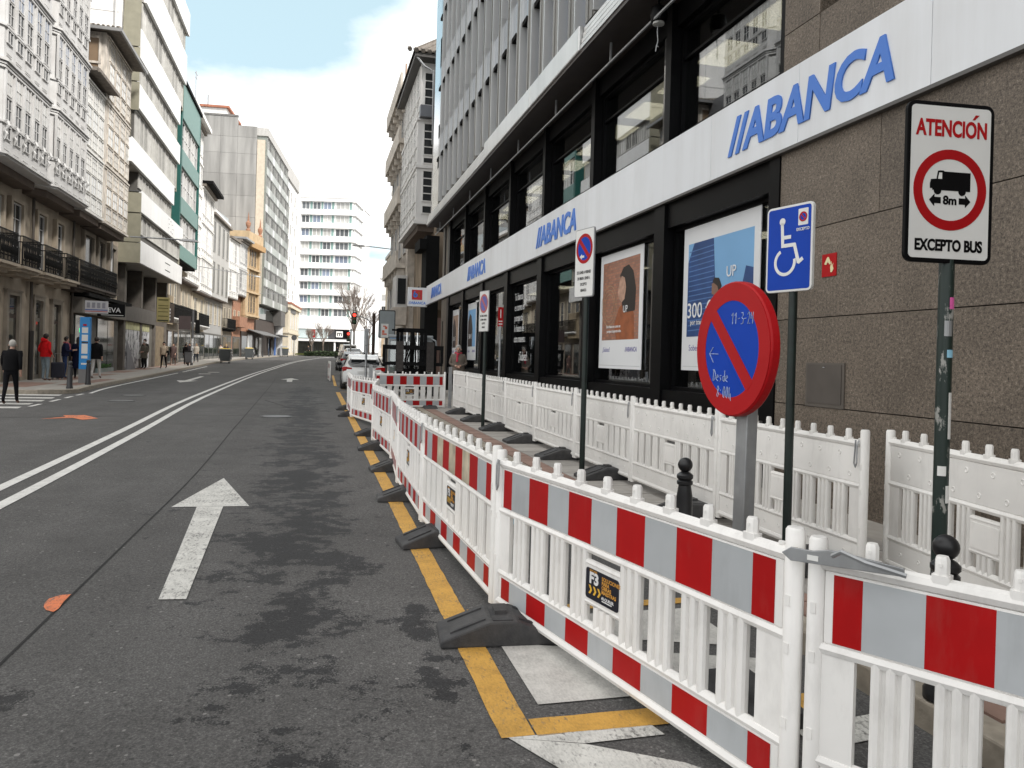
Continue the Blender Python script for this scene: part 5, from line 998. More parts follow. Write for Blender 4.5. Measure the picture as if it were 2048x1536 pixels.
for z in (4.2, 8.2, 12.2, 16.2):
    for i in range(4): window(OB, 1.2 + i * 2.7, -.098, z, 1.3, 2.4, 2, 3, GALW, WDARK, 1, .08)
MB().tube([(6.9, -.4, 19.5), (6.9, -.4, 22.5)], .07, 6).build('downpipe', P('copper_pipe', (.3, .2, .14), .5), OB)
q2('round_bay', GALW, (48.3, 50.5, 4.8, 5.5, 4.6, 6.6)); q2('bay_base', PST, (48.3, 50.6, 4.7, 5.5, 3.5, 4.6)); q2('bay_glass', WDARK, (48.26, 48.3, 4.9, 5.4, 4.8, 6.4))
SG = thing('vertical_sign', 'tall narrow vertical sign with letters down its side on the ornate building', 'sign', 70.5, 6.5, 0)
MB().rbox((0, 0, 6.45), (.2, .42, 2.2)).build('panel', P('vertical_sign_grey', (.32, .31, .3), .6), SG)
for k, ch in enumerate('MERCADO'): 
    l_ = text('lettering', ch, .36, P('sign_maroon', (.2, .05, .05), .5) if k > 4 else DGREY, SG, (0, 0, 0), False, .01); l_.matrix_local = Matrix.Translation((-.11, 0, 7.35 - k * .3)) @ Matrix(((0, 0, -1), (-1, 0, 0), (0, 1, 0))).to_4x4()
FB = thing('far_right_building', 'pale far building closing the right side of the street beyond the vertical sign', 'building', 80, 6.5, 0)
rp(FB, 'wall', CRM, [(61.5, 80, 7.4, 20, -.2, 18), (80.01, 110, 9.5, 20, -.2, 15)], 80, 6.5); rp(FB, 'roof', GREYR, [(61.4, 80, 7.2, 20, 18, 18.4), (80.02, 110.2, 9.3, 20, 15, 15.4)], 80, 6.5)  # nearer, mostly unseen block added to keep sun off the road
for z in (4, 7.5, 11):
    for i in range(8): window(FB, 1.2 + i * 3.4, -2.998, z, 1.4, 2.2, 2, 2, WHT, WCURT, 1, .08)
# street lamps on wall arms
def lamp(label, s0, n0, s1, n1, z):
    t = thing('street_lamp', label, 'street lamp', s0, n0, 0, 0, 'street lamps on wall arms'); MB((s0, n0, 0)).tube([(0, 0, z - .1), (s1 - s0, -(n1 - n0), z)], .035, 6).build('arm', GALV, t)
    a = math.atan2(-(n1 - n0), s1 - s0); MB().rbox((s1 - s0, -(n1 - n0), z - .02), (.95, .3, .11), a, 0, .7).build('lamp_head', P('lamp_grey', (.5, .5, .5), .4), t)
    MB().rbox((s1 - s0, -(n1 - n0), z - .085), (.6, .2, .02), a).build('diffuser', P('lamp_diffuser', (.7, .7, .65), .3), t)
lamp('street lamp on a grey arm in front of the white banded building', 42.9, -9.3, 43.6, -6.6, 7.35)
lamp('street lamp on a thin arm in front of the grey rendered house', 76, -10.6, 84, -6.0, 9.4); lamp('street lamp on a thin arm in front of the grey glass tower', 112, -7.8, 113.5, -3.6, 9.8)
lamp('street lamp reaching left from the ornate stone building', 58, 5.5, 57.6, 2.9, 9.6)
# ------------------------------------------------------------------ site barriers
PROTO = {}
def barrier(kind):
    """parts of one panel, 2.0 m long, feet of the frame at z .07; kind: film (striped, +y face) or plain (dimpled back, +y face)"""
    r = link('site_barrier', None); L = 2.0
    fr = MB()
    for x, h in ((.03, 1.0), (L - .03, .985)): fr.lathe([(.03, .05), (.03, h - .01), (.024, h), (.001, h)], 12, (x, 0, 0))
    for z, rad in ((.905, .026), (.63, .022), (.265, .022), (.095, .026)): fr.tube([(.03, 0, z), (L - .03, 0, z)], rad, 8, cap=False)
    fr.box(.05, .16, -.012, .012, .27, .63); fr.box(L - .16, L - .05, -.012, .012, .27, .63)
    for x in (.03, L - .03):
        for z in (.33, .58, .74): fr.box(x - .009, x + .009, .026, .0315, z, z + .035)
        fr.lathe([(.011, 0), (.011, .01), (.001, .012)], 8, (x + (.05 if x < 1 else -.05), 0, .93))
    fr.build('frame', PLA if kind == 'film' else PLD, r, True)
    bm = PLA if kind == 'film' else PLD
    MB().box(.06, L - .06, -.014, .014, .648, .882).build('upper_board', bm, r, bev=.004); MB().box(.06, L - .06, -.013, .013, .115, .248).build('lower_board', bm, r, bev=.004)
    if kind in ('film', 'worn'):
        k = 11; wd = (L - .18) / (k - 1); xs = [.09] + [.09 + wd * (.5 + i) for i in range(k - 1)] + [L - .09]
        for z0, z1, nm in ((.655, .874, 'upper_stripe'), (.122, .24, 'lower_stripe')):
            for i in range(k):
                m = RED if i % 2 == 0 else (BEI if kind == 'worn' and nm[0] == 'u' and i in (3, 5, 7) else GRY)
                MB().box(xs[i], xs[i + 1], .0141, .0162 + .0003 * (i % 2), z0, z1).build('stripe', m, r)
    else:
        dm = MB()
        for i in range(9):
            for j, z in enumerate((.83, .715)): dm.lathe([(.0165, 0), (.0155, .004), (.011, .0045), (.009, .001), (.001, .0)], 10)
        vs = []
        dm = MB()
        for i in range(16):
            z = .83 if i % 2 else .70; x = .16 + i * .112; n0 = len(dm.V); dm.lathe([(.0185, -.001), (.0165, .0035), (.0125, .0035), (.010, .0006), (.001, .0004)], 10)
            for q in range(n0, len(dm.V)): a, b, c = dm.V[q]; dm.V[q] = (x + a, .0142 + c, z - b)
        for i in range(9):
            n0 = len(dm.V); dm.lathe([(.0155, -.001), (.0135, .0035), (.0105, .0035), (.008, .0006), (.001, .0004)], 8)
            for q in range(n0, len(dm.V)): a, b, c = dm.V[q]; dm.V[q] = (.2 + i * .2 + a, .0132 + c, .18 - b)
        d = dm.build('dimple', PLD, r, True); d['kind'] = 'stuff'
    def slat(z0, z1):
        s = MB(); s.box(-.062, .062, -.013, .004, z0, z1)
        for x in (-.045, 0, .045): s.tube([(x, .004, z0 - .0), (x, .004, z1)], .0175, 8, cap=False)
        return s
    sm = slat(.268, .628).mesh('slat', bm, True); ss = slat(.268, .372).mesh('slat', bm, True)
    n = 9
    for i in range(n):
        x = .27 + i * (L - .54) / (n - 1)
        link('slat', ss if i == 4 else sm, r, (x, 0, 0))
    c = 1.0; pf = MB()
    pf.prism(rrect(c - .135, c + .135, .375, .565, .02), -.014, .014); pf.tube([(c - .14, .0, .565), (c + .14, 0, .565)], .017, 8); pf.tube([(c - .14, 0, .38), (c + .14, 0, .38)], .017, 8); pf.build('plaque_frame', bm, r, True)
    gp = MB().prism(rrect(c - .118, c + .118, .40, .545, .014), .0141, .017)
    if kind in ('film', 'worn'):
        pq = gp.build('plaque', P('plaque_black', (.012, .013, .022), .35), r)
        text('lettering', 'F3', .072, P('plaque_white', (.7, .7, .7), .5), pq, (c + .055, .0185, .500), True, .003, 0, .0006); y0 = .0172
        ch = MB()
        for i in range(3): x = c + .094 - i * .032; ch.prism([(x, .465), (x - .013, .465), (x - .026, .445), (x - .013, .425), (x, .425), (x - .013, .445)], y0, y0 + .0008)
        ch.build('chevron', P('plaque_yellow', (.72, .42, .04), .5), pq)
        for i, b in enumerate(('SOLUCIONES', 'PARA', 'OBRAS', 'MAESTRAS')): text('lettering', b, .0245, P('plaque_orange', (.62, .30, .05), .5), pq, (c - .002, .0185, .520 - i * .0205), True, .0006, 0, .0004, 'LEFT', .88)
        text('lettering', 'ALQUILER', .019, P('plaque_white', (.7, .7, .7), .5), pq, (c - .002, .0185, .431), True, .0005, 0, .0004, 'LEFT'); MB().box(c - .075, c - .004, y0, y0 + .0006, .415, .42).build('small_print', P('plaque_white', (.7, .7, .7), .5), pq)
        text('lettering', 'SEMOREL', .014, P('plaque_orange', (.62, .30, .05), .5), pq, (c + .06, .0185, .536), True, 0, 0, .0004)
    else: gp.build('plaque', PLD, r)
    pg = MB(); pg.prism(rrect(-.026, .026, -.022, .022, .008, 2), .905, .94, ax='z'); pg.lathe([(.021, .94), (.0205, .985), (.016, .995), (.001, .995)], 8); pg.box(-.005, .005, .0205, .0225, .965, .975)
    pm = pg.mesh('peg', bm, True)
    for i in range(9): link('peg', pm, r, (.2 + i * .2, 0, 0))
    lk = MB(); lk.tube([(.045, .034, .93), (.05, .045, .90), (.05, .045, .78), (.06, .046, .755), (.075, .045, .78), (.07, .04, .93)], .006, 5); lk.V = [((2 - a) if kind != 'plain' else a, b, c) for a, b, c in lk.V]; lk.build('link_hook', GALV, r)
    return r
PROTO['film'] = barrier('film'); PROTO['plain'] = barrier('plain'); PROTO['worn'] = barrier('worn')
used = set()
def place_panel(kind, a, b, label, group, dz=0):
    r = PROTO[kind] if kind not in used and kind != 'film' else copy_tree(PROTO[kind]); used.add(kind)
    (x0, y0), (x1, y1) = W(*a), W(*b); d = math.hypot(x1 - x0, y1 - y0); z0, z1 = g(y0) + dz, g(y1) + dz
    r.location = (x0, y0, z0); r.rotation_euler = (0, -math.atan2(z1 - z0, d), math.atan2(y1 - y0, x1 - x0)); r.scale = (d / 2.0 * .997, 1, 1); tag(r, label, 'barrier', group); return r
FJ = [(2.228, 1.586), (4.50, 1.09), (6.85, .97), (8.9, .97), (10.9, 1.09), (13.2, .99), (15.7, 1.26), (17.8, .84), (20.2, .86)]
GF = 'striped site barriers along the traffic lane'
pa = place_panel('film', (.52, 2.63), (2.217, 1.594), 'striped barrier cut by the lower right corner, nearest in the lane row', GF)
bpy.data.objects.remove([c for c in pa.children if c.name.startswith('link_hook')][0])
ORD = ['second', 'third', 'fourth', 'fifth', 'sixth', 'seventh', 'eighth', 'ninth']
for i in range(8):
    lb = {0: 'striped barrier with clean film and black plaque, second nearest in the lane row', 1: 'striped barrier panel with peeling beige patches between its red stripes'}.get(i, 'striped barrier seen nearly edge on, %s from the camera in the lane row' % ORD[i])
    place_panel('worn' if i == 1 else 'film', FJ[i], FJ[i + 1], lb, GF)
BJ = [4.23, 6.1, 7.98, 9.92, 11.9, 13.9, 15.75, 17.6, 19.4]
GBk = 'plain white barriers along the bank pavement'
BN = ['nearest', 'second nearest', 'third nearest', 'fourth nearest', 'fifth nearest', 'sixth nearest', 'seventh nearest', 'farthest']
for i in range(8): place_panel('plain', (BJ[i], 3.47), (BJ[i + 1], 3.47), 'plain white dimpled barrier, %s in the straight row beside the bank' % BN[i], GBk, .13)
place_panel('plain', (2.55, 3.52), (4.44, 3.80), 'plain white barrier panel standing apart behind the near truck sign post', GBk, .13)
place_panel('film', (19.95, 3.35), (19.85, 1.45), 'striped barrier set across the bay in front of the black loader', 'striped barriers closing the bay', .06)
place_panel('film', (38.5, .75), (40.5, .7), 'striped barrier panel standing beyond the white hatchback', 'striped barriers closing the bay')
t = thing('barrier_post', 'grey metal post ending the cross barrier beside the plain row', 'post', 19.7, 3.42); MB().box(-.03, .03, -.04, .04, 0, 1.2).build('post', GALV, t); MB().box(-.1, .1, -.1, .1, 0, .02).build('base_plate', GALV, t)
t = thing('barrier_post', 'grey metal post ending the cross barrier beside the lane row', 'post', 19.9, 1.4); MB().box(-.03, .03, -.04, .04, 0, 1.2).build('post', GALV, t); MB().box(-.1, .1, -.1, .1, 0, .02).build('base_plate', GALV, t)
for o_ in list(PROTO['film'].children):
    for q_ in list(o_.children): bpy.data.objects.remove(q_)
    bpy.data.objects.remove(o_)
bpy.data.objects.remove(PROTO['film'])
# rubber feet
ft = MB()
ft.prism([(-.36, 0), (.36, 0), (.36, .04), (.08, .135), (-.08, .135), (-.36, .04)], -.17, .17, ax='x')
ft.V = [(x, y, z) for x, y, z in ft.V]
FOOT = None
def foot(s, n, label, group, dz=0, rot=0, sc_=1):
    global FOOT
    if FOOT is None:
        r = link('rubber_barrier_weight', None); ft.build('block', RUB, r, bev=.012)
        k = MB()
        for x in (-.1, .1):
            for sg in (-1, 1): k.prism([(sg * .30, .058), (sg * .10, .125), (sg * .10, .138), (sg * .30, .07)], x - .012, x + .012, ax='x')
        k.box(-.15, .15, -.06, .06, .13, .14); k.build('ridge', RUB, r); MB().box(-.05, .05, -.035, .035, .14, .16).build('socket', RUB, r); FOOT = r
    else: r = copy_tree(FOOT)
    x, y = W(s, n); r.location = (x, y, g(y) + dz); r.rotation_euler = (0, 0, TH + rot); r.scale = (sc_, sc_, 1); tag(r, label, 'barrier foot', group)
FL_ = ['nearest', 'second', 'third', 'fourth', 'fifth', 'sixth', 'seventh', 'eighth']
for i, (s, n) in enumerate(((4.1, 1.02), (6.2, 1.02), (8.1, 1.0), (10.1, 1.06), (12.25, 1.02), (14.3, 1.08), (18.5, .9), (20.5, .9))): foot(s, n, 'black rubber barrier foot on the yellow bay line, %s of the lane row' % FL_[i] if i else 'large black rubber barrier foot beside the wet patch, nearest of the lane row', 'rubber barrier feet along the lane', 0, (-.08, .1, -.05, .06, 0, .12, -.1, .05)[i], .92)
for i, s in enumerate((4.6, 6.4, 8.5, 10.2, 12.1, 14.0, 15.9, 17.8)): foot(s, 3.38, 'black rubber barrier foot on the pavement, %s of the row by the bank' % FL_[i], 'rubber barrier feet on the pavement', .13)
foot(2.1, 2.05, 'black rubber barrier foot lying in the near bay behind the front panels', 'rubber barrier feet along the lane', 0, .3); foot(19.6, 2.9, 'black rubber barrier foot under the cross barrier', 'rubber barrier feet along the lane', .06, 1.57)
# bracket tying the two nearest panels
t = face('clamp_bracket', 'grey steel clamp bracket tying the two nearest striped panels', 'bracket', 2.22, 1.56, 222); t.location.z += .93
MB().prism([(-.03, 0), (0, -.022), (.16, -.014), (.34, -.005), (.34, .02), (.16, .034), (.12, .034), (.07, .022), (0, .022)], -.055, -.045).build('plate', GALV, t, bev=.002)
MB().tube([(.12, -.05, .03), (.15, -.06, .05), (.22, -.06, .03), (.33, -.05, .012)], .008, 6).build('rod', GALV, t); MB().lathe([(.012, 0), (.012, .012), (.006, .016), (.001, .018)], 8).build('bolt', P('brass_bolt', (.35, .22, .06), .4, .7), t, True).rotation_euler = (R(90), 0, 0)
t.children[2].location = (.03, -.055, 0); MB().box(.055, .09, -.0575, -.0545, -.008, .008).build('slot', SWHT, t)

# ------------------------------------------------------------------ street signs on poles
def pole(t, x, z1, r, m, name='pole', lean=0): return MB().tube([(x + lean, .035, -.02), (x, .035, z1)], r, 12).build(name, m, t, True)
def plate(t, x0, x1, z0, z1, rad, fm, em, bw=.02, th=.022):
    MB().prism(rrect(x0, x1, z0, z1, rad, 5), 0, th).build('plate', em, t, bev=.003); return MB().prism(rrect(x0 + bw, x1 - bw, z0 + bw, z1 - bw, max(rad - bw, .004), 5), -.0015, 0).build('face', fm, t)
SRAISE = .0035
# big lorry sign
t = face('traffic_sign', 'white ATENCION lorry length sign with red ring on a worn dark green pole', 'sign', 3.27, 3.16, 171, None, None, .13)
PEEL = mat('peeling_green_pole', (.01, .022, .018), .45); tt, N_, L_, b_ = nodes(PEEL); tcn = new(tt, 'ShaderNodeTexCoord'); nn = noise(tt, tcn.outputs['Object'], 11, 6, .65, (1, 1, .45)); L_(ramp(tt, nn, [(.56, (.008, .02, .016)), (.60, (.30, .30, .28))]), b_.inputs['Base Color'])
pole(t, 0, 2.0, .037, PEEL)
for z, c, a, h in ((1.72, P('sticker_pink', (.75, .12, .4), .5), .4, .06), (1.47, P('sticker_blue', (.25, .5, .65), .5), .2, .04), (1.05, SWHT, .6, .24), (.86, SWHT, -.6, .05), (.72, SWHT, .5, .09), (1.58, GALV, -.2, .08)):
    k = MB()
    for i in range(4):
        a0, a1 = -math.pi / 2 + a + (i - 2) * .28, -math.pi / 2 + a + (i - 1) * .28; k.add([(math.cos(a0) * .0378, .035 + math.sin(a0) * .0378, z), (math.cos(a1) * .0378, .035 + math.sin(a1) * .0378, z), (math.cos(a1) * .0378, .035 + math.sin(a1) * .0378, z + h), (math.cos(a0) * .0378, .035 + math.sin(a0) * .0378, z + h)], [(0, 1, 2, 3)])
    k.build('sticker', c, t)
X0, X1, Z0_, Z1_ = -.272, .225, 1.955, 2.78
plate(t, X0, X1, Z0_, Z1_, .045, SWHT, BLK, .022); cx_ = (X0 + X1) / 2; cz_ = 2.33
rb = MB(); ringband(rb, cx_, cz_, .158, .208, -SRAISE, -.0016, n=48); rb.build('ring', SRED, t)
fit(text('lettering', 'ATENCION', .125, SRED, t, (cx_, -.003, 2.645), False, .004, 0, .001), .405, .088); MB().prism([(cx_ + .118, 2.698), (cx_ + .132, 2.698), (cx_ + .158, 2.724), (cx_ + .136, 2.724)], -.004, -.0016).build('accent', SRED, t); fit(text('lettering', 'EXCEPTO BUS', .088, BLK, t, (cx_, -.003, 2.045), False, .0035, 0, .001), .385, .062)
lr = MB(); s_ = .115
lorry = [(-1, -.12), (-1, -.35), (-.88, -.35), (-.88, -.42), (1, -.42), (1, .42), (-.3, .42), (-.34, .46), (-.5, .46), (-.62, .44), (-.68, .08), (-.95, .05)]
lr.prism([(cx_ + x * s_, cz_ + .045 + z * s_) for x, z in lorry], -SRAISE, -.0016)
for x in (-.62, .6): lr.prism([(cx_ + x * s_ + a, cz_ + .045 - .44 * s_ + b) for a, b in arcpts(0, 0, .021, 0, 360, 14)[:-1]], -.0037, -.0016)
for sg_ in (-1, 1): lr.prism([(cx_ + sg_ * a, cz_ - .055 + b) for a, b in ((.118, 0), (.088, .032), (.088, .016), (.052, .016), (.052, -.016), (.088, -.016), (.088, -.032))], -SRAISE, -.0016)
lr.build('lorry_symbol', BLK, t); MB().prism([(cx_ + x * s_, cz_ + .045 + z * s_) for x, z in ((-.62, .08), (-.56, .36), (-.42, .36), (-.42, .08))], -.0042, -.0035).build('cab_window', SWHT, t); text('lettering', '8m', .062, BLK, t, (cx_, -.003, cz_ - .055), False, .002, 0, .001)
# disabled bay sign
t = face('traffic_sign', 'blue disabled parking sign with white wheelchair symbol on dark green pole', 'sign', 4.76, 3.21, 242, None, None, .13)
pole(t, .02, 2.1, .03, GREENB)
plate(t, -.205, .205, 1.92, 2.53, .035, SBLUE, SWHT, .016, .025); wm = MB(); y1, y0 = -.0035, -.0016
wm.prism([(-.06 + a, 2.42 + b) for a, b in arcpts(0, 0, .026, 0, 360, 16)[:-1]], y1, y0); [seg(wm, a, b, .026, y1 - .0002 * i, y0) for i, (a, b) in enumerate((((-.062, 2.41), (-.052, 2.235)), ((-.058, 2.305), (.02, 2.305)), ((-.056, 2.247), (.056, 2.247)), ((.05, 2.255), (.092, 2.115)), ((.086, 2.118), (.128, 2.145))))]
ringband(wm, -.03, 2.13, .075, .098, y1, y0, 118, 372, 26); wm.build('wheelchair_symbol', SWHT, t); MB().prism(rrect(.08, .165, 2.375, 2.49, .006), -.0026, -.0016).build('inset', SWHT, t)
k = MB(); ringband(k, .1225, 2.432, .024, .035, -.0046, -.0026, n=20); k.prism([(.1, 2.452), (.106, 2.458), (.146, 2.412), (.14, 2.406)], -.0042, -.0034); k.build('inset_ring', SRED, t); MB().prism([(.1225 + a, 2.432 + b) for a, b in arcpts(0, 0, .025, 0, 360, 16)[:-1]], -.0034, -.0026).build('inset_disc', SBLUE, t); fit(text('lettering', 'EXCEPTO', .032, SWHT, t, (.1225, -.003, 2.348), False, .0006, 0, .0006), .11, .021)
# no-parking plates
def noparking(s, n, label, z0, z1, arrow=True, wd=.42, faded=False):
    t = face('traffic_sign', label, 'sign', s, n, 243, None, 'no parking plates along the bank', .13); pole(t, .02, z1 - .05, .034, GREENB); plate(t, -wd / 2, wd / 2, z0, z1, .03, SWHT, GALV, .012, .02)
    cz = z1 - wd * .58; r = wd * .43; rd, bl = (P('faded_red', (.45, .12, .12), .5), P('faded_blue', (.12, .14, .4), .5)) if faded else (SRED, SBLUE)
    MB().prism(arcpts(0, cz, r * .8, 0, 360, 30)[:-1], -.0028, -.0016).build('disc', bl, t); k = MB(); ringband(k, 0, cz, r * .78, r, -.0042, -.0016, n=36); d = r * .58; q_ = r * .1; k.prism([(-d - q_, cz + d - q_), (-d + q_, cz + d + q_), (d + q_, cz - d + q_), (d - q_, cz - d - q_)], -.0038, -.0028); k.build('ring', rd, t)
    if arrow: MB().prism([(-.1, cz - r * .52), (-.05, cz - r * .35), (-.05, cz - r * .45), (.0, cz - r * .45), (.0, cz - r * .6), (-.05, cz - r * .6), (-.05, cz - r * .7)], -.0045, -.0028).build('arrow', SWHT, t)
    for i, b in enumerate(('DE LUNES A VIERNES', 'DE 08:00 A 20:00 H.', 'EXCEPTO', 'ABANCA')): text('lettering', b, .05, BLK, t, (0, -.003, z0 + .30 - i * .072), False, .0008, 0, .0006, 'CENTER', .66)
noparking(8.75, 3.11, 'no parking plate with small white arrow on dark pole in front of the bank poster', 2.14, 2.97)
noparking(14.29, 3.09, 'faded no parking plate on dark pole farther along the bank', 1.85, 2.63, False, .42, True)
# round temporary sign
t = face('temporary_sign', 'round red and blue no parking sign with chalk writing on grey post', 'sign', 3.1, 1.79, 254, None, None, -.02)
def disc(r): return arcpts(0, 1.625, r, 0, 360, 56)[:-1]
b = MB().prism(disc(.3), 0, .045); b.build('rim', SRED, t, bev=.008)
MB().prism(disc(.218), -.002, -.0002).build('blue_face', SBLUE, t); k = MB(); ringband(k, 0, 1.625, .215, .293, -.0035, -.0002, n=56); d = .16; q_ = .022
k.prism([(-d - q_, 1.625 + d - q_), (-d + q_, 1.625 + d + q_), (d + q_, 1.625 - d + q_), (d - q_, 1.625 - d - q_)], -.0042, -.002); k.build('red_bar', SRED, t)
post = MB().rbox((.03, .075, .68), (.085, .055, 1.4), 0, 0); post.build('post', GALV, t, bev=.004); post.V = []
t.rotation_euler.y = R(1.2); MB().box(-.22, .28, -.13, .28, 0, .1).build('base', RUB, t, bev=.02)
CHALK = P('chalk', (.34, .42, .62), .8, var=.5, sc_=60)
def hand(txt, x, z, h):
    G_ = {'1': [[(0, .75), (.3, 1), (.25, 0)]], '-': [[(0, .45), (.4, .5)]], '3': [[(0, .95), (.35, 1), (.45, .75), (.15, .55), (.5, .4), (.4, .05), (0, 0)]], '2': [[(0, .8), (.25, 1), (.42, .75), (.05, .0), (.5, .05)]], '4': [[(.1, 1), (0, .45), (.5, .5)], [(.45, 1), (.35, 0)]], 'D': [[(.05, 1), (.0, 0), (.4, .15), (.5, .65), (.2, 1), (-.1, .98)]], 'e': [[(.05, .3), (.4, .4), (.3, .6), (.08, .5), (.05, .15), (.4, .05)]], 's': [[(.4, .55), (.15, .55), (.15, .35), (.35, .2), (.1, .02)]], 'd': [[(.4, .5), (.12, .5), (.05, .15), (.3, .05), (.42, .4), (.45, 1), (.48, .05)]], '8': [[(.25, .5), (.45, .75), (.25, 1), (.05, .75), (.25, .5), (.45, .2), (.2, 0), (.02, .2), (.25, .5)]], ':': [[(.15, .6), (.17, .68)], [(.12, .2), (.14, .28)]], '0': [[(.25, 1), (.05, .6), (.1, .1), (.3, 0), (.45, .4), (.4, .9), (.25, 1)]], 'h': [[(.1, 1), (.05, 0), (.15, .4), (.35, .45), (.38, 0), (.5, -.2)]], ' ': []}
    out_ = []
    for c in txt:
        for l in G_[c]: out_.append([(x + a * h * .75, z + b_ * h) for a, b_ in l])
        x += h * .5
    return out_
ls = hand('11-3-24', .0, 1.735, .05) + hand('Desde', -.135, 1.475, .052) + hand('8:00h', -.1, 1.405, .05) + [[(-.175, 1.60), (-.1, 1.60)], [(-.145, 1.63), (-.175, 1.60), (-.14, 1.56)]]
w_ = strokes(ls, .0021); c_ = w_.build('chalk_writing', CHALK, t); c_.location.y = -.0034
# bollards
BP = None
def bollard(s, n, label, group, kind='ball', dz=.13):
    global BP
    t = thing('bollard', label, 'bollard', s, n, None, 0, group, dz)
    if kind == 'ball':
        MB().lathe([(.075, 0), (.075, .04), (.062, .06), (.058, .42), (.045, .50)], 16).build('shaft', BOLL, t, True); MB().lathe([(.045, .50), (.058, .51), (.058, .53), (.047, .54), (.06, .555), (.06, .575), (.045, .59), (.028, .60)], 16).build('collar', BOLL, t, True); MB().ball((0, 0, .65), .054, 16, 10).build('ball', BOLL, t, True)
    else:
        MB().lathe([(.1, 0), (.1, .05), (.085, .08), (.07, .6), (.06, .66)], 12).build('shaft', P('dark_bollard', (.03, .03, .032), .5), t, True); MB().lathe([(.06, .66), (.075, .68), (.06, .71), (.05, .74)], 12).build('collar', P('dark_bollard', (.03, .03, .032), .5), t, True); MB().ball((0, 0, .79), .07, 12, 8).build('ball', P('dark_bollard', (.03, .03, .032), .5), t, True)
bollard(2.72, 2.64, 'black ball topped bollard beside the foot of the truck sign pole', 'black bollards on the right kerb'); bollard(5.15, 2.66, 'black ball topped bollard in front of the round no parking sign post', 'black bollards on the right kerb')
GL = 'dark bollards on the left kerb'
bollard(26.54, -7.35, 'dark bollard at the corner of the zebra crossing', GL, 'x'); bollard(29.2, -7.52, 'dark bollard next to the blue bus stop totem', GL, 'x')
for i, (s, n) in enumerate(((83, -8.75), (87, -8.65), (97.5, -8.0), (104, -7.6), (107.5, -7.3), (111, -6.95), (116.5, -6.4))): bollard(s, n, 'far dark bollard on the left kerb near the grey bins, %s in order of distance' % ['first', 'second', 'third', 'fourth', 'fifth', 'sixth', 'seventh'][i], GL, 'x')
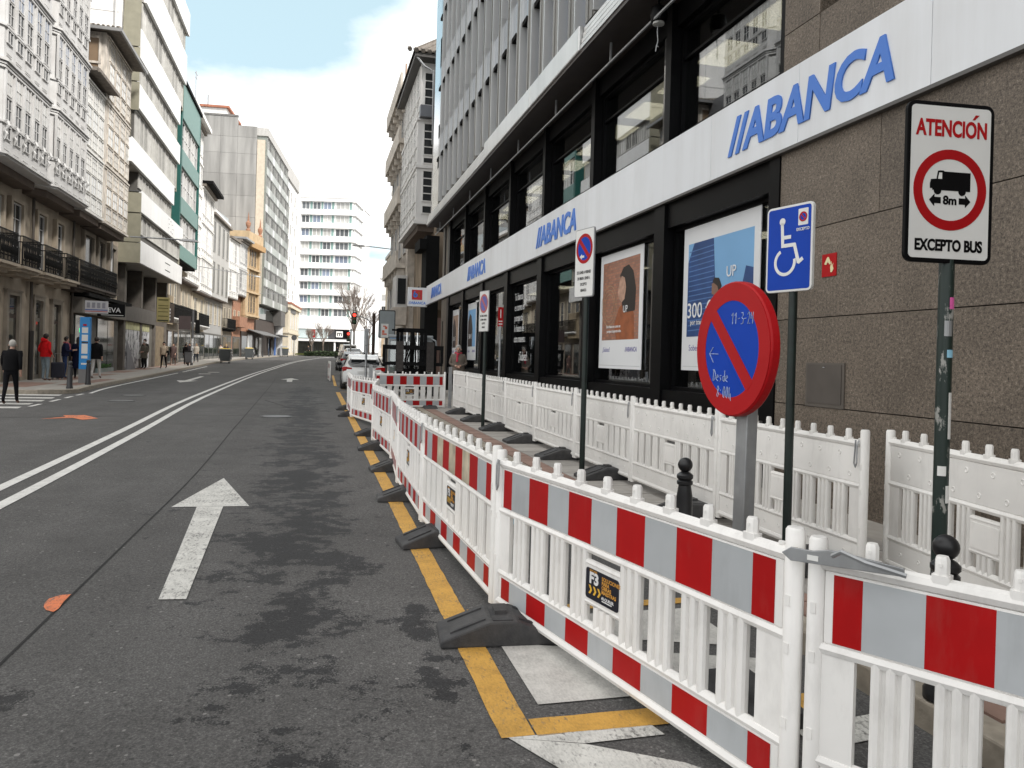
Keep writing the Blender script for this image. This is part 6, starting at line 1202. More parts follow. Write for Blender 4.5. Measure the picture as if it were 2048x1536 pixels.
# ------------------------------------------------------------------ vehicles
def loft(mb, secs, mi=0, close=True):
    k = len(secs[0]); b = len(mb.V)
    for s in secs: mb.V += [tuple(p) for p in s]
    for i in range(len(secs) - 1):
        for j in range(k if close else k - 1):
            a, c = b + i * k + j, b + i * k + (j + 1) % k; mb.F.append((a, c, c + k, a + k)); mb.M.append(mi)
    mb.F.append(tuple(b + j for j in reversed(range(k)))); mb.F.append(tuple(b + (len(secs) - 1) * k + j for j in range(k))); mb.M += [mi, mi]
def car(name, label, s, n, bearing, paint, kind='hatch', scale=1, group=None):
    """local -y is the rear (looks to bearing), +y the front"""
    t = face(name, label, 'car' if kind != 'van' else 'van', s, n, bearing, None, group); t.scale = (scale,) * 3
    van = kind == 'van'; H_ = 1.95 if van else 1.47; hw = .89
    prof = [(-2.08, .42, .72), (-2.1, .95, 1.0), (-1.98, .95, 1.03)] if 0 else None
    def sec(y, zb, zt, w_, wt): return [(-w_ * .96, y, zb), (w_ * .96, y, zb), (w_, y, zb + .18), (w_, y, (zb + zt) * .55), (wt, y, zt), (-wt, y, zt), (-w_, y, (zb + zt) * .55), (-w_, y, zb + .18)]
    L_ = [(-2.14, .42, .80, .72, .66), (-2.10, .32, .93, .84, .74), (-1.9, .24, .98, hw, .80), (-1.2, .2, .99, hw, .83), (0, .18, .97, hw, .84), (.9, .18, .95, hw, .82), (1.5, .2, .86, hw, .76), (1.95, .26, .74, .84, .66), (2.12, .36, .60, .72, .55)]
    if van: L_ = [(-2.2, .4, 1.1, .86, .84), (-2.15, .3, 1.2, hw, .87), (1.3, .25, 1.2, hw, .87), (2.0, .3, 1.0, .86, .78), (2.2, .4, .7, .78, .68)]
    mb = MB(); loft(mb, [sec(*q) for q in L_]); mb.build('body', paint, t, True)
    def top(y, z, w_, zb, wb): return [(-wb, y, zb), (wb, y, zb), (w_, y, z), (-w_, y, z)]
    C_ = [(-2.02, 1.0, .60, .93, .74), (-1.86, 1.22, .62, .95, .78), (-1.62, 1.40, .60, .95, .81), (-1.2, 1.46, .60, .95, .83), (-.3, 1.48, .61, .95, .84), (.35, 1.42, .60, .93, .83), (1.0, 1.1, .58, .92, .80), (1.35, .93, .56, .88, .77)]
    if van: C_ = [(-2.18, 1.2, .84, 1.1, .86), (-2.1, 1.88, .76, 1.1, .87), (-1.9, 1.95, .74, 1.1, .87), (.9, 1.95, .74, 1.1, .87), (1.2, 1.85, .72, 1.1, .86), (1.75, 1.2, .72, 1.05, .82)]
    mb = MB(); loft(mb, [top(*q) for q in C_]); mb.build('cabin', paint, t, True)
    rw = MB()
    if van: rw.rbox((0, -2.17, 1.5), (1.3, .04, .5), 0, 0, 1, R(8))
    else:
        pts = [(-.58, .98), (-.4, .93), (.4, .93), (.58, .98), (.60, 1.1), (.50, 1.24), (.25, 1.29), (-.25, 1.29), (-.50, 1.24), (-.60, 1.1)]
        vs = [(x * 1.08, -2.10 + (z - 1.0) * .9 + (.05 if abs(x) > .45 else 0), z + .06) for x, z in pts]; rw.add(vs + [(0, -2.0, 1.18)], [(i, (i + 1) % 10, 10) for i in range(10)])
    rw.build('rear_window', CARGL, t)
    for sx in (-1, 1):
        w_ = MB(); q_ = (lambda y, z, f: (sx * (f + .012), y, z))
        if van: w_.add([q_(1.1, 1.25, .86), q_(.3, 1.25, .86), q_(.3, 1.8, .78), q_(.8, 1.8, .78)], [(0, 1, 2, 3)])
        else: w_.add([q_(1.0, 1.0, .80), q_(-1.55, 1.02, .815), q_(-1.35, 1.33, .67), q_(-.3, 1.40, .65), q_(.3, 1.34, .65)], [(0, 1, 2, 3, 4)])
        w_.build('side_window', CARGL, t)
        lm = MB(); z = .86 if not van else 1.05
        lm.prism([(sx * a, b) for a, b in ((.45, z - .04), (.86, z - .09), (.90, z + .06), (.78, z + .10), (.5, z + .05))], -2.125 if not van else -2.22, -1.75); lm.build('tail_lamp', TAIL, t, bev=.01)
        MB().rbox((sx * .98, .72, 1.03), (.2, .12, .14)).build('mirror', BLK, t, bev=.03)
        for y in (-1.32, 1.3):
            wh = MB().lathe([(.20, -.11), (.30, -.11), (.325, -.07), (.325, .07), (.30, .11), (.20, .11)], 20); wh.V = [(sx * .82 + c, y + a, .325 + b) for a, b, c in wh.V]; o = wh.build('wheel', RUB, t, True)
            h_ = MB().lathe([(.20, -.06), (.20, .06), (.06, .08), (.001, .08)], 14); h_.V = [(sx * (.82 + c * 1.4), y + a, .325 + b) for a, b, c in h_.V]; h_.build('rim', HUB, o)
    MB().rbox((0, -2.13, .5), (1.45, .12, .2)).build('bumper', BLKM if kind == 'suv' else paint, t, bev=.03); MB().rbox((0, -2.15, .72), (.52, .02, .11)).build('number_plate', SWHT, t)
    MB().rbox((0, -2.19, .42), (1.1, .03, .1)).build('lower_grille', BLKM, t); ws = MB(); ws.add([(-.62, 1.33 if not van else 1.72, .96 if not van else 1.25), (.62, 1.33 if not van else 1.72, .96 if not van else 1.25), (.54, .44 if not van else 1.28, 1.40 if not van else 1.82), (-.54, .44 if not van else 1.28, 1.40 if not van else 1.82)], [(0, 1, 2, 3)])
    for i, v in enumerate(ws.V): ws.V[i] = (v[0], v[1] + .03, v[2] + .02)
    ws.build('windscreen', CARGL, t)
    for sx in (-1, 1): MB().rbox((sx * .6, 2.02, .66), (.36, .16, .12)).build('headlight', P('headlight', (.7, .7, .7), .1), t, bev=.02)
    if kind == 'hatch':
        MB().tube([(0, -1.3, 1.46), (0, -1.42, 1.6)], .008, 5).build('aerial', BLKM, t); MB().rbox((0, -1.93, 1.30), (1.05, .22, .03), 0, 0, 1, R(20)).build('spoiler', paint, t, bev=.008); MB().tube([(-.05, -2.07, .96), (.25, -2.03, 1.02)], .008, 4).build('wiper', BLKM, t); MB().lathe([(.05, 0), (.05, .01), (.001, .015)], 12).build('emblem', CHROM, t).rotation_euler = (R(90), 0, 0); t.children[-1].location = (0, -2.13, .87)
    return t
car('parked_car', 'white hatchback parked behind the barriers, seen from its dark rear window', 33.0, 1.95, 167, CARW, 'hatch', .95, 'vehicles beyond the barriers')
car('parked_car', 'white van far down the street below the red traffic light', 105, 4.2, 160, CARW, 'van', 1.1, 'vehicles beyond the barriers')
car('parked_car', 'dark windscreened light car facing the camera beyond the white hatchback', 82, 3.9, 345, CARW, 'suv', 1.15, 'vehicles beyond the barriers')
car('parked_car', 'grey car partly hidden between the white hatchback and the loader', 60, 2.6, 162, CARG, 'hatch', 1.0, 'vehicles beyond the barriers')
# compact loader with raised fork carriage, front (-y) faces the camera
t = face('compact_loader', 'black and grey compact loader with fork carriage behind the cross barrier', 'loader', 24.9, 3.02, 172)
LM = P('loader_black', (.005, .005, .0055), .6, var=.3, sc_=9, spec=.1); LB = P('loader_brown_steel', (.03, .024, .021), .6, .1, var=.4, sc_=12); LG = P('loader_grey', (.30, .32, .33), .45, var=.15)
MB().rbox((0, 1.6, .62), (1.1, 2.2, .6)).rbox((0, 2.4, 1.0), (1.15, 1.0, .7), 0, 0, .9).build('chassis', LM, t, bev=.04)
cb = MB()
for x in (-.72, .68): cb.rbox((x, .95, 1.35), (.07, .07, 1.35)); cb.rbox((x, 2.1, 1.35), (.07, .07, 1.35))
cb.rbox((-.02, .95, .78), (1.4, .06, .1)); cb.rbox((-.02, .95, 1.98), (1.46, .08, .12)); cb.build('cab_frame', LG, t, bev=.01); MB().rbox((-.02, 1.5, 2.08), (1.5, 1.3, .1)).build('cab_roof', LG, t, bev=.03); MB().rbox((-.5, .93, 2.04), (.42, .06, .09)).build('sky_reflection', P('sky_reflection_blue', (.22, .42, .72), .1), t)  # sky reflection on the cab top put into a pale blue strip's colour
MB().rbox((-.02, .95, 1.4), (1.36, .012, 1.1)).build('windscreen', make_glass('loader_glass', (.6, .65, .62), .3), t); MB().rbox((-.02, 2.1, 1.4), (1.36, .012, 1.1)).build('rear_pane', P('pale_cab_pane', (.42, .47, .45), .2), t)
MB().rbox((-.35, 1.4, 1.25), (.4, .16, .75)).rbox((-.35, 1.25, .92), (.42, .45, .12)).build('seat', BLKM, t, bev=.05)
for x in (-.72, .72):
    for y in (.75, 2.3):
        wh = MB().lathe([(.2, -.14), (.36, -.14), (.40, -.08), (.40, .08), (.36, .14), (.2, .14)], 18); wh.V = [(x + c, y + a, .4 + b) for a, b, c in wh.V]; o = wh.build('wheel', RUB, t, True); MB().rbox((x, y, .4), (.3, .3, .3)).build('hub', LG, o)
ms = MB()
for x in (-.44, -.32, .34, .46): ms.box(x - .055, x + .055, .3, .42, .35, 2.32)
ms.box(-.46, .48, .3, .4, 2.2, 2.34); ms.box(-.46, .48, .3, .4, .9, 1.0); ms.box(-.64, -.42, .32, .4, 2.24, 2.3); ms.build('mast', LM, t); cy = MB()
for x in (-.14, .2): cy.tube([(x, .36, .6), (x, .36, 1.9)], .05, 8); cy.tube([(x, .36, 1.5), (x, .36, 2.2)], .03, 8)
cy.build('lift_cylinder', CHROM, t); MB().tube([(.03, .36, .4), (.03, .36, 2.2)], .07, 8).build('lift_chain', LM, t)
ca = MB(); ca.box(-.92, 1.05, .12, .2, 1.64, 1.78); ca.box(-.9, 1.03, .12, .2, 1.12, 1.23)
for x in (-.92, .96): ca.box(x, x + .09, .13, .19, 1.2, 1.7)
for x in (-.85, .8, .92): ca.box(x, x + .03, .14, .18, 1.2, 1.7)
ca.build('carriage', LM, t)
for x in (-.36, .62): MB().box(x - .12, x + .12, .05, .12, .95, 1.9).box(x - .08, x + .08, -.85, .12, .93, .98).build('fork', LB, t)
hs = MB()
for i in range(5): hs.tube([(-.15 + i * .08, .3, 1.0), (-.2 + i * .09, .22, 1.3), (-.05 + i * .05, .28, 1.7), (.02 + i * .02, .33, 2.0)], .018, 5)
hs.build('hydraulic_hose', BLKM, t); MB().tube([(.62, .9, 2.05), (.82, .8, 1.95), (.84, .8, 1.75)], .03, 5).build('mirror_arm', LG, t)
# dumpsters
def bin4(s, n, label, rot=0):
    t = thing('waste_container', label, 'waste container', s, n, None, rot, 'grey wheeled waste containers on the left')
    b = MB(); b.rbox((0, 0, .72), (1.25, .95, 1.0), 0, 0, 1); 
    for i in range(4, 8): x, y, z = b.V[i]; b.V[i] = (x * 1.06, y * 1.08, z)
    for i in range(0, 4): x, y, z = b.V[i]; b.V[i] = (x * .92, y * .85, z)
    b.build('body', BING, t, bev=.03); MB().rbox((0, 0, 1.27), (1.4, 1.1, .12), 0, 0, .9).build('lid_rim', BING, t, bev=.03); MB().rbox((0, 0, 1.36), (1.25, .95, .08), 0, 0, .7).build('lid', YELB, t, bev=.02); MB().tube([(-.68, -.5, 1.05), (-.5, -.62, .8), (.3, -.62, .62), (.66, -.55, .8)], .025, 6).build('handle_bar', P('bin_bar', (.6, .6, .6), .4), t)
    for x in (-.5, .5):
        for y in (-.36, .36): w_ = MB().lathe([(.05, -.03), (.1, -.03), (.1, .03), (.05, .03)], 12); w_.V = [(x + a, y + c, .1 + b_) for a, b_, c in w_.V]; w_.build('wheel', RUB, t)
    MB().box(-.4, .4, -.56, -.53, .98, 1.08).build('reflective_strip', SWHT, t)
bin4(75.5, -8.0, 'nearest grey waste container with yellow lid by the walking couple'); bin4(97, -7.6, 'middle grey waste container with yellow lid in front of the awning'); bin4(126, -4.5, 'farthest grey waste container beside the cream stone house')
# litter bin, signal back board, bus totem, suitcase
t = thing('litter_bin', 'dark grey litter bin on the left kerb under the signal board', 'litter bin', 60.0, -8.9, None, 0, None, .13); MB().rbox((0, 0, .6), (.42, .42, .75), 0, 0, 1.15).build('body', DGREY, t, bev=.03); MB().rbox((0, 0, 1.04), (.52, .52, .1), 0, 0, .8).build('lid', BLKM, t); MB().tube([(0, 0, 0), (0, 0, .3)], .06, 8).build('post', BLKM, t); MB().box(-.215, -.2, -.08, .08, .75, .9).build('plate', SWHT, t)
t = face('traffic_signal', 'dark signal back board on a grey pole by the left kerb', 'traffic light', 61.3, -8.85, 170, None, None, .13); MB().tube([(0, 0, 0), (0, 0, 4.1)], .09, 10).build('pole', DGREY, t); MB().rbox((-.55, 0, 3.15), (.85, .1, 1.0)).build('back_board', P('maroon_board', (.04, .028, .028), .6), t); MB().rbox((.35, 0, 2.9), (.3, .25, 1.0)).build('signal_head', BLKM, t, bev=.03); MB().tube([(0, -.005, .2), (0, -.005, 2)], .092, 10).build('poster_wrap', P('sticker_wrap', (.4, .4, .4), .8, var=.8, sc_=9), t)
t = face('bus_stop_totem', 'blue bus stop totem with white timetable panels on grey foot', 'bus stop sign', 30.2, -7.9, 170, None, None, .13)
MB().rbox((0, 0, .25), (.32, .22, .5)).build('foot', P('totem_foot', (.2, .2, .2), .5), t); MB().rbox((0, 0, 1.42), (.34, .16, 1.85)).build('body', P('totem_blue', (.015, .26, .66), .4), t, bev=.01)
for z0, z1 in ((1.78, 1.98), (1.5, 1.72), (1.05, 1.4), (.88, .98), (.66, .72)): MB().box(-.09, .11, -.084, -.08, z0, z1).build('timetable', SWHT, t)
MB().box(-.06, .06, -.084, -.08, 2.03, 2.1).build('red_mark', SRED, t); MB().box(-.09, .12, -.085, -.0802, 1.42, 1.47).build('blue_mark', DGREY, t); MB().box(-.19, -.172, -.05, .05, 1.8, 1.95).build('green_light', P('green_led', (.05, .9, .2), .5, emit=1.2), t)
t = thing('suitcase', 'dark blue wheeled suitcase with pull handle beside the man with a phone', 'suitcase', 32.95, -9.55, None, .2, None, .13); MB().rbox((0, 0, .36), (.26, .44, .6)).build('body', P('navy_case', (.012, .014, .03), .6), t, bev=.04); MB().tube([(0, -.1, .66), (0, -.1, 1.0), (0, .1, 1.0), (0, .1, .66)], .012, 6).build('handle', GALV, t)
for y in (-.16, 0, .16): MB().ball((0, y, .04), .04, 8, 6).build('caster', LGREY, t)
# traffic lights and billboard down the street
LAMPR = P('red_lamp', (1, .05, .03), .4, emit=2.2, var=0)
def tlight(label, s, n, z, arm=None, r=.06):
    t = face('traffic_light', label, 'traffic light', s, n, 168, None, 'red traffic lights at the end of the street'); c = (0, 0)
    if arm: MB().tube([(0, 0, 0), (0, 0, z + .2)], .13, 8).build('column', P('rusty_brown_column', (.05, .03, .022), .7), t); MB().tube([(0, 0, z - .9), (-.5, 0, z - .3), (-1.0, 0, z - .12), (-arm, 0, z)], .05, 6).build('arm', GALV, t); c = (-arm, z)
    else: MB().tube([(.25, 0, 0), (.25, 0, z + .5)], .06, 8).build('column', GALV, t); c = (0, z)
    MB().rbox((c[0], .1, c[1] - .25), (.34, .25, .95)).build('signal_head', BLKM, t, bev=.03)
    for k, m in enumerate((LAMPR, P('amber_off', (.1, .05, .01), .3), P('green_off', (.01, .06, .02), .3))): q_ = MB().lathe([(.13, 0), (.12, .02), (.001, .03)], 14); q_.V = [(c[0] + a, -.03 - e, c[1] + b_ - k * .27) for a, b_, e in q_.V]; q_.build('lens', m, t)
tlight('red traffic light hanging from a curved arm on a brown column', 62.8, 4.55, 4.4, 1.55); tlight('red traffic light on a thin post above the white hatchback', 76, 3.1, 3.1)
t = face('advert_board', 'grey back of an advert board with a taped white notice above the loader', 'sign', 40.4, 3.6, 168); MB().prism(rrect(-.43, .43, 2.25, 3.72, .08), 0, .14).build('case', P('advert_case', (.03, .032, .033), .4), t); MB().prism(rrect(-.38, .38, 2.3, 3.66, .06), -.006, 0).build('back_panel', P('advert_grey', (.22, .25, .26), .35, var=.1), t); MB().box(-.3, .08, -.012, -.006, 2.28, 3.0).build('notice', SWHT, t)
for z0, z1, a, b in ((2.84, 2.9, -.2, -.05), (2.72, 2.86, -.1, .02), (2.52, 2.66, -.24, -.12), (2.42, 2.5, -.24, .0)): MB().box(a, b, -.014, -.012, z0, z1).build('notice_print', P('notice_red', (.6, .12, .06), .5), t)
MB().tube([(0, .07, 0), (0, .07, 2.3)], .07, 8).build('post', DGREY, t)
t = thing('street_post', 'thin grey post leaning in front of the white hatchback', 'post', 29.6, 1.9); MB().tube([(0, 0, 0), (.05, .02, 2.3)], .045, 8).build('post', GALV, t); MB().rbox((.05, .02, 1.95), (.06, .16, .9)).build('sign_edge', GALV, t)
t = face('round_sign', 'small dark round sign back on a post near the cream stone house', 'sign', 133, -3.4, 170); MB().tube([(0, .05, 0), (0, .05, 3)], .05, 6).build('post', DGREY, t); MB().prism(arcpts(0, 3.1, .45, 0, 360, 18)[:-1], 0, .04).build('disc', DGREY, t)
t = face('red_shop_flag', 'small red hanging flag sign in front of the tower store', 'sign', 160, -.4, 170); MB().box(-.4, .4, 0, .06, 3.6, 5.2).build('panel', SRED, t); MB().box(-.1, .1, -.01, 0, 4, 4.8).build('mark', SWHT, t); MB().tube([(0, .1, 0), (0, .1, 3.6)], .06, 6).build('post', DGREY, t)
t = face('utility_cabinet', 'grey utility cabinet on the pavement before the cream stone house', 'cabinet', 131, -4.9, 170, None, None, .1); MB().rbox((0, 0, .8), (1.1, .5, 1.6)).build('body', P('cabinet_grey', (.5, .5, .49), .6), t, bev=.02); MB().rbox((0, -.26, .8), (.9, .02, 1.3)).build('door', P('cabinet_grey2', (.45, .45, .44), .6), t)

# ------------------------------------------------------------------ people
def person(label, s, n, bearing, h=1.7, top=(.02, .02, .025), legs=(.02, .022, .03), hair=HAIRD, shoe=(.02, .018, .016), pose='walk', coat=0, longhair=False, stoop=0, hood=False, hat=False, bag=None, scarf=None, z=.13, phone=False, stride=.16, group='people on the pavement'):
    x, y = W(s, n); t = link('person', None, None, (x, y, g(y) + z), -R(bearing)); tag(t, label, 'person', group)
    V = []; E_ = []; Rr = []
    def v(p, r, par=None):
        V.append(p); Rr.append(r); 
        if par is not None: E_.append((par, len(V) - 1))
        return len(V) - 1
    st = stoop
    pel = v((0, 0, .95), .135); ab = v((0, .02 + st * .3, 1.10), .135, pel); ch = v((0, .01 + st, 1.28), .15, ab); nb = v((0, st * 1.3, 1.43), .075, ch); nk = v((0, .02 + st * 1.7, 1.50), .052, nb); hd = v((0, .03 + st * 2.1, 1.58), .082, nk); ht = v((0, .015 + st * 2.2, 1.66), .075, hd); nose = v((0, .125 + st * 2.1, 1.575), .012, hd)
    wr = []
    for sx in (-1, 1):
        fw = stride * (sx if pose == 'walk' else 0)
        hp = v((sx * .095, 0, .88), .098, pel); kn = v((sx * .10, fw * .6 + .03, .49), .066, hp); an = v((sx * .10, fw * 1.35 - (.05 if fw < 0 else 0), .10 + (.03 if fw < 0 else 0)), .043, kn); to = v((sx * .11, fw * 1.35 + .15, .035 + (0 if fw >= 0 else .0)), .036, an)
        sh = v((sx * .185, st * 1.15, 1.39), .068, ch)
        if pose == 'walk': el = (sx * .235, st - fw * .6 - .02, 1.12); w_ = (sx * .24, st - fw * 1.2 + .1, .90)
        elif pose == 'pocket': el = (sx * .27, st - .06, 1.13); w_ = (sx * .19, st + .12, .96)
        elif pose == 'phone': el = (sx * .235, st + .02, 1.12); w_ = (sx * .09, st + .27, 1.17)
        elif pose == 'hold': el = (sx * .25, st, 1.13); w_ = (sx * .06, st + .19, 1.07)
        else: el = (sx * .235, st - .01, 1.12); w_ = (sx * .23, st + .05, .88)
        e_ = v(el, .052, sh); wi = v(w_, .034, e_); dr = (Vector(w_) - Vector(el)).normalized(); pm = v(tuple(Vector(w_) + dr * .065), .030, wi); wr.append(tuple(Vector(w_) + dr * .07))
        for q in range(4):
            off = Vector((.0, 1, 0)).cross(dr) if abs(dr.y) < .9 else Vector((1, 0, 0)); off = off.normalized() * ((q - 1.5) * .018); f1 = v(tuple(Vector(w_) + dr * .12 + off), .009, pm); v(tuple(Vector(w_) + dr * (.16 + .012 * (q in (1, 2))) + off + Vector((0, .012, 0))), .0075, f1)
        v(tuple(Vector(w_) + dr * .09 + Vector((-sx * .03, .035, 0))), .010, pm)
    k = h / 1.72
    me = bpy.data.meshes.new('body'); me.from_pydata([tuple(Vector(p) * k) for p in V], E_, [])
    o = bpy.data.objects.new('body', me); col.objects.link(o); sk = o.modifiers.new('skin', 'SKIN'); o.modifiers.new('sub', 'SUBSURF').levels = 1
    for i, d in enumerate(me.skin_vertices[0].data): d.radius = (Rr[i] * k, Rr[i] * k * (.72 if i in (0, 1, 2) else .95)); d.use_root = i == 0
    if True:
        sv = me.skin_vertices[0].data; sv[0].radius = (.165 * k, .115 * k); sv[1].radius = (.155 * k, .11 * k); sv[2].radius = (.185 * k, .125 * k)
    dg = bpy.context.evaluated_depsgraph_get(); m2 = bpy.data.meshes.new_from_object(o.evaluated_get(dg)); bpy.data.objects.remove(o); bpy.data.meshes.remove(me)
    cn = '%02d%02d%02d' % tuple(int(c * 999) for c in top); cl = '%02d%02d%02d' % tuple(int(c * 999) for c in legs)
    for q in (P('top_' + cn, top, .85, var=.2, sc_=9, spec=.15), P('legs_' + cl, legs, .85, var=.2, sc_=9, spec=.15), SKIN, P('shoe_leather', shoe, .6)): m2.materials.append(q)
    hem = (.93 - coat) * k
    for p in m2.polygons:
        c = p.center; i = 0
        if c.z > 1.485 * k: i = 2
        elif c.z < .085 * k: i = 3
        elif c.z < .9 * k and abs(c.x) < .185 * k: i = 1
        for q in wr:
            if (Vector(q) * k - c).length < .10 * k: i = 2
        p.material_index = i; p.use_smooth = True
    link('body', m2, t)
    cx_ = V[hd]; hc = Vector((0, cx_[1] - .012, 1.60)) * k
    hb = MB().ball((0, 0, 0), .098 * k, 12, 8, 0, 1.12); hb.V = [(a * .93 + hc.x, min(b_ * 1.05, .055 * k + (c - .02) * .4) + hc.y, max(c, -.045 * k if b_ > 0 else -.09 * k) + hc.z + .025 * k) for a, b_, c in hb.V]; hb.build('hair', P('hat_cloth', (.015, .014, .016), .9) if hat else hair, t, True)
    if longhair: MB().tube([(0, hc.y - .06 * k, hc.z + .04), (0, hc.y - .095 * k, hc.z - .1 * k), (0, hc.y - .11 * k, hc.z - .27 * k)], [.085 * k, .095 * k, .05 * k], 10).build('long_hair', hair, t, True)
    ey = MB()
    for sx in (-1, 1): ey.ball((sx * .032 * k, hc.y + .088 * k, hc.z - .012 * k), .010 * k, 6, 4)
    ey.build('eyes', BLK, t); MB().rbox((0, hc.y + .085 * k, hc.z - .075 * k), (.045 * k, .02 * k, .01 * k)).build('mouth', P('lips', (.3, .09, .08), .5), t); er = MB()
    for sx in (-1, 1): er.ball((sx * .088 * k, hc.y + .005, hc.z - .02 * k), .022 * k, 6, 4)
    er.build('ears', SKIN, t)
    jm = P('top_' + cn, top, .8); j = MB()
    rings = [(.93 - coat, .205 + coat * .12, .155 + coat * .08, 0), (1.0, .205, .15, st * .1), (1.14, .195, .145, st * .45), (1.28, .215, .15, st), (1.38, .20, .125, st * 1.2), (1.45, .11, .085, st * 1.4), (1.475, .075, .07, st * 1.55)]
    secs = [[(math.cos(a) * w_ * k, (math.sin(a) * d_ + y_ + .01) * k, z_ * k) for a in [2 * math.pi * i / 14 for i in range(14)]] for z_, w_, d_, y_ in rings]
    loft(j, secs); j.build('jacket', jm, t, True)
    if hood: MB().tube([(-.11 * k, (st * 1.5 - .02) * k, 1.46 * k), (0, (st * 1.5 - .12) * k, 1.50 * k), (.11 * k, (st * 1.5 - .02) * k, 1.46 * k)], [.05 * k, .08 * k, .05 * k], 8).build('hood', jm, t, True)
    if scarf: MB().tube([(0, (st * 1.6 + .1) * k, 1.44 * k), (.09 * k, st * 1.6 * k, 1.47 * k), (0, (st * 1.6 - .07) * k, 1.48 * k), (-.09 * k, st * 1.6 * k, 1.47 * k), (.02, (st * 1.6 + .13) * k, 1.42 * k), (.03, (st + .16) * k, 1.2 * k)], .035 * k, 7).build('scarf', scarf, t, True)
    if phone: MB().rbox((wr[1][0] * k * .5, (wr[1][1] + .03) * k, (wr[1][2] + .05) * k), (.075, .012, .15), 0, 0, 1, R(-30)).build('phone', BLK, t)
    if bag:
        bx, by, bz, bm = bag; q_ = MB().rbox((bx * k, by * k, bz * k), (.14, .3, .26), 0, 0, .85); q_.build('bag', bm, t, bev=.03); MB().tube([(bx * k, (by - .1) * k, (bz + .13) * k), (bx * .7 * k, by * k, 1.42 * k), (bx * k, (by + .1) * k, (bz + .13) * k)], .012, 5).build('bag_strap', bm, t)
    return t
NAVY = (.012, .015, .04)
person('stooped grey haired man in black walking over the zebra crossing', 21.3, -7.2, -20, 1.58, (.006, .006, .007), (.008, .008, .01), HAIRG, (.12, .05, .03), 'walk', .02, False, .035, z=0, stride=.17)
person('person in bright red hooded jacket and pale jeans with back to the camera', 31.5, -9.55, 20, 1.73, (.62, .012, .016), (.22, .27, .30), HAIRD, (.05, .04, .03), 'pocket', .05, False, .0, True)
person('man in navy jacket looking at his phone beside the suitcase', 33.4, -9.45, 60, 1.66, NAVY, (.03, .05, .12), HAIRD, pose='phone', stoop=.02, phone=True, scarf=P('pink_scarf', (.45, .1, .12), .8))
person('woman in long dark navy coat standing behind the blue totem', 33.9, -9.1, -30, 1.66, (.008, .01, .03), (.01, .01, .015), HAIRD, coat=.5, pose='stand', longhair=True)
person('person in black coat and white trousers to the right of the blue totem', 34.46, -8.6, -15, 1.68, (.008, .008, .009), (.55, .54, .52), HAIRD, coat=.12, pose='walk')
person('elderly woman in brown coat and green sleeves carrying a white bag by the papered shop', 49.1, -9.7, 190, 1.62, (.13, .115, .095), (.012, .012, .013), P('white_hair', (.5, .48, .45), .8), pose='hold', coat=.25, bag=(.3, .1, .75, SWHT))
person('tall person in dark olive jacket beside the elderly woman', 50.6, -9.95, 200, 1.78, (.04, .035, .03), (.02, .02, .022), HAIRD, pose='stand', hat=True)
person('woman in cream jacket with black bag walking towards the camera', 51.2, -9.0, 170, 1.64, (.55, .44, .33), (.008, .008, .009), HAIRD, pose='walk', hat=True, bag=(-.26, .08, 1.02, BLKM))
person('woman in patterned dark dress coat walking along the stone shop wall', 60.5, -10.0, 172, 1.62, (.09, .06, .055), (.15, .1, .08), HAIRD, pose='walk', coat=.35, longhair=True)
person('person in black standing behind the litter bin', 62.0, -9.4, 20, 1.6, (.012, .01, .01), (.012, .012, .013), HAIRD, pose='stand')
person('man in dark jacket walking beyond the litter bin', 66, -9.7, 172, 1.66, (.025, .022, .025), (.03, .03, .04), HAIRD, pose='walk')
person('woman in pale coat carrying a white bag beyond the litter bin', 71, -9.9, 172, 1.64, (.48, .43, .36), (.04, .045, .06), HAIRB, pose='walk', coat=.15, bag=(.3, .05, .7, SWHT), longhair=True)
person('person in cream top walking beside the dark coated woman', 86, -9.6, 172, 1.6, (.5, .42, .36), (.03, .03, .03), HAIRD, pose='walk')
person('woman with long fair hair in dark purple coat seen from behind', 86.5, -9.1, -10, 1.66, (.03, .022, .035), (.015, .015, .02), HAIRB, pose='walk', coat=.2, longhair=True)
person('woman in grey coat with red scarf walking between the barriers and the bank', 22.9, 4.2, 176, 1.68, (.15, .125, .105), (.03, .03, .035), HAIRG, pose='hold', coat=.1, longhair=False, scarf=P('red_scarf', (.45, .03, .06), .8), group='people on the pavement')
person('far pedestrian in dark clothes on the grass strip before the tower store', 150, -1.2, 170, 1.7, (.03, .03, .03), (.02, .02, .02), HAIRB, pose='walk')
person('far pedestrian in black in front of the tower store', 152, 4.2, 170, 1.7, (.012, .012, .012), (.012, .012, .012), HAIRD, pose='walk')

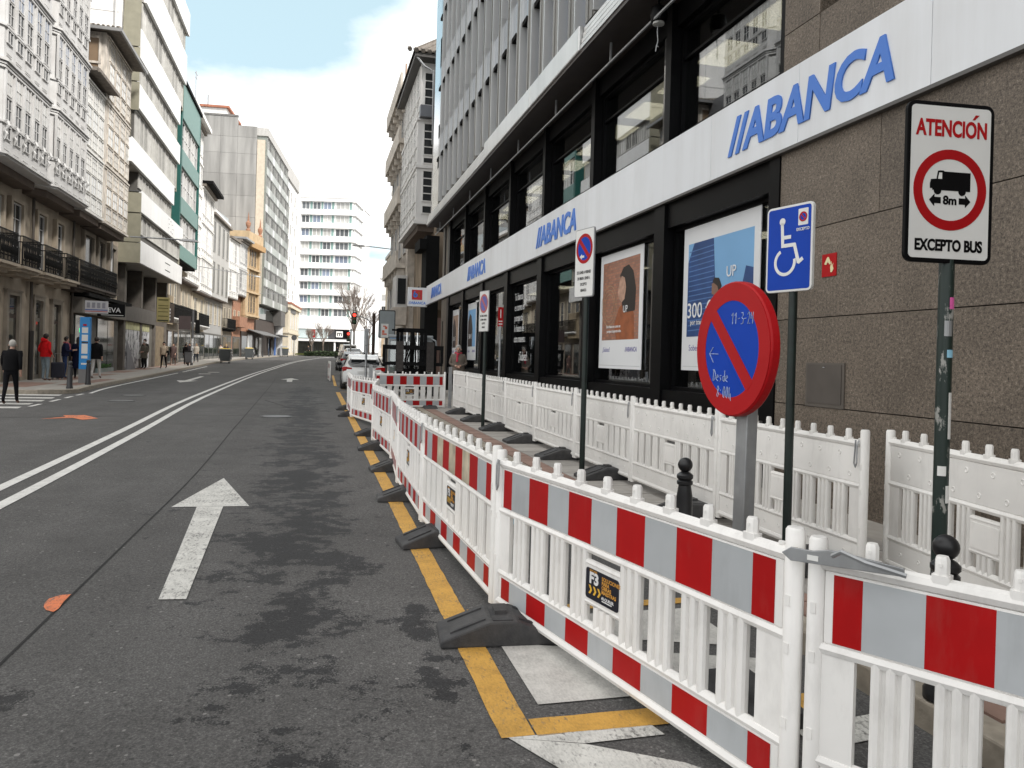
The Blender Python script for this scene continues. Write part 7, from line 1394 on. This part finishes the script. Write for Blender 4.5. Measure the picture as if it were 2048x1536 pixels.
# ------------------------------------------------------------------ bare trees, hedge, grass
BARK = P('bark', (.11, .085, .07), .9, var=.3, sc_=8); TWIG = P('twig', (.22, .18, .155), .9, var=.3)
def tree(label, s, n, h, seed, spread=.45):
    rnd = random.Random(seed); t = thing('bare_tree', label, 'tree', s, n, None, 0, 'bare street trees before the tower'); MB().tube([(0, 0, 0), (.05, .02, h * .2), (0, .05, h * .4)], [.16, .12, .10], 8).build('trunk', BARK, t)
    c = MB()
    def grow(p, d, l, r, k):
        q_ = p + d * l; mid = p + d * l * .5 + Vector((rnd.uniform(-1, 1), rnd.uniform(-1, 1), .3)) * l * .06; c.tube([p, mid, q_], [r, r * .8, r * .6], 4, cap=False)
        if k == 0: return
        for i in range(rnd.choice((2, 3, 3))):
            e = (d + Vector((rnd.uniform(-1, 1), rnd.uniform(-1, 1), rnd.uniform(-.1, .7))) * spread * 1.3).normalized(); grow(p + d * l * rnd.uniform(.6, 1), e, l * rnd.uniform(.62, .85), r * .66, k - 1)
    for i in range(5):
        a = i * 1.26 + rnd.random(); grow(Vector((0, .04, h * rnd.uniform(.3, .4))), Vector((math.cos(a) * spread, math.sin(a) * spread, 1)).normalized(), h * .2, .11, 5)
    c.build('crown', TWIG, t)
tree('bare tree in front of the left part of the tower store', 150, 1.5, 6.5, 1, .4); tree('dense tall bare tree to the right of the tower front', 138, 6.6, 14.5, 2, .36); tree('bare tree behind the red traffic light', 130, 6.3, 12, 5, .4); tree('small bare tree farther right near the beige house', 128, 8.6, 9.5, 9, .5); tree('thin bare tree by the cream stone house', 156, -.6, 6, 12, .5)
HG = P('hedge_leaf', (.035, .062, .018), .8, var=.5, sc_=3)
hm = MB(); rnd = random.Random(4)
for i in range(1500):
    a, b_ = rnd.uniform(-4.2, 4.2), rnd.uniform(-.7, .7); z = rnd.uniform(.05, 1) * (1.0 - .25 * abs(b_)) * (1 - (a / 5.5) ** 2 * .4); hm.rbox((b_, a, z), (.26, .2, .015), rnd.random() * 6, 0, 1, rnd.uniform(-1, 1))
t = thing('hedge', 'low dark green hedge on the traffic island before the tower', 'hedge', 141, 2.4); hm.build('leaves', HG, t); MB().rbox((0, 0, .4), (1.0, 7.6, .7)).build('core', P('hedge_core', (.015, .022, .01), .9), t)
gm = MB()
for i in range(3000): a, b_ = rnd.uniform(145, 160), rnd.uniform(-3.5, 3.5); z = zl(a, b_, .14); gm.add([(a, -b_, z), (a + .05, -b_ + .08, z), (a + .02, -b_ + .1, z + rnd.uniform(.1, .3))], [(0, 1, 2)])
go = link('grass', gm.mesh('grass', P('grass_blade', (.16, .19, .06), .9, var=.4)), None, (0, 0, 0), TH); go['kind'] = 'stuff'; go['label'] = 'thin grass strip before the tower store'
mb = MB(); sheet(mb, [((144.5, -4), (144.5, 4), (161, 4.5), (161, -4))], .12); struct(link('verge', upface(mb.mesh('verge', P('verge_soil', (.16, .15, .08), .9, var=.4))), None, (0, 0, 0), TH))
random.seed(1)
